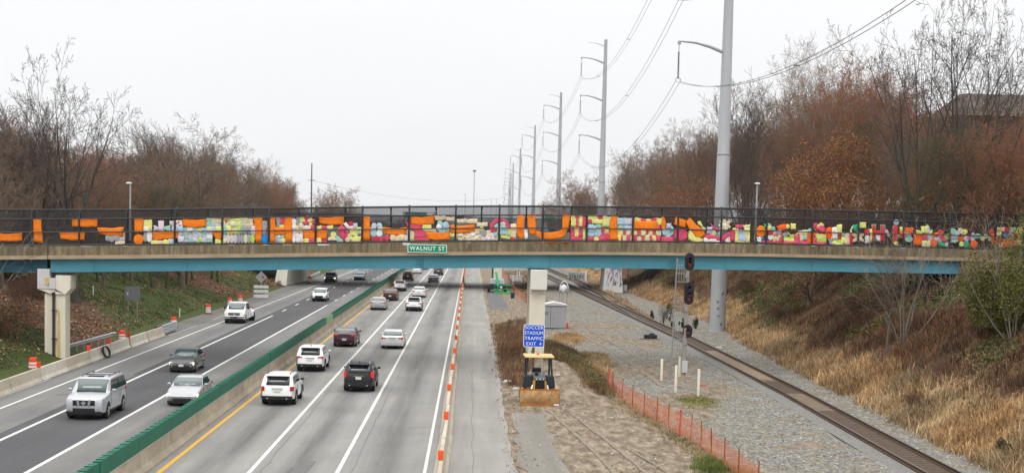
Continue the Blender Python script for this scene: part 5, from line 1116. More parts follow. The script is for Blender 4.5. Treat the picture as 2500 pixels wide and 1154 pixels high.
mb.add([(-75, .30, 9.35), (75, .30, 9.35), (75, .30, 11.35), (-75, .30, 11.35)], [(0, 1, 2, 3)]); mb.build('mesh_panel', meshm, root, fix=False)
MB().tube([(-75, .2, 11.36), (75, .2, 11.36)], .05, 6).build('rail', black, root)
# traffic signals above it, green street sign, white truck on it
p = D(1338, 545, 246)
root = thing('traffic_signal', 'traffic signal mast with two orange-yellow heads seen between the arms of the big orange U', 'traffic light', (D(1368, 560, 250).x, 250, 8.4))
px0 = D(1368, 560, 250).x
MB().tube([(0, 0, 0), (0, 0, 4.9)], .09, 8).tube([(0, 0, 4.6), (-1.5, 0, 4.95), (D(1322, 520, 250).x-px0, 0, 4.7)], .06, 8).build('mast', galv, root, smooth=40)
for pxh in (1324, 1351):
    x = D(pxh, 525, 250).x-px0; zc = D(pxh, 525, 250).z-8.4
    o = MB().box((x-.24, -.22, zc-.5), (x+.24, .1, zc+.45)).build('signal_head', mat('signal_yellow', (.75, .25, .02), .5, var=.05), root, bevel=.03)
tag(MB().box((-.9, -.03, -.22), (.9, .03, .22)).build('street_name_sign', sgreen, loc=D(1343, 532, 248)), 'tiny green street sign glimpsed inside the orange U', 'sign')
root = thing('box_truck', 'white box truck on the second bridge, its top showing left of the orange U', 'truck', (D(1303, 530, 243).x, 243, 8.45))
MB().box((-1.9, -1.1, .75), (1.2, 1.1, 3.45)).build('cargo_box', white_paint, root, bevel=.04); MB().hexa([(1.25, -1, .5), (2.6, -1, .5), (2.6, 1, .5), (1.25, 1, .5)], [(1.25, -.95, 2.3), (2.0, -.9, 2.3), (2.0, .9, 2.3), (1.25, .95, 2.3)]).build('cab', white_paint, root, bevel=.05)
for x in (-1.2, 1.9):
    for s in (-1, 1): o = MB().lathe([(.2, -.12), (.42, -.12), (.42, .12), (.2, .12)], axis='y', n=16).build('wheel', tyre_m, root, smooth=40); o.location = (x, s*.95, .42)
# far overhead signs
def gantry(label, x0, x1, y, ztop, signs):
    root = thing('sign_gantry', label, 'gantry', (x0, y, 0)); w = x1-x0
    MB().tube([(0, 0, 0), (0, 0, ztop)], .25, 8).tube([(w, 0, 0), (w, 0, ztop)], .25, 8).tube([(0, 0, ztop-.3), (w, 0, ztop-.3)], .18, 8).tube([(0, 0, ztop-1.4), (w, 0, ztop-1.4)], .18, 8).build('frame', galv, root)
    for a_, b_, z0, z1, m in signs: MB().box((a_-x0, -.5, z0), (b_-x0, -.35, z1)).build('sign_panel', m, root)
    return root
yy = 560
gantry('green motorway direction sign on a gantry, seen through the fence left of centre', D(985, 530, yy).x, D(1060, 530, yy).x, yy, D(1010, 517, yy).z+.2, [(D(988, 525, yy).x, D(1042, 525, yy).x, D(1010, 531, yy).z, D(1010, 518, yy).z, mat('far_green', (.03, .15, .12), .5, var=.1, scale=.3))])
yy = 700
gantry('small blue sign on a gantry far down the highway', D(1112, 530, yy).x, D(1150, 530, yy).x, yy, D(1125, 526, yy).z, [(D(1115, 525, yy).x, D(1133, 525, yy).x, D(1125, 534, yy).z, D(1125, 526, yy).z, mat('far_blue', (.03, .09, .20), .5, var=.1, scale=.3))])

# ================================================================ POLES AND WIRES
polem = mat('pole_galvanised', (.40, .415, .44), .5, var=.10, scale=.7, metal=.25, world=True, stretch=(1, 1, .3)); insm = mat('insulator', (.035, .03, .035), .35, var=0); wirem = mat('wire', (.16, .16, .17), .6, var=0)
PY = [149.1, 303, 424, 564, 733, 905, 1078, 1260]
PX = [25.2, 26.4, 24.6, 23.2, 23.2, 24.5, 27.7, 31.0]
gP = 'transmission poles in a line beyond the bridge'
plab = ['huge grey steel transmission pole in front of the trees, its top outside the frame', 'tall grey transmission pole with four arms, second from the right', 'third transmission pole from the right, behind the bridge', 'fourth transmission pole of the receding line', 'fifth transmission pole of the receding line', 'sixth transmission pole, small with distance', 'seventh transmission pole, thin with distance', 'farthest and thinnest transmission pole of the line']
ARMS = [(29.0, 4.9), (37.0, 4.9), (44.6, 4.9)]; tips = {}
for i, (y, x) in enumerate(zip(PY, PX)):
    root = thing('transmission_pole', plab[i], 'transmission pole', (x, y, gz1(x, y)-.2), group=gP); zb = gz1(x, y)-.2
    Hh = 48.3-zb; lean = 0
    MB().tube([(0, 0, 0), (0, 0, 9), (0, 0, 17.9), (0, 0, 18), (0, 0, Hh)], [.82, .74, .66, .63, .32], 12).tube([(0, 0, 0), (0, 0, .25)], .98, 12).build('pole', polem, root, smooth=30)
    MB().lathe([(.76, 0), (.80, .03), (.80, .12), (.73, .15)], (0, 0, 9.0), n=12).lathe([(.68, 0), (.71, .03), (.71, .12), (.65, .15)], (0, 0, 18.0), n=12).build('splice_ring', polem, root)
    for j, (za, L) in enumerate(ARMS+[(47.6, 3.6)]):
        z = za-zb; st = j == 3; r0 = .19 if not st else .08; k = 1. if not st else .6
        if i > 0: L = L*1.0
        pts = [(-.35, 0, z-1.0*k), (-.35-(L-.35)*.3, 0, z-.48*k), (-.35-(L-.35)*.62, 0, z-.12*k), (-L, 0, z)]
        MB().tube(pts, [r0, r0*.85, r0*.65, r0*.4], 8).build('arm', polem, root, smooth=40)
        if not st:
            mb = MB(); mb.box((-L-.10, -.08, z-.34), (-L+.25, .08, z-.03)); mb.build('arm_end', polem, root)
            mb = MB(); n = 14
            prf = []
            for q in range(n): zz = z-1.1-q*.185; prf += [(.04, zz), (.125, zz-.02), (.125, zz-.06), (.04, zz-.09)]
            mb.lathe(prf, (-L+.05, 0, 0), n=8) if i < 3 else mb.tube([(-L+.05, 0, z-1.0), (-L+.05, 0, z-3.7)], .1, 6)
            mb.tube([(-L+.05, 0, z-.3), (-L+.05, 0, z-3.75)], .03, 5)
            mb.tube([(-L-.2, 0, z-3.95), (-L-.15, 0, z-3.7), (-L+.05, 0, z-3.65), (-L+.25, 0, z-3.7), (-L+.3, 0, z-3.95)], .035, 5); mb.build('insulator', insm, root)
        tips[(i, j)] = (Vector((x-L+.05, y, za-4.0)), st)
tips0 = {j: Vector((22.0, 12, 30.0+8*j)) for j in range(3)}
def wire(p0, p1, sag, r_, n=26): return MB().tube([p0.lerp(p1, k/n)-Vector((0, 0, sag*4*(k/n)*(1-k/n))) for k in range(n+1)], r_, 5)
rows_n = ['lowest', 'middle', 'top']
for i in range(-1, 5):
    for j in range(3):
        a_ = tips0[j] if i < 0 else tips[(i, j)][0]; b_ = tips[(i+1, j)][0]; L = (b_-a_).length
        sg_ = L*(.045 if i < 0 else .034); w1 = wire(a_+Vector((-.23, 0, 0)), b_+Vector((-.23, 0, 0)), sg_, .022); w2 = wire(a_+Vector((.23, 0, 0)), b_+Vector((.23, 0, 0)), sg_, .022)
        o_ = a_.copy(); mb = MB(); mb.add([Vector(v)-o_ for v in w1.v], w1.f); mb.add([Vector(v)-o_ for v in w2.v], w2.f)
        if i <= 0: 
            for k in ((.30, .62) if i < 0 else (.35, .7)): c_ = a_.lerp(b_, k)-Vector((0, 0, sg_*4*k*(1-k)))-o_; mb.box((c_.x-.23, c_.y-.05, c_.z-.03), (c_.x+.23, c_.y+.05, c_.z+.03))
        lb = '%s pair of power wires %s' % (rows_n[j], ('running from the huge near pole towards the camera' if i < 0 else 'between the huge near pole and the second pole') if i < 1 else 'between the %s and %s transmission poles' % (('first', 'second', 'third', 'fourth', 'fifth', 'sixth')[i], ('first', 'second', 'third', 'fourth', 'fifth', 'sixth')[i+1]))
        tag(mb.build('power_line', wirem, loc=o_, smooth=60), lb, 'power line')
# wooden pole far left with its line, and thin light masts
woodm = mat('weathered_wood', (.10, .085, .07), .9, var=.25, scale=4, world=True, stretch=(3, 3, .4))
y = 420; p = D(760, 500, y); zt = D(760, 398, y).z
root = thing('utility_pole', 'thin dark wooden utility pole above the left trees', 'utility pole', (p.x, y, gz1(p.x, y)-.3)); zb = gz1(p.x, y)-.3
MB().tube([(0, 0, 0), (0, 0, zt-zb)], [.26, .15], 8).build('pole', woodm, root, smooth=40); zc = D(760, 440, y).z-zb
MB().box((-1.0, -.08, zc-.08), (1.0, .08, zc+.08)).build('crossarm', woodm, root)
a_ = Vector((p.x, y, zc+zb)); b_ = D(1240, 481, 640); w1 = wire(a_, b_, 3.5, .03); mb = MB(); mb.add([Vector(v)-a_ for v in w1.v], w1.f); tag(mb.build('power_line', wirem, loc=a_), 'single thin wire sagging from the wooden pole across to the transmission poles', 'power line')
def mast(px, ytop, ybase, y, label, head=True, r_=.14):
    p = D(px, ybase, y); z0 = gz1(p.x, y); zt = D(px, ytop, y).z; root = thing('light_mast', label, 'light mast', (p.x, y, z0))
    MB().tube([(0, 0, 0), (0, 0, zt-z0)], [r_*1.5, r_*.7], 8).build('pole', polem, root, smooth=40)
    if head: MB().lathe([(.1, 0), (.55, .05), (.6, .3), (.25, .55), (.05, .6)], (0, 0, zt-z0-.4), n=12).build('lamp_ring', mat('lamp_dark', (.12, .12, .13), .5, var=0), root, smooth=40)
    else: MB().box((-.9, -.15, zt-z0-.1), (.1, .15, zt-z0+.08)).build('lamp_head', polem, root)
mast(1155.5, 416, 548, 470, 'high light mast with a round lamp ring in the middle of the sky')
mast(1134.5, 475, 548, 620, 'short thin light pole left of the round lamp mast', False, .12)
mast(1198, 484, 548, 760, 'distant light pole right of the round lamp mast, left one of two', False, .12)
mast(1211, 486, 548, 800, 'distant light pole right of the round lamp mast, right one of two', False, .12)
mast(866, 508, 560, 420, 'pale short pole seen through the fence mesh by the left wood', False, .12)

# ================================================================ RAILWAY
def railc(Y): return float(np.interp(Y, [0, 40, 62, 90, 135, 180, 225, 268, 350, 480, 700], [19.7, 19.82, 19.85, 20.1, 19.75, 18.45, 17.2, 15.95, 13.9, 10.8, 6]))
def rail2(Y): return railc(Y)+float(np.interp(Y, [0, 158, 185, 215, 268, 700], [0, 0, .9, 2.4, 3.7, 3.9]))
railm = mat('rail_rust', (.045, .026, .018), .6, scale=3, world=True, col2=(.085, .048, .032)); railtop = mat('rail_top', (.16, .14, .13), .35, var=.1, scale=3, metal=.5, world=True)
ballast = mat('ballast_brown', (.030, .020, .013), .95, scale=9, world=True, col2=(.125, .082, .052), bump=.6, detail=8); tiem = mat('sleeper_wood', (.06, .045, .035), .9, scale=3, world=True, col2=(.12, .09, .07))
tie_new = mat('sleeper_pale', (.25, .20, .145), .85, var=.2, scale=3, world=True)
bal_side = mat('ballast_grey', (.10, .098, .09), .95, scale=9, world=True, col2=(.27, .265, .25), bump=.5, detail=8)
def bed(fn, y0, y1, w, z, nm):
    mb = MB(); ys_ = list(np.arange(y0, y1, 3.)); V = []
    for y in ys_: x = fn(y); V += [(x-w-.5, y, z-.22), (x-w, y, z), (x+w, y, z), (x+w+.5, y, z-.22)]
    mb.add(V, [(4*i+k, 4*i+k+1, 4*i+5+k, 4*i+4+k) for i in range(len(ys_)-1) for k in range(3)]); mb.m = [1 if j % 3 != 1 else 0 for j in range(len(mb.f))]; ob = mb.build(nm, [ballast, bal_side], fix=False); return tag(ob, kind='structure')
bed(railc, 45, 650, .90, .26, 'track_bed'); bed(rail2, 168, 650, .90, .254, 'track_bed')
def track(fn, y0, y1, label, nt, tiegap=.56):
    root = thing('railway_track', label, 'railway track', (fn(y0), y0, 0)); ox, oy = fn(y0), y0
    RP = [(-.10, 0), (.10, 0), (.10, .03), (.04, .05), (.04, .11), (.05, .13), (.05, .17), (-.05, .17), (-.05, .13), (-.04, .11), (-.04, .05), (-.10, .03)]
    ys_ = list(np.arange(y0, y1, 3.))
    for s in (-1, 1):
        mb = MB(); n = len(RP); V = []
        for y in ys_: x = fn(y)+s*.755; V += [(x+a-ox, y-oy, .27+b_) for a, b_ in RP]
        for i in range(len(ys_)-1):
            for k in range(n): mb.k = 1 if k == 6 else 0; mb.add([V[i*n+k], V[i*n+(k+1) % n], V[(i+1)*n+(k+1) % n], V[(i+1)*n+k]], [(0, 1, 2, 3)])
        mb.build('rail', [railm, railtop], root, fix=False)
    me = None; mb2 = MB(); yy = y0
    k = 0; rr = random.Random(4)
    protos = {}
    while yy < y1:
        x = fn(yy)-ox; dx = (fn(yy+.5)-fn(yy-.5)); a = -math.atan(dx)
        if k < nt:
            key = 'new' if (44 < k < 60 or 72 < k < 99) else 'old'
            if key not in protos:
                o = MB().box((-.88, -.115, .12), (.88, .115, .266)).build('sleeper', tie_new if key == 'new' else tiem, root); protos[key] = o
            else: o = bpy.data.objects.new('sleeper', protos[key].data); COL.objects.link(o); o.parent = root
            o.location = (x+rr.uniform(-.04, .04), yy-oy, rr.uniform(-.004, .002)); o.rotation_euler = (0, 0, a+rr.uniform(-.01, .01))
        else:
            c, s = math.cos(a), math.sin(a); mb2.box((x-.95, yy-oy-.115, .12), (x+.95, yy-oy+.115, .263), Matrix.Rotation(a, 3, 'Z'))
        yy += tiegap; k += 1
    if mb2.v: tag(mb2.build('sleepers', tiem, root, fix=False), kind='stuff')
    return root
track(railc, 57, 600, 'rusty single railway track curving away on the right below the bank', 100)
track(rail2, 162, 600, 'second railway track splitting off to the right beyond the signal', 100)
# switch machine and lengths of rail by the track
p = G(1590, 829); root = thing('switch_machine', 'dark switch machine on pale planks beside the track', 'switch machine', p)
MB().box((-.7, -.3, .12), (.5, .3, .5)).box((-.2, -.2, .5), (.3, .2, .62)).build('housing', black, root, bevel=.04); MB().box((-1.2, -.55, .02), (.6, -.3, .12)).box((-1.0, .35, .02), (.9, .55, .12)).build('plank', tie_new, root)
# railway signal
p = G(1668, 926); root = thing('railway_signal', 'railway signal mast with three black hooded heads and a ladder cage', 'railway signal', p); Ys = p.y
sgm = mat('signal_grey', (.26, .26, .25), .5, var=.08, scale=3, world=True); z = lambda y_: (D(1670, y_, Ys)-p).z
zt = z(640)
MB().tube([(0, 0, 0), (0, 0, z(800)), (.05, 0, z(800)), (.08, 0, zt)], [.16, .15, .12, .11], 10).build('mast', mat('signal_mast', (.30, .28, .25), .6, var=.1, scale=2, world=True), root, smooth=40)
MB().box((-.45, -.35, 0), (.45, .45, .25)).build('footing', conc_tan, root)
for k, (xp, yt, yb) in enumerate(((1683, 616, 660), (1681.5, 687, 743), (1678, 791, 824))):
    zc, hh = (z(yt)+z(yb))/2, (z(yt)-z(yb))/2; xc = (D(xp, (yt+yb)/2, Ys)-p).x; w_ = .33
    pl_ = [(w_*math.cos(a), zc+hh-w_+w_*math.sin(a)) for a in [PI*i/10 for i in range(11)]]+[(w_*math.cos(a), zc-hh+w_+w_*math.sin(a)) for a in [PI+PI*i/10 for i in range(11)]]
    MB().prism(pl_, lambda x, z_: (xc+x, -.12, z_), lambda x, z_: (xc+x, -.06, z_)).build('backplate', mat('gloss_black', (.008, .009, .012), .22, var=0, spec=.6), root, bevel=.02)
    nl = 2 if k == 2 else 3
    for q in range(nl):
        zl = zc+(hh-.38)*(1-2*q/(nl-1)) if nl > 1 else zc; red = q == nl-1
        zl = zc+(hh-.40)*(1-2*q/(nl-1))
        MB().lathe([(.10, 0), (.10, -.30), (.13, -.32), (.13, 0)], (xc, -.13, zl), 'y', 14).build('hood', black, root, smooth=40)
        MB().lathe([(.02, -.02), (.075, 0)], (xc, -.15, zl), 'y', 14).build('lens', mat('lens_red', (.5, .01, .015), .3, var=0, emit=(1, .03, .05), es=.45) if red else mat('lens_dark', (.02, .02, .03), .2, var=0), root)
    MB().box((xc-.2, -.06, zc-hh*.6), (xc+.2, .18, zc+hh*.6)).build('signal_case', black, root, bevel=.03)
    MB().box((-.1, -.2, zc-hh-.5), (.16, .2, zc-hh-.2)).build('junction_box', sgm, root, bevel=.02)
xl = (D(1645, 780, Ys)-p).x
MB().tube([(xl-.11, .1, .1), (xl+.12, .1, z(630))], .05, 6).build('ladder_pole', sgm, root)
for (ya, yb) in ((648, 688), (728, 770), (808, 852)):
    z0_, z1_ = z(yb), z(ya); u = (z0_+z1_)/2/z(630); xa = xl-.11+.25*u+.02; mb = MB()
    for zz in (z0_, z1_, (z0_+z1_)/2): mb.tube([(xa, .05, zz), (-.02 if zz != (z0_+z1_)/2 else -.14, .05, zz)], .03, 5); mb.tube([(xa, .55, zz), (-.05, .55, zz)], .022, 5)
    for x in (xa+.14, xa+.30, xa+.46, -.12): mb.tube([(x, .05, z0_), (x, .05, z1_)], .022, 5)
    mb.box((xa, .06, z0_-.03), (0, .55, z0_)); mb.build('service_cage', sgm, root)
MB().box((-.16, -.3, z(908)), (.22, -.17, z(879))).build('control_box', mat('pale_box', (.50, .51, .53), .5, var=.05), root, bevel=.015)
for (xp, yb, yt, lb) in ((1614.5, 930, 875, 'leftmost white bollard around the railway signal'), (1658, 924, 869, 'white bollard directly behind the railway signal mast'), (1649, 958, 891, 'white bollard in front of the ladder of the railway signal'), (1704.5, 967, 900, 'rightmost white bollard near the railway signal')):
    p2 = G(xp, yb); h = (D(xp, yt, p2.y)-p2).z; o = MB().lathe([(.085, -.2), (.085, h-.04), (.06, h), (.01, h+.01)], n=12).build('bollard', mat('bollard_white', (.66, .62, .54), .6, var=.1, scale=4), loc=p2, smooth=40); tag(o, lb, 'bollard')
p2 = G(1713, 942); tag(MB().box((-.35, -.06, .05), (.35, .06, .12)).build('survey_stick', mat('stick_pink', (.65, .08, .12), .6, var=0), loc=p2), 'pink stick lying right of the rightmost bollard', 'stick')
# equipment hut, cone, lamp hoop
p = G(1355, 803); root = thing('equipment_hut', 'grey metal equipment hut with a low gable roof behind the central pier', 'hut', p); hz = (D(1355, 745, p.y)-p).z; w_ = 1.28
hutm = mat('hut_grey', (.34, .345, .37), .55, var=.06, scale=1.2, stretch=(1, 1, .2))
MB().box((-w_, -.0, .12), (w_-.18, 2.2, hz)).build('wall', hutm, root)
MB().prism([(-w_-.06, hz), (w_-.12, hz), (w_-.12, hz+.07), (-.1, hz+.33), (-w_-.06, hz+.07)], lambda x, z_: (x, -.12, z_), lambda x, z_: (x, 2.3, z_)).build('roof', mat('hut_roof', (.56, .56, .56), .5, var=.05), root)
MB().box((-.5, -.02, .2), (-.46, -.002, hz-.1)).box((.25, -.012, .2), (.26, -.002, hz-.1)).build('door', mat('seam_grey', (.12, .12, .13), .6, var=0), root)
MB().box((-.18, -.03, 1.0), (-.14, -.004, 1.15)).build('door_handle', black, root)
mb = MB()
for k, (x, zz, w2) in enumerate(((-1.05, hz-.78, .10), (-.93, hz-.78, .08), (-.82, hz-.78, .1), (-1.05, hz-.95, .1), (-.9, hz-.95, .12))): mb.box((x, -.012, zz), (x+w2, -.002, zz+.10))
mb.build('notice', mat('notice_black', (.04, .04, .05), .6, var=0), root); MB().box((-w_+.1, .1, 0), (w_-.3, 2, .12)).build('skid', black, root)
p2 = G(1385, 803); root = thing('traffic_cone', 'orange cone with white bands beside the grey hut', 'traffic cone', p2); MB().lathe([(.16, .04), (.03, .72), (.02, .72)], n=14).box((-.2, -.2, 0), (.2, .2, .04)).build('cone_body', red_o, root, smooth=40); MB().lathe([(.118, .25), (.085, .40), (.08, .4)], n=14).lathe([(.075, .46), (.055, .56), (.05, .56)], n=14).build('white_band', reflw, root, smooth=40)
p2 = G(1380.5, 792); h = (D(1383, 712, p2.y)-p2).z; root = thing('hooded_lamp', 'white hooped lamp housing on a slim pole behind the grey hut', 'signal', p2)
MB().tube([(0, 0, 0), (.1, 0, h)], .045, 8).build('pole', sgm, root); MB().tube([(-.35+.42*math.cos(a)+.1, 0, h+.35+.75*math.sin(a)) for a in [PI*i/12 for i in range(-2, 14)]], .05, 6).build('hoop', reflw, root); MB().ball((-.28, -.1, h+.35), (.34, .22, .42), 12, 8).build('housing', reflw, root, smooth=60); MB().box((-.1, -.35, h-.05), (.3, .05, h+.35)).build('lens_box', mat('grey_box2', (.25, .26, .28), .5, var=0), root)
p2 = G(1369, 745); root = thing('ladder_mast', 'slim lattice ladder mast rising behind the grey hut up under the bridge', 'mast', p2)
MB().tube([(-.2, 0, 0), (-.2, 0, 8.5)], .035, 5).tube([(.1, 0, 0), (.1, 0, 8.5)], .03, 5).tube([(.35, 0, 0), (.35, 0, 8.5)], .03, 5).build('upright', sgm, root); mb = MB()
for k in range(26): mb.tube([(-.2, 0, .3+k*.32), (.1, 0, .3+k*.32)], .015, 4)
mb.build('rungs', sgm, root)
p2 = G(1371, 659); 
# signs of life along the tracks beyond the bridge: cabinet on post, graffiti wall, poles
p2 = GT(1532, 712); root = thing('relay_box', 'small pale box on a wooden post by the foot of the right bank', 'relay box', p2); MB().box((-.06, 0, 0), (.06, .12, 4.2)).build('post', woodm, root); MB().box((-.75, -.1, .1), (-.1, .3, 1.1)).build('box', mat('pale_box', (.5, .51, .53), .5, var=.05), root, bevel=.02)
p2 = GT(1409, 684, 200); root = thing('retaining_wall', 'low wall covered in blue-grey graffiti letters beside the tracks', 'wall', p2); MB().box((-1.9, 0, -.2), (1.5, .5, 1.55)).build('wall', mat('graf_grey', (.36, .37, .36), .8, var=.15, scale=2), root)
for x in range(6):
    xx = -1.7+x*.52; mb = MB(); rr = random.Random(x+40)
    for s_ in range(3): a0, a1 = rr.uniform(0, .35), rr.uniform(0, .35); b0, b1 = rr.uniform(.1, .5), rr.uniform(.9, 1.4); mb.hexa([(xx+a0, -.012, b0), (xx+a0+.12, -.012, b0), (xx+a0+.12, -.002, b0), (xx+a0, -.002, b0)], [(xx+a1, -.012, b1), (xx+a1+.12, -.012, b1), (xx+a1+.12, -.002, b1), (xx+a1, -.002, b1)])
    mb.build('graffiti', mat('graf_'+('teal' if x % 2 else 'dark'), (.08, .26, .29) if x % 2 else (.05, .06, .07), .7, var=.1), root)
for (xp, yb, yt, wd, lb) in ((1430, 690, 662, .16, 'pale concrete post beside the low graffiti wall'), (1262, 690, 655, .06, 'thin white post between the boom lift and the central pier, left one'), (1274, 692, 672, .09, 'short white bollard between the boom lift and the central pier'), (1252, 688, 670, .07, 'short white stake left of the white bollard beyond the boom lift'), (1268, 675, 662, .07, 'far white stake beyond the boom lift')):
    p2 = G(xp, yb) if yb < 700 else GT(xp, yb); h = max(1., (D(xp, yt, p2.y)-p2).z); tag(MB().lathe([(wd, 0), (wd, h-.05), (.02, h)], n=8).build('post', white_paint, loc=p2), lb, 'post')
p2 = G(1259, 687); tag(MB().box((-1.1, -.3, 0), (1.1, .3, 1.1)).box((-1.15, -.35, 1.1), (1.15, .35, 1.16)).build('utility_cabinet', mat('cabinet_white', (.52, .52, .52), .6, var=.1, scale=3), loc=p2, bevel=.02), 'pale utility cabinet on the gravel beyond the boom lift', 'cabinet')
p2 = G(1240, 812); h = (D(1243, 779, p2.y)-p2).z; tag(MB().tube([(0, 0, -.2), (.12, 0, h)], [.10, .085], 8).tube([(-.14, .1, -.2), (.0, .1, h*.8)], .05, 6).build('wooden_post', woodm, loc=p2), 'leaning grey wooden post in the brown brush left of the central pier', 'post')
p2 = G(1251.5, 728); tag(MB().lathe([(.25, 0), (.30, .75), (.33, .77), (.31, .8), (.05, .85)], n=14).build('bin', mat('bin_teal', (.02, .05, .06), .5, var=.1), loc=p2, smooth=40), 'small dark bin behind the boom lift by the far orange fence', 'bin')

# ================================================================ ORANGE SNOW FENCES
meshor = bpy.data.materials.new('orange_net'); meshor.use_nodes = True; t = meshor.node_tree; ou = t.nodes['Material Output']; b = t.nodes['Principled BSDF']
b.inputs['Base Color'].default_value = (.66, .20, .10, 1); b.inputs['Roughness'].default_value = .6; tr = N(t, 'ShaderNodeBsdfTransparent'); ms = N(t, 'ShaderNodeMixShader')
pos = N(t, 'ShaderNodeNewGeometry').outputs['Position']; nn = tex(t, pos, 'ShaderNodeTexNoise', 1.8, 5).outputs['Fac']; mr = N(t, 'ShaderNodeMapRange'); mr.inputs['From Min'].default_value = .3; mr.inputs['From Max'].default_value = .7; mr.inputs['To Min'].default_value = .32; mr.inputs['To Max'].default_value = .68
t.links.new(nn, mr.inputs['Value']); t.links.new(mr.outputs[0], ms.inputs[0]); t.links.new(tr.outputs[0], ms.inputs[1]); t.links.new(b.outputs[0], ms.inputs[2]); t.links.new(ms.outputs[0], ou.inputs['Surface'])
def snow(label, pts, hs, redset=(), r_=.028, seed=1, mcol=None):
    rr = random.Random(seed); root = thing('snow_fence', label, 'fence', pts[0]); o = pts[0]
    for i, (p, h) in enumerate(zip(pts, hs)):
        q = p-o; q.z = gz1(p.x, p.y)-o.z
        ob = MB().tube([(q.x, q.y, q.z-.2), (q.x+rr.uniform(-.07, .07), q.y+rr.uniform(-.05, .05), q.z+h*1.12)], r_*(1.9 if i in redset else 1), 6).build('post', mat('post_red', (.62, .04, .03), .5, var=.1) if i in redset else rust, root)
    V = []; n = (len(pts)-1)*6
    for i in range(len(pts)-1):
        for k in range(6+(i == len(pts)-2)):
            u = k/6; p = pts[i].lerp(pts[i+1], u)-o; g = gz1(p.x+o.x, p.y+o.y)-o.z; h = lerp(hs[i], hs[i+1], u); sg = .13*math.sin(PI*u); w = rr.uniform(-.04, .04)
            V += [(p.x+w, p.y+.02, g+.02), (p.x+w*.5, p.y+.05, g+h*.5-sg*.3), (p.x, p.y+.02, g+h-sg+rr.uniform(-.02, .02))]
    m_ = len(V)//3; MB().add(V, [(3*i+k, 3*i+3+k, 3*i+4+k, 3*i+1+k) for i in range(m_-1) for k in range(2)]).build('net', mcol or meshor, root, fix=False)
    return root
pts = [G(x, y) for x, y in ((1484, 952), (1497, 959), (1518, 976), (1543, 996), (1572, 1013), (1603, 1030), (1632, 1046), (1659, 1063), (1685, 1077), (1711, 1094), (1737, 1112), (1768, 1140), (1803, 1168), (1850, 1205))]
for q_ in pts: q_.z = gz1(q_.x, q_.y)
snow('orange net snow fence on thin rusty posts running down the middle of the gravel', pts, [1.15]*14, (0, 7), seed=2)
pts = [G(x, y) for x, y in ((1345, 772), (1330, 764), (1316, 757), (1300, 748), (1286, 740), (1274, 731), (1263, 722), (1254, 712), (1247, 702), (1240, 692), (1233, 682), (1227, 674), (1221, 667))]
meshor2 = mat('orange_net_far', (.62, .12, .05), .6, var=.25, scale=2, world=True)
snow('far orange snow fence leading past the green boom lift', pts, [1.1]*8+[1.5]*5, (), .04, 3, meshor)

# ================================================================ BULLDOZER
p = G(1318, 990); root = thing('bulldozer', 'small yellow bulldozer with rusty blade and tan canopy facing the camera on the dirt', 'bulldozer', (p.x, p.y, gz1(p.x, p.y)), R(2))
yel = mat('dozer_yellow', (.50, .27, .05), .6, scale=2, col2=(.62, .38, .10)); rst = mat('blade_rust', (.26, .09, .025), .7, scale=1.5, col2=(.56, .42, .20), stretch=(1.6, 1, 1.2)); dk = mat('dozer_dark', (.022, .028, .034), .45, var=.15, scale=3); dust = mat('track_dust', (.16, .11, .07), .9, var=.3, scale=6)
# origin: below the blade; the machine reaches back (+Y)
V = []; nB = 8
for i in range(nB+1):
    u = i/nB; z = .06+.88*u; y = -.06+.12*(2*u-1)**2-.05*u; V += [(-1.14, y, z), (1.14, y, z)]
for i in range(nB+1):
    u = i/nB; z = .06+.88*u; y = -.06+.12*(2*u-1)**2-.05*u+.05; V += [(-1.14, y, z), (1.14, y, z)]
o2 = 2*(nB+1); mb = MB(); mb.add(V, [(2*i, 2*i+1, 2*i+3, 2*i+2) for i in range(nB)]+[(o2+2*i+1, o2+2*i, o2+2*i+2, o2+2*i+3) for i in range(nB)]+[(2*i, 2*i+2, o2+2*i+2, o2+2*i) for i in range(nB)]+[(2*i+1, o2+2*i+1, o2+2*i+3, 2*i+3) for i in range(nB)]+[(2*nB, 2*nB+1, o2+2*nB+1, o2+2*nB)])
mb.build('blade', rst, root, smooth=40)
MB().box((-1.15, .02, .0), (1.15, .075, .17)).build('cutting_edge', mat('edge_orange', (.42, .15, .03), .6, var=.25, scale=3), root); MB().box((.80, .012, .02), (1.1, .019, .13)).build('number_tab', reflw, root)
MB().hexa([(-1.14, -.02, .86), (1.14, -.02, .86), (1.14, .10, .86), (-1.14, .10, .86)], [(-1.14, .0, .96), (1.14, .0, .96), (1.14, .10, .96), (-1.14, .10, .96)]).build('blade_rim', mat('rim_rust', (.30, .10, .03), .8, var=.3, scale=4), root)
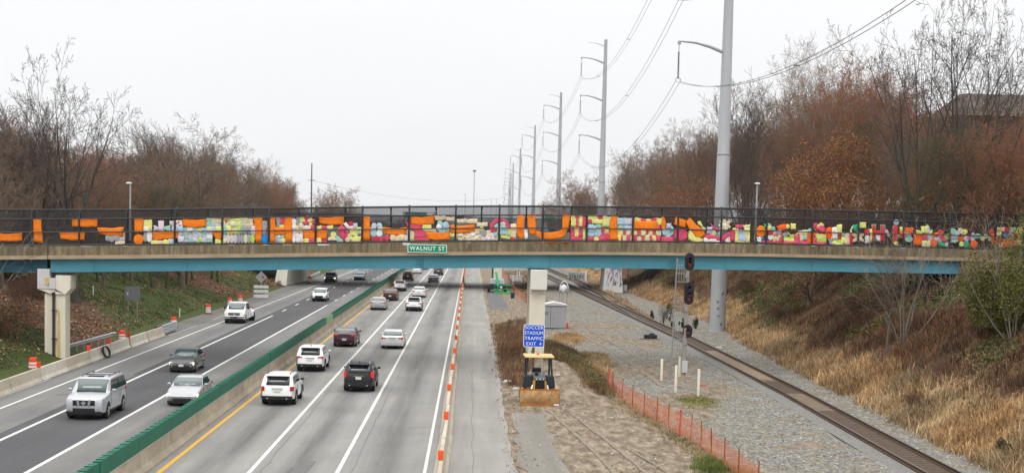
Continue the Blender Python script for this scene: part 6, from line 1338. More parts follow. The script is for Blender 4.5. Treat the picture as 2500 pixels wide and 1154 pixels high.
for s in (-1, 1):
    mb = MB(); c0, c1 = (.75, .40), (2.75, .40); rr_ = .38; pl_ = [(c1[0]+rr_*math.cos(a), c1[1]+rr_*math.sin(a)) for a in [-PI/2+PI*i/8 for i in range(9)]]+[(c0[0]+rr_*math.cos(a), c0[1]+rr_*math.sin(a)) for a in [PI/2+PI*i/8 for i in range(9)]]
    x0, x1 = (s*.62, s*.98) if s > 0 else (-.98, -.62); mb.prism(pl_, lambda y, z_: (x0, y, z_), lambda y, z_: (x1, y, z_))
    for i in range(26):
        u = i/26*2*PI
    for i in range(14):
        y = .6+i*.17; mb.box((x0-.01, y, .775), (x1+.01, y+.04, .82)); 
    for i in range(7):
        a = PI/2+PI*i/7+.1; mb.box((x0-.01, c0[0]+(rr_+.02)*math.cos(a)-.03, c0[1]+(rr_+.02)*math.sin(a)-.03), (x1+.01, c0[0]+(rr_+.02)*math.cos(a)+.03, c0[1]+(rr_+.02)*math.sin(a)+.03))
    mb.build('track', dust, root)
    MB().box((min(s*.55, s*.62), .2, .3), (max(s*.55, s*.62), 2.4, .5)).build('push_arm', rst, root)
    MB().tube([(s*.42, .35, 1.15), (s*.55, .12, .62)], .05, 8).build('hydraulic_ram', chrome, root); MB().hexa([(s*.33-.04, .5, .72), (s*.33+.06, .5, .72), (s*.33+.06, 1.9, .72), (s*.33-.04, 1.9, .72)], [(s*.33-.04, .5, 1.3), (s*.33+.06, .5, 1.3), (s*.33+.06, 1.9, 1.4), (s*.33-.04, 1.9, 1.4)]).build('side_panel', mat('dozer_amber', (.62, .30, .03), .5, var=.15, scale=3), root); MB().box((s*1.0-.06, .55, .55), (s*1.0+.06, .75, .95)).build('track_guard', mat('dozer_amber', (.62, .30, .03), .5), root)
    MB().hexa([(s*.32, .95, .95), (s*.95, .95, .95), (s*.95, 1.7, .95), (s*.32, 1.7, .95)] if s > 0 else [(s*.95, .95, .95), (s*.32, .95, .95), (s*.32, 1.7, .95), (s*.95, 1.7, .95)], [(s*.36, 1.0, 1.62), (s*.86, 1.0, 1.62), (s*.86, 1.7, 1.62), (s*.36, 1.7, 1.62)] if s > 0 else [(s*.86, 1.0, 1.62), (s*.36, 1.0, 1.62), (s*.36, 1.7, 1.62), (s*.86, 1.7, 1.62)]).build('side_tank', dk, root, bevel=.05)
    MB().hexa([(s*.80-.05, 1.0, 1.1), (s*.80+.05, 1.0, 1.1), (s*.80+.05, 1.12, 1.1), (s*.80-.05, 1.12, 1.1)], [(s*.66-.06, 1.2, 2.66), (s*.66+.06, 1.2, 2.66), (s*.66+.06, 1.32, 2.66), (s*.66-.06, 1.32, 2.66)]).build('canopy_post', dk, root)
    MB().box((s*.70-.05, 2.5, .8), (s*.70+.05, 2.6, 2.66)).build('canopy_post', dk, root)
MB().box((-.52, .6, .35), (.52, 3.0, 1.0)).build('hull', yel, root, bevel=.04)
MB().hexa([(-.36, .32, .72), (.36, .32, .72), (.36, 1.9, .72), (-.36, 1.9, .72)], [(-.30, .36, 1.52), (.30, .36, 1.52), (.34, 1.9, 1.66), (-.34, 1.9, 1.66)]).build('engine_hood', yel, root, bevel=.03)
MB().hexa([(-.30, .30, .74), (.30, .30, .74), (.30, .318, .74), (-.30, .318, .74)], [(-.26, .335, 1.42), (.26, .335, 1.42), (.26, .35, 1.42), (-.26, .35, 1.42)]).build('grille', mat('grille_black', (.01, .012, .012), .7, var=0), root)
MB().hexa([(-.335, .30, 1.44), (.335, .30, 1.44), (.38, 1.95, 1.60), (-.38, 1.95, 1.60)], [(-.31, .33, 1.57), (.31, .33, 1.57), (.35, 1.95, 1.74), (-.35, 1.95, 1.74)]).build('hood_top', mat('hood_slate', (.10, .12, .14), .5, var=.15, scale=3), root, bevel=.02)
MB().tube([(.14, .9, 1.6), (.14, .9, 2.3), (.14, .92, 2.55)], .05, 10).build('exhaust_stack', mat('stack_grey', (.30, .29, .28), .5, var=.15), root, smooth=40); MB().lathe([(.09, 0), (.11, .06), (.09, .2), (.04, .24)], (-.16, .95, 1.64), n=12).build('air_cleaner', dk, root, smooth=40)
MB().hexa([(-.86, .95, 2.66), (.86, .95, 2.66), (.86, 2.8, 2.66), (-.86, 2.8, 2.66)], [(-.84, 1.0, 2.76), (.84, 1.0, 2.76), (.84, 2.75, 2.76), (-.84, 2.75, 2.76)]).build('canopy', mat('canopy_tan', (.60, .42, .20), .7, var=.15, scale=3), root, bevel=.03)
MB().box((-.3, 2.0, .95), (.3, 2.5, 1.35)).box((-.3, 2.4, 1.35), (.3, 2.52, 1.95)).build('seat', dk, root, bevel=.04); MB().lathe([(.08, 0), (.08, .08), (.04, .14)], (.0-.05, 1.7, 2.76), n=12).build('beacon', orange_p, root)
for x in (-.2, 0, .2): MB().lathe([(.03, 0), (.035, -.02)], (x, .30, 1.50), 'y', 10).build('lamp', reflw, root)
# blue sign standing behind it
ps = G(1303, 897); Yg = 93.5; c_ = D(1303.5, 819, Yg); w_, h_ = 51/(F/Yg), 56/(F/Yg)
root = thing('road_sign', 'blue road sign with four lines of white capitals standing behind the bulldozer', 'sign', (c_.x, Yg, gz1(c_.x, Yg)-.1)); zc = c_.z-gz1(c_.x, Yg)+.1
MB().prism(rrect(w_, h_, .10), lambda x, z: (x, 0, zc+z), lambda x, z: (x, .03, zc+z)).build('sign_border', swhite, root); MB().prism(rrect(w_-.08, h_-.08, .08), lambda x, z: (x, -.006, zc+z), lambda x, z: (x, -.001, zc+z)).build('sign_face', sblue, root)
for k, tx_ in enumerate(('SOCCER', 'STADIUM', 'TRAFFIC', 'EXIT  4')): text_mesh(tx_, .30, 'lettering', swhite, root, (0, -.012, zc+.515-.345*k), bold=.0, spacing=1.06, maxw=1.16)
MB().box((-.09, .035, 0), (.07, .12, zc+h_/2-.1)).build('post', mat('post_brown', (.10, .075, .05), .8, var=.2, scale=3), root)
# ================================================================ BOOM LIFT
p = G(1216, 716); root = thing('boom_lift', 'green boom lift with a caged basket and grey engine cover parked on the closed lane', 'boom lift', p); gr = mat('lift_green', (.0, .27, .10), .4, var=.08, scale=2); lg = mat('lift_grey', (.42, .44, .45), .5, var=.08, scale=2)
MB().box((-1.3, 3.0, .45), (1.1, 6.2, 1.0)).build('chassis', dk, root, bevel=.05)
for x, y in ((-1.35, 3.4), (1.15, 3.4), (-1.35, 5.9), (1.15, 5.9)): o = MB().lathe([(.2, -.2), (.5, -.2), (.55, -.14), (.55, .14), (.5, .2), (.2, .2)], axis='x', n=18).build('wheel', tyre_m, root, smooth=40); o.location = (x, y, .55)
MB().hexa([(-1.25, 3.4, 1.05), (1.05, 3.4, 1.05), (1.05, 6.3, 1.05), (-1.25, 6.3, 1.05)], [(-1.15, 3.5, 2.05), (.95, 3.5, 2.0), (.95, 6.2, 2.0), (-1.15, 6.2, 2.05)]).build('engine_cover', lg, root, bevel=.08); MB().box((-1.26, 3.38, 1.0), (1.06, 6.32, 1.3)).build('cover_base', dk, root, bevel=.03)
MB().hexa([(-.15, 2.0, .95), (.22, 2.0, .95), (.22, 2.4, .95), (-.15, 2.4, .95)], [(-.50, 4.6, 3.1), (-.12, 4.6, 3.1), (-.12, 5.1, 3.1), (-.50, 5.1, 3.1)]).build('boom', gr, root, bevel=.03); MB().box((-.1, 1.2, .7), (.2, 2.2, 1.1)).build('jib', gr, root, bevel=.03)
mb = MB()
for z in (.15, .65, 1.25):
    for a_, b_ in (((-.55, 0), (1.95, 0)), ((1.95, 0), (1.95, .95)), ((1.95, .95), (-.55, .95)), ((-.55, .95), (-.55, 0))): mb.tube([(a_[0], a_[1], z), (b_[0], b_[1], z)], .04, 6)
for x in (-.55, .1, .7, 1.3, 1.95):
    for y in (0, .95): mb.tube([(x, y, .12), (x, y, 1.25)], .035, 6)
mb.build('basket_frame', gr, root); MB().box((-.6, -.05, .05), (2.0, 1.0, .17)).build('basket_floor', mat('lift_green2', (.05, .55, .08), .5, var=.05), root); MB().box((.1, -.06, .75), (.75, .1, 1.2)).build('control_panel', dk, root, bevel=.02); MB().box((.25, -.07, .85), (.6, -.061, 1.1)).build('label_plate', reflw, root)
MB().box((-.5, -.04, .45), (.05, .0, .62)).build('side_plate', gr, root)
# rubble
rr = random.Random(2)
for (xp, yp, s_, lb) in ((1238, 934, .35, 'pale lump of rubble at the edge of the closed lane near the bulldozer'), (1260, 952, .28, 'white rubble piece left of the bulldozer'), (1362, 920, .2, 'flat grey stone on the dirt mound right of the bulldozer'), (1705, 836, .25, 'white ball-like debris at the foot of the right bank'), (1832, 898, .28, 'dark round object beside the far ballast edge'), (1755, 852, .35, 'pale flat debris by the track near the big pole')):
    p2 = GT(xp, yp, 60); mb = MB(); mb.ball((0, 0, .05), (s_, s_*.7, s_*.45), 8, 5)
    mb.v = [(v[0]*rr.uniform(.8, 1.2), v[1]*rr.uniform(.8, 1.2), v[2]*rr.uniform(.8, 1.2)) for v in mb.v]; tag(mb.build('debris', black if 'dark' in lb else conc_grey, loc=p2), lb, 'debris')
# small painted scrawls on the foot of the big pole
rp_ = [o for o in bpy.data.objects if o.name == 'transmission_pole'][0]; rr = random.Random(6)
for k in range(5):
    mb = MB(); a0 = -PI/2+rr.uniform(-.5, .3); z0 = 1.0+k*.75; r0 = .80-.008*z0; pts_ = []
    for i in range(7): a = a0+.055*i; pts_.append((r0*math.cos(a), r0*math.sin(a), z0+rr.uniform(-.22, .22)))
    mb.tube(pts_, .028, 4).build('graffiti', mat('graffiti_black', (.03, .03, .04), .7), rp_)
# ================================================================ TREES AND PLANTS
bark = mat('bark', (.085, .066, .052), .95, scale=3, col2=(.165, .132, .105), stretch=(2, 2, .5)); bark_pale = mat('bark_pale', (.17, .155, .135), .95, scale=3, col2=(.27, .25, .22), stretch=(2, 2, .5))
bark_ivy = mat('bark_ivy', (.035, .040, .018), .95, scale=2, col2=(.07, .07, .035)); bark_dark = mat('bark_dark', (.075, .063, .055), .95, var=.25, scale=3)
twigm = vcmat('twigs', .9); leafm = vcmat('leaves', .7, spec=.3); grassm = vcmat('grass_blades', .85)
def prisms(P0, P1, R0, R1, sides=3):
    P0, P1, R0, R1 = map(np.asarray, (P0, P1, R0, R1)); d = P1-P0; L = np.linalg.norm(d, axis=1, keepdims=True)+1e-9; d = d/L
    up = np.where(np.abs(d[:, 2:3]) < .9, np.array([[0, 0, 1.]]), np.array([[1., 0, 0]])); a = np.cross(d, up); a /= np.linalg.norm(a, axis=1, keepdims=True)+1e-9; b = np.cross(a, d)
    n = len(P0); V = np.zeros((n, 2*sides, 3))
    for k in range(sides):
        t_ = 2*PI*k/sides; o = a*math.cos(t_)+b*math.sin(t_); V[:, k] = P0+o*R0[:, None]; V[:, sides+k] = P1+o*R1[:, None]
    base = (np.arange(n)*2*sides)[:, None]
    Fs = np.concatenate([base+np.array([[k, (k+1) % sides, sides+(k+1) % sides, sides+k]]) for k in range(sides)])
    return V.reshape(-1, 3), Fs
def grow(seed, H, nl=9, spread=38, fork=.3, counts=(7, 6, 6, 3), ratio=(.62, .5, .5, .5, .5), up=.10, wob=.16, r0=None, minr=.011, lean=(0, 0), single=True, trunkL=.62, leafy=0, droop=0.):
    rg = random.Random(seed); thick = []; thin = [[], [], [], [], []]; tipsL = []
    r0 = r0 or H*.017; maxlev = len(counts)+1
    def rv(): return Vector((rg.gauss(0, 1), rg.gauss(0, 1), rg.gauss(0, 1)))
    def branch(p, d, L, r, lev):
        ns = (7, 5, 4, 3, 2, 1)[lev]; pts = [p.copy()]; rad = [r]; q = p.copy(); dd = d.copy(); endr = r*(.14 if lev < 2 else .35) if lev < maxlev else r*.3
        for i in range(ns):
            dd = (dd+rv()*wob*(.5 if lev == 0 else 1)*.6+Vector((0, 0, up if lev < 3 else up*.5-droop))).normalized(); q = q+dd*(L/ns); pts.append(q.copy()); rad.append(max(minr*.7, lerp(r, endr, (i+1)/ns)))
        if lev <= 1: thick.append((pts, rad, lev))
        else:
            for i in range(ns): thin[0].append(tuple(pts[i])); thin[1].append(tuple(pts[i+1])); thin[2].append(max(rad[i], minr)); thin[3].append(max(rad[i+1], minr*.7)); thin[4].append(lev)
        if lev == maxlev: tipsL.append(tuple(q)); return
        n = nl if lev == 0 else counts[lev-1]
        for k in range(n):
            t_ = lerp(fork if lev == 0 else .22, 1., (k+rg.random()*.8)/n); t_ = min(.99, t_); i = min(ns-1, int(t_*ns)); b = pts[i].lerp(pts[i+1], t_*ns-i); dl = (pts[i+1]-pts[i]).normalized()
            az = k*2.4+rg.uniform(-.5, .5); side = dl.cross(Vector((math.cos(az), math.sin(az), .13))).normalized()
            ang = R(rg.uniform(.65, 1.25)*spread*(1-.45*t_ if lev == 0 else 1)); cd = (dl*math.cos(ang)+side*math.sin(ang)).normalized()
            LL = L*ratio[lev]*(1.15-.45*t_)*rg.uniform(.75, 1.2) if lev else H*ratio[0]*(1.1-.45*t_)*rg.uniform(.8, 1.15)
            branch(b, cd, LL, max(minr, lerp(r, endr, t_)*(.55 if lev < 3 else .6)), lev+1)
    if single: branch(Vector((0, 0, -.3)), Vector((lean[0], lean[1], 1)).normalized(), H*trunkL, r0, 0)
    else:
        for k in range(nl): a = k*2.4+rg.uniform(-.4, .4); s_ = rg.uniform(.15, .55)*spread/38; branch(Vector((.25*math.cos(a), .25*math.sin(a), -.2)), Vector((math.cos(a)*s_, math.sin(a)*s_, 1)).normalized(), H*rg.uniform(.6, 1.0), r0*rg.uniform(.6, 1), 1)
    return thick, thin, tipsL
def tree_proto(name, seed, H, bk, tint, tvar=.25, leaf=None, nleaf=0, lsize=.16, leafzone=None, **kw):
    thick, thin, tips_ = grow(seed, H, **kw); mb = MB()
    for pts, rad, lev in thick: mb.tube(pts, [r*(1.35 if (i == 0 and lev == 0) else 1) for i, r in enumerate(rad)], 7 if lev == 0 else 5, caps=False)
    rg = np.random.default_rng(seed); nm = name
    if thin[0]:
        P0, P1, R0, R1, LV = (np.array(x, float) for x in thin); V, Fs = prisms(P0, P1, R0, R1); n = len(P0)
        br = 1+tvar*(rg.random(n)-.5)*2; hue = (rg.random((n, 1))-.5)*.3; col = np.array(tint)[None]*br[:, None]*np.concatenate([1+hue, 1-hue*.1, 1-hue*.6], 1)
        col = np.where(LV[:, None] <= 2, col*.75, col); T = np.repeat(col, 6, axis=0)
        midx = None; mats_ = [twigm]
        if leaf and nleaf:
            tp_ = P1[LV >= LV.max()-1]; ii = rg.integers(0, len(tp_), nleaf); c = tp_[ii]+rg.normal(0, .28, (nleaf, 3))
            if leafzone: k = (c[:, 2] < leafzone[1]) & (c[:, 2] > leafzone[0]); c = c[k]
            m = len(c); u = rg.normal(0, 1, (m, 3)); u /= np.linalg.norm(u, axis=1, keepdims=True); w = rg.normal(0, 1, (m, 3)); w = np.cross(u, w); w /= np.linalg.norm(w, axis=1, keepdims=True); s_ = lsize*(.6+.8*rg.random((m, 1)))
            LVt = np.stack([c-u*s_*.6, c+w*s_*.4, c+u*s_*.6, c-w*s_*.4], 1).reshape(-1, 3); LF = np.arange(m*4).reshape(m, 4)+len(V)
            lc = np.array(leaf)[rg.integers(0, len(leaf), m)]*(1+.35*(rg.random((m, 1))-.5)*2); V = np.concatenate([V, LVt]); Fs = np.concatenate([Fs, LF]); T = np.concatenate([T, np.repeat(lc, 4, axis=0)])
            midx = np.concatenate([np.zeros(len(Fs)-m), np.ones(m)]); mats_ = [twigm, leafm]
    root = bpy.data.objects.new(name, None); COL.objects.link(root)
    if mb.v: mb.build('trunk' if kw.get('single', True) else 'stems', bk, root, smooth=60, fix=False)
    o = arr_mesh('crown' if kw.get('single', True) else 'twigs', V, Fs, mats_, root, tint=T, midx=midx)
    root['H'] = float(V[:, 2].max()); root.location = (0, 0, 0); PROT.append(root); return root
PROT = []; USED = set()
def plant(proto, X, Y, H=None, rz=None, label=None, cat='tree', group=None, z=None, sink=0., wide=1., tilt=(0, 0)):
    rz = random.uniform(0, 6.28) if rz is None else rz; s_ = (H or proto['H'])/proto['H']; z = gz1(X, Y)-sink if z is None else z
    if proto.name in USED:
        o = proto.copy(); COL.objects.link(o)
        for ch in KID[proto.name]: d = ch.copy(); COL.objects.link(d); d.parent = o
    else: o = proto; USED.add(proto.name); KID[proto.name] = children(proto)
    o.location = (X, Y, z); o.rotation_euler = (tilt[0], tilt[1], rz); o.scale = (s_*wide, s_*wide, s_); 
    for k_ in ('H',): pass
    tag(o, label, cat, group); return o
KID = {}
RB = (.225, .130, .088); GB = (.19, .142, .108); DK = (.105, .088, .080); PB = (.33, .285, .24); RD = (.25, .120, .070)
T_round = tree_proto('bare_tree', 11, 15, bark, GB, nl=13, spread=52, fork=.10, counts=(9, 7, 6, 3), up=.04, trunkL=.48, ratio=(.62, .46, .42, .42, .42), wob=.18)
T_red = tree_proto('bare_tree', 12, 13, bark, RB, nl=12, spread=46, fork=.12, counts=(8, 7, 6, 3), up=.05, trunkL=.52, ratio=(.58, .46, .42, .42, .42))
T_red2 = tree_proto('bare_tree', 21, 13, bark, RD, nl=12, spread=48, fork=.10, counts=(8, 7, 6, 3), up=.04, trunkL=.55, wob=.22, ratio=(.56, .46, .42, .42, .42))
T_tall = tree_proto('bare_tree', 13, 17, bark, GB, nl=9, spread=34, fork=.3, counts=(7, 6, 6, 2), up=.12, trunkL=.66)
T_ivy = tree_proto('bare_tree', 14, 15, bark_ivy, (.10, .09, .055), nl=9, spread=38, fork=.25, counts=(7, 6, 6, 2), up=.1, leaf=[(.03, .05, .015), (.06, .08, .02), (.12, .07, .03)], nleaf=1800, leafzone=(2, 8), lsize=.3)
T_fork = tree_proto('bare_tree', 15, 17, bark_dark, DK, nl=7, spread=44, fork=.30, counts=(6, 5, 5, 2), up=.08, trunkL=.36, ratio=(.68, .46, .42, .42, .40), r0=.50, minr=.012)
T_pale = tree_proto('bare_tree', 16, 17, bark_pale, PB, nl=8, spread=42, fork=.3, counts=(6, 5, 5, 2), up=.10, trunkL=.55, wob=.2, minr=.010)
T_beech = tree_proto('leafy_tree', 17, 14, bark, (.16, .085, .05), nl=11, spread=50, fork=.08, counts=(8, 6, 6, 2), up=.06, leaf=[(.28, .105, .028), (.37, .145, .036), (.17, .068, .024), (.24, .12, .05), (.13, .08, .05)], nleaf=17000, lsize=.115, trunkL=.60, ratio=(.55, .48, .45, .45, .45))
T_oak = tree_proto('leafy_tree', 18, 13, bark, (.13, .08, .06), nl=10, spread=46, fork=.12, counts=(7, 6, 6, 2), up=.08, leaf=[(.32, .14, .05), (.24, .10, .045), (.40, .19, .075)], nleaf=8000, lsize=.11, trunkL=.55)
T_vase = tree_proto('bare_tree', 19, 15, bark, (.135, .105, .085), nl=10, fork=.12, spread=30, counts=(7, 7, 6, 3), up=.16, trunkL=.5, ratio=(.72, .5, .5, .45, .4))
B_red = tree_proto('bush', 31, 4.0, bark, (.150, .085, .060), single=False, nl=12, spread=46, counts=(6, 5, 4), up=.05, wob=.25, r0=.035, minr=.010, ratio=(.6, .55, .5, .5))
B_leaf = tree_proto('bush', 32, 4.0, bark, (.12, .075, .05), single=False, nl=12, spread=50, counts=(6, 5, 3), up=.04, wob=.28, r0=.035, minr=.010, ratio=(.6, .55, .5, .5), leaf=[(.17, .075, .03), (.12, .06, .03), (.07, .065, .025)], nleaf=3500, lsize=.15)
B_olive = tree_proto('bush', 33, 4.0, bark, (.09, .075, .045), single=False, nl=12, spread=50, counts=(6, 5, 3), up=.04, wob=.28, r0=.035, minr=.010, ratio=(.6, .55, .5, .5), leaf=[(.05, .065, .018), (.08, .085, .025), (.13, .09, .035)], nleaf=4500, lsize=.15)
skL = ([-400, -100, 0, 60, 120, 200, 270, 330, 400, 500, 560, 620, 700, 730, 780, 830, 890, 912, 950], [215, 215, 222, 235, 262, 285, 302, 308, 282, 288, 325, 350, 385, 440, 458, 448, 470, 503, 545])
skR = ([1318, 1345, 1400, 1460, 1500, 1530, 1600, 1680, 1740, 1800, 1860, 1900, 1940, 2050, 2150, 2200, 2300, 2400, 2500, 2900], [520, 478, 425, 430, 398, 335, 290, 290, 245, 205, 235, 200, 150, 110, 125, 170, 215, 225, 215, 215])
def pxof(X, Y): return 1152+X/Y*F
def topz(px, Y, sk, lower=0.): return D(px, float(np.interp(px, *sk))+lower, Y).z
rt = random.Random(99)
gLw, gRw = 'bare trees of the wood left of the highway', 'bare trees of the wood right of the railway'
# picked-out trees on the left
def pick(proto, px, Y, ytop, label, cat='tree', group=None, rz=None, wide=1., X=None, tilt=(0, 0)):
    X = D(px, 500, Y).x if X is None else X; H = (D(px, ytop, Y).z-gz1(X, Y)); return plant(proto, X, Y, H*1.0, rz, label, cat, group, wide=wide, tilt=tilt)
pick(T_fork, 178, 132, 100, 'tall bare tree with forked dark trunk rising above the left wood into the sky', rz=.6, wide=.8)
pick(T_fork, 120, 133, 190, 'dark forked bare tree just left of the tallest tree of the left wood', rz=2.9, wide=.9)
pick(T_round, 445, 178, 270, 'broad round-crowned bare tree standing out of the left wood against the sky', rz=1., wide=1.35)
pick(T_round, 560, 236, 318, 'round bare tree right of the broad round-crowned one in the left wood', rz=2.2)
pick(T_vase, 372, 200, 290, 'upright brushy bare tree joined to the left side of the broad round crown', rz=.3)
pick(T_pale, 655, 300, 372, 'loose pale bare tree near the right end of the left wood', rz=.3)
pick(T_vase, 30, 130, 215, 'upright reddish bare tree at the left frame edge', rz=.9)
pick(T_red, 840, 470, 446, 'small reddish bare tree between the wooden pole and the end of the left wood', rz=1.2)
pick(T_red2, 800, 430, 455, 'low reddish tree directly right of the wooden pole', rz=.2)
for px, Y, yt, lb in ((380, 205, 300, 'leaning ivy-green trunk below the girder on the left bank, left of two'), (412, 208, 305, 'leaning ivy-green trunk below the girder on the left bank, right of two')):
    p = GT(px-6, 706); plant(T_ivy, p.x, p.y, 13, rt.uniform(0, 6), lb, 'tree', tilt=(0, .22))
for px, yb in ((455, 694), (470, 686), (515, 682), (532, 690), (240, 690), (300, 680)):
    p = GT(px, yb); plant(T_ivy, p.x, p.y, rt.uniform(9, 12), rt.uniform(0, 6), 'ivy-clad tree low on the left bank below the bridge girder', 'tree', 'ivy-clad trees low on the left bank', tilt=(0, rt.uniform(.05, .2)))
n = 0
for Y, dX in [(Y, dX) for Y in (112, 121, 130, 140, 151, 163, 176, 190, 205, 222, 240, 260, 282, 306, 333, 363, 397, 436, 480, 530, 590) for dX in (0, 6.5, 13.5, 22)]:
    X = -38.5-dX+rt.uniform(-2.2, 2.2); Y_ = Y+rt.uniform(-4, 4); px = pxof(X, Y_)
    if px < -260: continue
    low = rt.uniform(24, 62)+(16 if 330 < px < 600 else 0)+(26 if dX == 0 else 0); H = topz(px, Y_, skL, low)-gz1(X, Y_)
    if H < 4.5: continue
    pr = rt.choice([T_red, T_red2, T_round, T_red, T_vase, T_red, T_red2, T_ivy, T_round, T_red, T_red2, T_oak])
    plant(pr, X, Y_, min(H, 24), None, 'brown bare tree in the thick of the wood left of the highway' if pr is not T_oak else 'tree with rusty leaves still on, in the wood left of the highway', 'tree', gLw if pr is not T_oak else 'rusty-leaved trees left of the highway', wide=min(1.25, max(.75, 12/max(H, 8))))
for i in range(60):
    Y_ = 108+i*5.2+rt.uniform(-2, 2) if i < 50 else rt.uniform(300, 600); X = -37-rt.uniform(0, 3.5)-(3 if Y_ < 200 else 0)-rt.choice([0, 0, 5]); 
    plant(rt.choice([B_red, B_red, B_leaf, B_olive]), X, Y_, rt.uniform(3.5, 6.0), None, 'tangled brown thicket bush along the top of the left bank', 'bush', 'thicket bushes on the left bank')
# right wood
pick(T_tall, 1560, 320, 335, 'broad bare tree where the right wood first rises steeply', rz=.4, wide=1.1)
pick(T_round, 1640, 270, 285, 'round bare tree left of the huge near pole', rz=1.4)
pick(T_vase, 1815, 185, 195, 'narrow brushy bare tree just right of the huge near pole', rz=1.9, wide=.85)
pick(T_pale, 1962, 190, 72, 'tall pale leafless tree crossed by the power wires', rz=.3, wide=1.0)
pick(T_pale, 2040, 180, 60, 'tall pale leafless tree behind the orange-brown beech', rz=2.5, wide=1.)
pick(T_beech, 2050, 140, 300, 'large tree full of orange-brown leaves behind the right end of the bridge', rz=.5, wide=1.05)
pick(T_beech, 1985, 134, 385, 'lower tree with bright orange-brown leaves behind the right end of the bridge', rz=2.5, wide=1.2)
pick(T_beech, 2225, 128, 410, 'small orange-leaved tree right of the large orange-brown one', rz=4.1, wide=1.1)
pick(T_red2, 2140, 150, 130, 'reddish twiggy tree rising above the orange-leaved ones', rz=1.1)
pick(T_fork, 2235, 122, -60, 'dark crooked trunk leaving the frame top, leftmost of the tall right-hand trees', rz=2.0, wide=.62)
pick(T_fork, 2330, 118, -90, 'tall dark multi-stemmed tree leaving the frame top at the right', rz=3.7, wide=.66)
pick(T_fork, 2425, 120, -30, 'tall dark bare tree nearest the right frame edge', rz=5.2, wide=.6)
pick(T_ivy, 2300, 112, 250, 'ivy-green leaning trunk with bare crown at the right above the bridge', rz=1., wide=1.)
pick(T_tall, 1705, 240, 262, 'ivy-speckled bare tree directly left of the huge near pole', rz=2.)
pick(T_red, 1415, 420, 412, 'small bare tree at the left tip of the right wood', rz=2.); pick(T_red2, 1350, 560, 478, 'low reddish tree at the very tip of the right wood', rz=2.)
pick(T_oak, 1615, 250, 440, 'small tree with pale tan leaves low in the right wood', rz=2.); pick(T_oak, 1700, 230, 420, 'small orange-tinted tree left of the huge near pole', rz=.2)
for Y, dX in [(Y, dX) for Y in (108, 117, 126, 136, 147, 159, 172, 186, 201, 218, 237, 258, 281, 306, 334, 365, 400, 440, 485, 540, 600) for dX in (0, 6, 13, 21)]:
    base = float(toeR(Y))+14.5; X = base+dX+rt.uniform(-2, 2); Y_ = Y+rt.uniform(-4, 4); px = pxof(X, Y_)
    if px > 2760: continue
    if rt.random() < .08: continue
    low = rt.uniform(18, 75)+(34 if dX == 0 else 0); H = topz(px, Y_, skR, low)-gz1(X, Y_)
    if H < 4.5: continue
    pr = rt.choice([T_red, T_red2, T_round, T_tall, T_oak, T_red, T_red2, T_ivy, T_oak, T_vase])
    plant(pr, X, Y_, min(H, 25), None, 'brown bare tree in the thick of the wood right of the railway' if pr is not T_oak else 'tree with rusty brown leaves in the wood right of the railway', 'tree', gRw if pr is not T_oak else 'rusty-leaved trees right of the railway', wide=min(1.25, max(.72, 12/max(H, 8))))
for i in range(64):
    Y_ = 112+i*6.2+rt.uniform(-2, 2); X = float(toeR(Y_))+12.5+rt.uniform(-.5, 4)+rt.choice([0, 0, 5])
    plant(rt.choice([B_red, B_leaf, B_leaf, B_olive]), X, Y_, rt.uniform(3.5, 6.5), None, 'tangled brown thicket bush along the top of the right bank', 'bush', 'thicket bushes on the right bank')
# a few bushes on the banks below the bridge
for px, yb, h, pr, lb in ((1640, 700, 2.6, B_leaf, 'rust-brown bush on the right bank left of the huge pole foot'), (1820, 715, 2.8, B_leaf, 'rust-brown bush on the right bank right of the huge pole'), (1960, 725, 2.0, B_red, 'low reddish bush halfway up the right bank'), (2080, 760, 2.2, B_red, 'reddish brush clump under the right end of the bridge'), (1985, 860, 1.5, B_red, 'brown brush clump above the dry grass'),
    (1900, 780, 1.7, B_leaf, 'low russet bush above the pale dry grass'), (2300, 930, 1.6, B_red, 'twiggy brown clump on the right bank near the frame edge'), (2230, 1000, 1.3, B_leaf, 'small dark brush clump in the dry grass'), (60, 760, 3.6, B_red, 'brown thicket left of the bridge pier at the frame edge'), (20, 830, 3.0, B_leaf, 'dark brush at the left frame edge behind the barrier'), (90, 730, 3.2, B_leaf, 'brown thicket touching the left of the bridge pier'), (180, 735, 2.0, B_olive, 'olive brush just right of the bridge pier top')):
    p = GT(px, yb); plant(pr, p.x, p.y, h, None, lb, 'bush')
# bare saplings in front of the bridge
S_pale = tree_proto('bare_sapling', 41, 8.5, bark_pale, (.25, .21, .17), single=False, nl=7, spread=34, counts=(6, 4, 3), up=.02, wob=.22, r0=.055, minr=.010, ratio=(.6, .5, .5, .5))
S_dark = tree_proto('bare_sapling', 42, 9, bark, (.12, .10, .08), nl=7, spread=40, fork=.35, counts=(6, 5, 4), up=.05, wob=.25, r0=.16, ratio=(.55, .5, .5, .5), trunkL=.8)
p = GT(2205, 835, 70); plant(S_pale, p.x, p.y, 8.8, 1.3, 'pale multi-stemmed sapling whose bare branches cross the right end of the girder', 'sapling')
p = GT(2165, 860, 70); plant(S_dark, p.x, p.y, 7.0, .4, 'dark slim sapling standing left of the pale multi-stemmed one', 'sapling')
p = GT(2470, 830, 70); plant(S_pale, p.x, p.y, 8.0, 4.3, 'pale sapling leaning over the parapet at the right frame edge', 'sapling')
plant(S_dark, -31.2, 90, 9.5, 2.0, 'bare grey-brown branches reaching in from the left frame edge before the bridge', 'tree', z=.6)
plant(S_pale, -32.0, 95, 8.2, .5, 'thin bare branches crossing the left end of the girder', 'sapling', z=1.0)
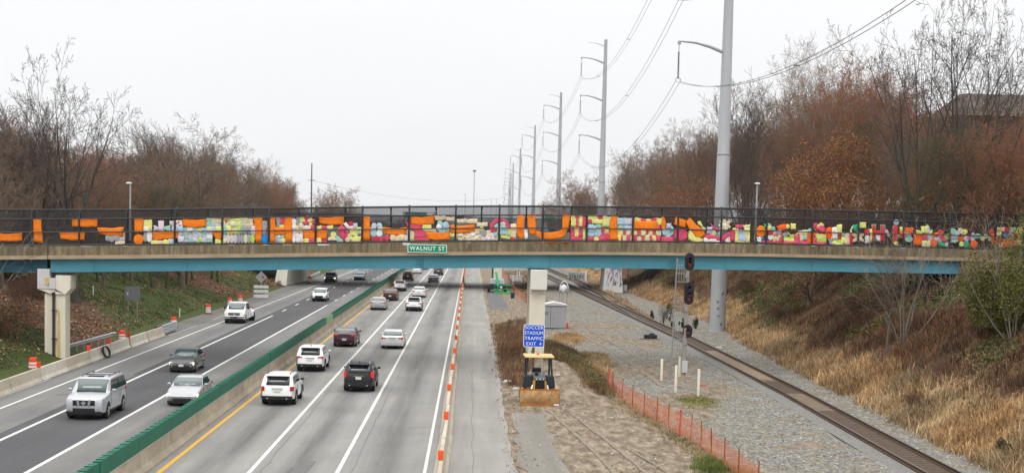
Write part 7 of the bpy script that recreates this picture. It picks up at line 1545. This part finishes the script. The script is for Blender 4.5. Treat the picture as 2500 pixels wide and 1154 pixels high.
# evergreen and small shrubs
def leafball(name, label, cat, p, size, n, cols, ls, parts=9, seed=1, twig=True):
    rg = np.random.default_rng(seed); c = rg.normal(0, .34, (parts, 3))*np.array(size); c[:, 2] = np.abs(c[:, 2])+size[2]*.25; V = []; 
    k = rg.integers(0, parts, n); u = rg.normal(0, 1, (n, 3)); u /= np.linalg.norm(u, axis=1, keepdims=True); rad = (rg.random((n, 1))**.4)*np.array(size)*.42*(.7+.5*rg.random((parts, 1)))[k]
    q = c[k]+u*rad; q[:, 2] = np.abs(q[:, 2]); a = rg.normal(0, 1, (n, 3)); a /= np.linalg.norm(a, axis=1, keepdims=True); b_ = np.cross(a, rg.normal(0, 1, (n, 3))); b_ /= np.linalg.norm(b_, axis=1, keepdims=True); s_ = ls*(.6+.8*rg.random((n, 1)))
    V = np.stack([q-a*s_*.6, q+b_*s_*.4, q+a*s_*.6, q-b_*s_*.4], 1).reshape(-1, 3); T = np.repeat(np.array(cols)[rg.integers(0, len(cols), n)]*(.7+.6*rg.random((n, 1))), 4, axis=0)
    root = thing(name, label, cat, p); arr_mesh('foliage', V, np.arange(4*n).reshape(n, 4), leafm, root, tint=T); mb = MB(); rr = random.Random(seed)
    for i in range(6): a_ = rr.uniform(0, 6.28); mb.tube([(0, 0, -.1), (math.cos(a_)*size[0]*.15, math.sin(a_)*size[1]*.15, size[2]*.4), (math.cos(a_)*size[0]*.35, math.sin(a_)*size[1]*.35, size[2]*.8)], [.05, .03, .01], 5)
    mb.build('stem', bark, root); return root
gcols = [(.08, .085, .016), (.14, .135, .026), (.21, .19, .04), (.06, .065, .016)]
p = GT(2440, 800, 70); leafball('evergreen_shrub', 'large olive-green shrub hiding the right end of the bridge', 'shrub', p, (2.7, 2.2, 4.3), 30000, gcols, .095, 12, 5)
p = GT(2510, 800, 70); leafball('evergreen_shrub', 'olive shrub cut by the right frame edge below the bridge', 'shrub', p, (2.8, 2.2, 5.6), 20000, gcols, .095, 10, 6)
p = GT(2450, 1112, 60); leafball('dark_shrub', 'small dark green shrub in the dry grass at the lower right', 'shrub', p, (.55, .5, .8), 1800, [(.02, .028, .010), (.035, .045, .015)], .06, 6, 7)
for i, (px, yb, h) in enumerate(((1592, 778, .9), (1620, 792, 1.9), (1636, 778, 1.7), (1641, 800, .9), (1697, 802, 1.1), (1664, 800, .8))):
    p = GT(px, yb); leafball('seedling_cedar', ('dark cedar seedling below the right bank, %s' % ('leftmost of the row', 'tallest of the row', 'second tallest, behind the tallest', 'short one right of the tallest', 'nearest the huge pole', 'low one left of the huge pole')[i]), 'cedar', p, (h*.42, h*.42, h), 900, [(.014, .022, .010), (.028, .038, .016)], .07, 6, 20+i)
# ---- ground cover
def inpolyT(px, n, seed):
    rr = random.Random(seed); xs_, ys_ = [q[0] for q in px], [q[1] for q in px]; grid = {}; out = []
    while len(out) < n:
        x, y = rr.uniform(min(xs_), max(xs_)), rr.uniform(min(ys_), max(ys_)); c = False; j = len(px)-1
        for i in range(len(px)):
            if (px[i][1] > y) != (px[j][1] > y) and x < (px[j][0]-px[i][0])*(y-px[i][1])/(px[j][1]-px[i][1])+px[i][0]: c = not c
            j = i
        if c:
            k = (int(x/6), int(y/6)); 
            if k not in grid: grid[k] = GT(k[0]*6+3, k[1]*6+3, 70)
            p = grid[k]; X, Y = p.x+rr.gauss(0, .35), p.y+rr.gauss(0, .9); out.append((X, Y, gz1(X, Y)))
    return np.array(out)
def tufts(name, P, nb, h, w, cols, spread, lean=.35, mat_=None):
    """many thin blades round each point, one object"""
    rg = np.random.default_rng(len(P)+7); n = len(P); P = np.repeat(P, nb, axis=0); m = len(P); hh = (h[0]+(h[1]-h[0])*rg.random((m, 1)))*np.repeat(.5+.75*rg.random(n)**1.5+.3*vnoise(P[::nb, 0], P[::nb, 1], .8, 71), nb)[:, None]; a = rg.random(m)*2*PI; off = rg.normal(0, spread, (m, 2)); P = P.copy(); P[:, :2] += off; P[:, 2] = gz(P[:, 0], P[:, 1])-.03
    d = np.stack([np.cos(a), np.sin(a)], 1); side = np.stack([-d[:, 1], d[:, 0], np.zeros(m)], 1)*w*(.6+.8*rg.random((m, 1))); ln = lean*hh*rg.random((m, 1)); tip = P+np.concatenate([d*ln, hh*(1-.35*lean*rg.random((m, 1)))], 1); mid = P+np.concatenate([d*ln*.3, hh*.55], 1)
    V = np.stack([P-side, P+side, mid+side*.7, tip, mid-side*.7], 1).reshape(-1, 3); base = (np.arange(m)*5)[:, None]
    Fs = np.concatenate([base+np.array([[0, 1, 2, 4]]), base+np.array([[4, 2, 3, 3]])]); Fs3 = np.concatenate([base+np.array([[0, 1, 2]]), base+np.array([[0, 2, 4]]), base+np.array([[4, 2, 3]])])
    ci = np.repeat(rg.integers(0, len(cols), n), nb); T = np.repeat(np.array(cols)[ci]*(.7+.6*rg.random((m, 1)))*(.62+.75*vnoise(P[:, 0], P[:, 1], .45, 81))[:, None]*(np.array([1, 1, 1])+np.array([.0, -.10, -.2])*np.round(vnoise(P[:, 0], P[:, 1], .25, 83))[:, None]), 5, axis=0)
    return tag(arr_mesh(name, V, Fs3, mat_ or grassm, tint=T), kind='stuff')
def scatter(n, x0, x1, y0, y1, f, seed):
    rg = np.random.default_rng(seed); X = x0+(x1-x0)*rg.random(n); Y = y0+(y1-y0)*rg.random(n)**1.4; X = X+(0 if not callable(toeR) else 0); k = f(X, Y) > rg.random(n); X, Y = X[k], Y[k]; return np.stack([X, Y, gz(X, Y)], 1)
tan = [(.43, .31, .175), (.33, .225, .12), (.52, .40, .24), (.24, .155, .08)]; brn = [(.10, .055, .030), (.15, .075, .035), (.065, .042, .028), (.20, .11, .05), (.045, .03, .021)]
def fdry(X, Y): s = X-toeR(Y); return ((s > .3) & (s < 8)).astype(float)*np.clip(1.35-np.abs(s-1.6)/1.9, 0, 1)*(.25+.75*(vnoise(X, Y, .35, 31) > .38))
def fbr(X, Y): s = X-toeR(Y); return ((s > 2.5) & (s < 16)).astype(float)*(.2+.8*sstep(.4, .62, vnoise(X, Y, .30, 33)))*np.clip((s-2)/3, 0, 1)
def fdry2(X, Y): s = X-toeR(Y); return ((s > 5) & (s < 16)).astype(float)*sstep(.5, .7, vnoise(X, Y, .22, 35))
P = scatter(60000, 22, 32, 56, 260, fdry, 1); tufts('dry_grass', P, 9, (.2, .8), .013, tan, .16, 1.3)
P = scatter(26000, 25, 42, 66, 240, fdry2, 4); tufts('dry_grass', P, 8, (.2, .6), .012, [(.24, .15, .075), (.13, .08, .045), (.09, .055, .034)], .16, 1.4)
P = scatter(44000, 24, 42, 60, 240, fbr, 2); tufts('brown_brush', P, 8, (.15, 1.0), .012, brn, .2, 1.5)
def fgreen(X, Y): s = X-toeR(Y); return ((s > 4.5) & (s < 15)).astype(float)*sstep(.60, .72, vnoise(X, Y, .3, 6))*sstep(95, 110, Y)
def leaves(name, P, h, s, cols, kind='stuff', flat=.5):
    rg = np.random.default_rng(len(P)+3); m = len(P); q = P.copy(); q[:, 2] = gz(q[:, 0], q[:, 1])+rg.random(m)*h+.02; a = rg.normal(0, 1, (m, 3)); a[:, 2] *= flat; a /= np.linalg.norm(a, axis=1, keepdims=True); b_ = rg.normal(0, 1, (m, 3)); b_[:, 2] *= flat; b_ = b_-a*np.sum(a*b_, 1, keepdims=True); b_ /= np.linalg.norm(b_, axis=1, keepdims=True)+1e-6; s_ = s*(.5+rg.random((m, 1)))
    V = np.stack([q-a*s_*.6, q+b_*s_*.45, q+a*s_*.6, q-b_*s_*.45], 1).reshape(-1, 3); T = np.repeat(np.array(cols)[rg.integers(0, len(cols), m)]*(.65+.7*rg.random((m, 1))), 4, axis=0)
    return tag(arr_mesh(name, V, np.arange(4*m).reshape(m, 4), leafm, tint=T), kind=kind)
P = scatter(120000, 28, 42, 95, 230, fgreen, 5); P = np.concatenate([P, inpolyT([(1790, 800), (1850, 725), (1950, 668), (2020, 672), (1950, 735), (1880, 805)], 11000, 21), inpolyT([(1585, 700), (1640, 668), (1690, 668), (1650, 705)], 4000, 22), inpolyT([(2370, 890), (2430, 830), (2490, 800), (2500, 830), (2410, 905)], 2500, 23)]); leaves('ivy_cover', P, .28, .12, [(.05, .08, .016), (.08, .125, .024), (.035, .055, .013), (.13, .155, .035), (.14, .09, .04)])
def fgl(X, Y): l = -X-28.9; return ((l > .8) & (l < 17)).astype(float)*np.clip((vnoise(X, Y, .10, 9)+vnoise(X, Y, .45, 5)*.35-.45)*2.6, 0, 1)
def fll(X, Y): l = -X-28.9; return ((l > .8) & (l < 20)).astype(float)*(.15+.85*(1-np.clip((vnoise(X, Y, .10, 9)+vnoise(X, Y, .45, 5)*.35-.45)*2.6, 0, 1)))*(vnoise(X, Y, .8, 41)*.8+.2)
P = scatter(60000, -46, -29, 70, 240, fgl, 6); tufts('green_ground_cover', P, 4, (.08, .26), .016, [(.045, .065, .020), (.065, .085, .026), (.09, .085, .03), (.03, .045, .014)], .12, .8)
P = scatter(90000, -50, -29, 70, 240, fll, 7); leaves('fallen_leaves', P, .10, .15, [(.26, .115, .05), (.17, .075, .035), (.36, .18, .08), (.10, .05, .03), (.30, .22, .15)], flat=.35)
P = scatter(50000, 25, 42, 60, 230, lambda X, Y: ((X-toeR(Y)) > 3)*(vnoise(X, Y, .5, 51)*.6), 8); leaves('fallen_leaves', P, .10, .14, [(.24, .10, .045), (.14, .065, .03), (.33, .17, .08), (.09, .05, .03)], flat=.35)
# brush between the closed ramp and the gravel, sampled over the patches where it stands
def inpoly(px, n, seed):
    rr = random.Random(seed); xs_, ys_ = [q[0] for q in px], [q[1] for q in px]; out = []
    while len(out) < n:
        x, y = rr.uniform(min(xs_), max(xs_)), rr.uniform(min(ys_), max(ys_)); c = False; j = len(px)-1
        for i in range(len(px)):
            if (px[i][1] > y) != (px[j][1] > y) and x < (px[j][0]-px[i][0])*(y-px[i][1])/(px[j][1]-px[i][1])+px[i][0]: c = not c
            j = i
        if c: p = G(x, y, .15); X, Y = p.x+rr.gauss(0, .28), p.y+rr.gauss(0, .9); out.append((X, Y, gz1(X, Y)))
    return np.array(out)
tufts('brown_brush', inpoly([(1207, 790), (1285, 775), (1292, 900), (1262, 940), (1238, 925), (1222, 860)], 2600, 1), 9, (.1, .6), .012, [(.15, .08, .048), (.21, .12, .07), (.10, .065, .04), (.26, .17, .09)], .12, .8)
tufts('brown_brush', inpoly([(1330, 845), (1378, 850), (1440, 890), (1482, 940), (1488, 965), (1440, 945), (1395, 905), (1340, 900)], 3000, 2), 9, (.12, .6), .012, [(.16, .12, .06), (.11, .10, .04), (.22, .16, .08), (.17, .09, .05)], .12, .8)
leaves('low_green_cover', inpoly([(1340, 860), (1385, 862), (1450, 912), (1475, 950), (1440, 935), (1390, 900)], 4500, 3), .45, .08, [(.06, .07, .02), (.10, .10, .03), (.14, .11, .05)])
tufts('dry_grass', inpoly([(1415, 862), (1470, 862), (1482, 885), (1470, 925), (1440, 900)], 1500, 4), 9, (.15, .45), .012, tan, .12, .7)
tufts('dry_grass', inpoly([(1360, 818), (1395, 812), (1420, 822), (1395, 838), (1362, 830)], 900, 5), 9, (.15, .5), .012, tan, .12, .7)
tufts('dry_grass', inpoly([(1228, 660), (1300, 660), (1330, 740), (1345, 770), (1290, 735)], 2200, 6), 8, (.15, .5), .014, tan+brn, .14, .7)
tufts('dry_grass', inpoly([(1395, 660), (1470, 660), (1480, 700), (1560, 760), (1600, 790), (1510, 745), (1420, 690)], 1800, 9), 8, (.2, .7), .016, tan, .14, .7)
tufts('fence_line_weeds', inpoly([(1478, 950), (1500, 950), (1620, 1035), (1700, 1080), (1790, 1154), (1760, 1154), (1660, 1080), (1560, 1020)], 1000, 7), 6, (.05, .26), .010, [(.32, .24, .13), (.20, .17, .07), (.38, .27, .15), (.14, .15, .05)], .10, .8)
tufts('fence_line_weeds', inpoly([(1715, 1128), (1745, 1115), (1765, 1140), (1740, 1154), (1790, 1154), (1810, 1140), (1815, 1154), (1720, 1154)], 350, 8), 9, (.1, .45), .010, [(.10, .14, .03), (.15, .19, .045)], .08, .6)
tufts('moss_patch', inpoly([(1655, 968), (1700, 962), (1755, 970), (1735, 985), (1680, 990)], 1500, 10), 6, (.03, .12), .013, [(.13, .16, .02), (.18, .20, .03), (.20, .18, .06)], .10, .8)
# stones scattered on dirt and gravel
def stones(name, P, s, cols):
    rg = np.random.default_rng(len(P)); m = len(P); q = P.copy(); q[:, 2] = gz(q[:, 0], q[:, 1])+.01; s_ = s*(.4+rg.random((m, 1))**2*1.4)
    oc = np.array([[1, 0, 0], [0, 1, 0], [-1, 0, 0], [0, -1, 0], [0, 0, .7]]); V = (q[:, None]+oc[None]*s_[:, None]*(.6+.8*rg.random((m, 5, 1)))).reshape(-1, 3); base = (np.arange(m)*5)[:, None]
    Fs = np.concatenate([base+np.array([[a, b_, 4]]) for a, b_ in ((0, 1), (1, 2), (2, 3), (3, 0))]); T = np.repeat(np.array(cols)[rg.integers(0, len(cols), m)]*(.7+.6*rg.random((m, 1))), 5, axis=0)
    return tag(arr_mesh(name, V, Fs, grassm, tint=T), kind='stuff')
P = scatter(60000, 6, 27, 52, 200, lambda X, Y: covers(X, Y)[0]*.9, 12); P = P[np.abs(P[:, 0]-np.interp(P[:, 1], [0, 62, 90, 135, 180], [19.7, 19.85, 20.1, 19.75, 18.45])) > 1.5]
stones('gravel', P, .042, [(.18, .188, .188), (.23, .235, .23), (.11, .115, .115), (.30, .30, .28), (.20, .18, .155)])
P = scatter(9000, 9, 17.5, 60, 220, lambda X, Y: sstep(.5, .7, vnoise(X, Y, .16, 14)*.7+vnoise(X, Y, .5, 15)*.3)*.35, 17); tufts('gravel_weeds', P, 5, (.03, .16), .010, [(.34, .25, .13), (.24, .17, .09), (.16, .15, .06), (.42, .32, .18)], .12, .8)
P = scatter(3500, 2.3, 11, 52, 95, lambda X, Y: covers(X, Y)[3]*(.25+.75*(vnoise(X, Y, .6, 61) > .55)), 13); stones('dirt_stones', P, .05, [(.22, .18, .14), (.32, .28, .23), (.14, .11, .085)])
P = scatter(9000, -28.2, -26.9, 56, 200, lambda X, Y: X*0+.5, 14); P[:, 2] = 0; leaves('roadside_litter', P, .02, .05, [(.16, .10, .06), (.10, .07, .05), (.22, .16, .10)], flat=.2)
P = scatter(3500, 1.6, 2.6, 56, 160, lambda X, Y: X*0+.6, 15); leaves('roadside_litter', P, .03, .05, [(.22, .10, .05), (.16, .08, .04), (.30, .18, .10)], flat=.2)
# distant wood closing the view
rg = np.random.default_rng(77); n = 26000; px = rg.uniform(-200, 2700, 420); Yc = rg.uniform(750, 1700, 420); Vs, Ts = [], []
for a_, Y_ in zip(px, Yc):
    X = (a_-1152)/F*Y_
    if abs(X+8) < 26+.0*Y_ and a_ > 1100 and a_ < 1175: continue
    hgt = rg.uniform(8, 15)*(1.25 if (940 < a_ < 1090 or 1180 < a_ < 1250 or 1290 < a_) else .8); g = gz1(X, Y_); m = 90
    u = rg.normal(0, 1, (m, 3)); u /= np.linalg.norm(u, axis=1, keepdims=True); q = np.array([X, Y_, g+hgt*.5])+u*np.array([hgt*.6, hgt*.5, hgt*.5])*(rg.random((m, 1))**.4); e1 = rg.normal(0, 1, (m, 3)); e1 /= np.linalg.norm(e1, axis=1, keepdims=True); e2 = np.cross(e1, u); s_ = 1.1
    Vs.append(np.stack([q-e1*s_, q+e2*s_*.35, q+e1*s_, q-e2*s_*.35], 1).reshape(-1, 3)); Ts.append(np.repeat(np.array([[.10, .082, .078]])*(.7+.6*rg.random((m, 1))), 4, axis=0))  # greyed tint: the haze of distance is put into the colour
V = np.concatenate(Vs); tag(arr_mesh('far_wood', V, np.arange(len(V)).reshape(-1, 4), twigm, tint=np.concatenate(Ts)), kind='stuff')
# house on the hill at the right
xa, xb = D(2335, 220, 190).x, D(2700, 220, 190).x; z0 = gz1(xa, 195)-.5; zt = D(2420, 219, 190).z; ze = zt-3.4
root = thing('house', 'brick house with a low brown roof half hidden by bare trees at the upper right', 'house', ((xa+xb)/2, 196, z0)); w_ = (xb-xa)/2
MB().box((-w_+1, -6, 0), (w_-1, 8, ze-z0)).build('wall', mat('house_brick', (.16, .085, .06), .9, scale=2, col2=(.24, .13, .09)), root)
MB().hexa([(-w_, -7, ze-z0), (w_, -7, ze-z0), (w_, 9, ze-z0), (-w_, 9, ze-z0)], [(-w_+3.0, 0, zt-z0), (w_-3, 0, zt-z0), (w_-3, 2, zt-z0), (-w_+3.0, 2, zt-z0)]).build('roof', mat('roof_brown', (.10, .075, .062), .9, var=.2, scale=2, stretch=(.3, 3, 3)), root)
for k in range(6):
    for zz in (3, 7, 11): MB().box((-w_+2.5+k*3.2, -6.04, zz), (-w_+3.8+k*3.2, -5.96, zz+1.6)).build('window', glass, root)
for o in [o for o in bpy.data.objects if o.type == 'EMPTY' and 'H' in o.keys()]: del o['H']
for o in list(PROT):
    try:
        if o.name not in USED:
            for ch in children(o): bpy.data.objects.remove(ch)
            bpy.data.objects.remove(o)
    except ReferenceError: pass
# pale boards laid between the rails, and tyre tracks in the dirt
MBB = MB()
for y in np.arange(98.5, 120, 1.5): MBB.box((railc(y)-.52, y, .20), (railc(y)+.52, y+1.46, .30))
tag(MBB.build('crossing_boards', mat('sandy_boards', (.17, .12, .08), .9, scale=3, world=True, col2=(.29, .22, .15))), 'sandy coloured infill between the rails beside the railway signal', 'boards')
mb = MB(); rr = random.Random(12)
for x0, x1, ya, yb, w in ((4.6, 6.6, 52, 82, .28), (5.9, 8.0, 52, 80, .28), (7.6, 9.3, 52, 68, .22), (10.6, 12.6, 95, 150, .35), (12.2, 13.8, 95, 150, .35)):
    n = 26; V = []
    for i in range(n+1):
        u = i/n; x = lerp(x0, x1, u if ya < 90 else 1-u)+.25*math.sin(u*5); y = lerp(ya, yb, u); ww = w*rr.uniform(.5, 1.1)
        if ya < 90: x = lerp(x1, x0, u)+.2*math.sin(u*4)
        V += [(x-ww/2, y, gz1(x, y)+.03), (x+ww/2, y, gz1(x, y)+.03)]
    mb.add(V, [(2*i, 2*i+1, 2*i+3, 2*i+2) for i in range(n)])
tag(mb.build('tyre_tracks', mat('packed_soil', (.13, .11, .085), .95, scale=4, world=True, col2=(.30, .25, .19)), fix=False), kind='structure')
# thin winter air
hz_ = bpy.data.materials.new('haze'); hz_.use_nodes = True; t = hz_.node_tree; t.nodes.remove(t.nodes['Principled BSDF']); pv = N(t, 'ShaderNodeVolumePrincipled')
pv.inputs['Color'].default_value = (.93, .95, .98, 1); pv.inputs['Density'].default_value = .00006; t.links.new(pv.outputs[0], t.nodes['Material Output'].inputs['Volume'])
ho = MB().box((-2700, -70, -6), (2700, 6600, 62)).build('haze', hz_); tag(ho, kind='stuff')
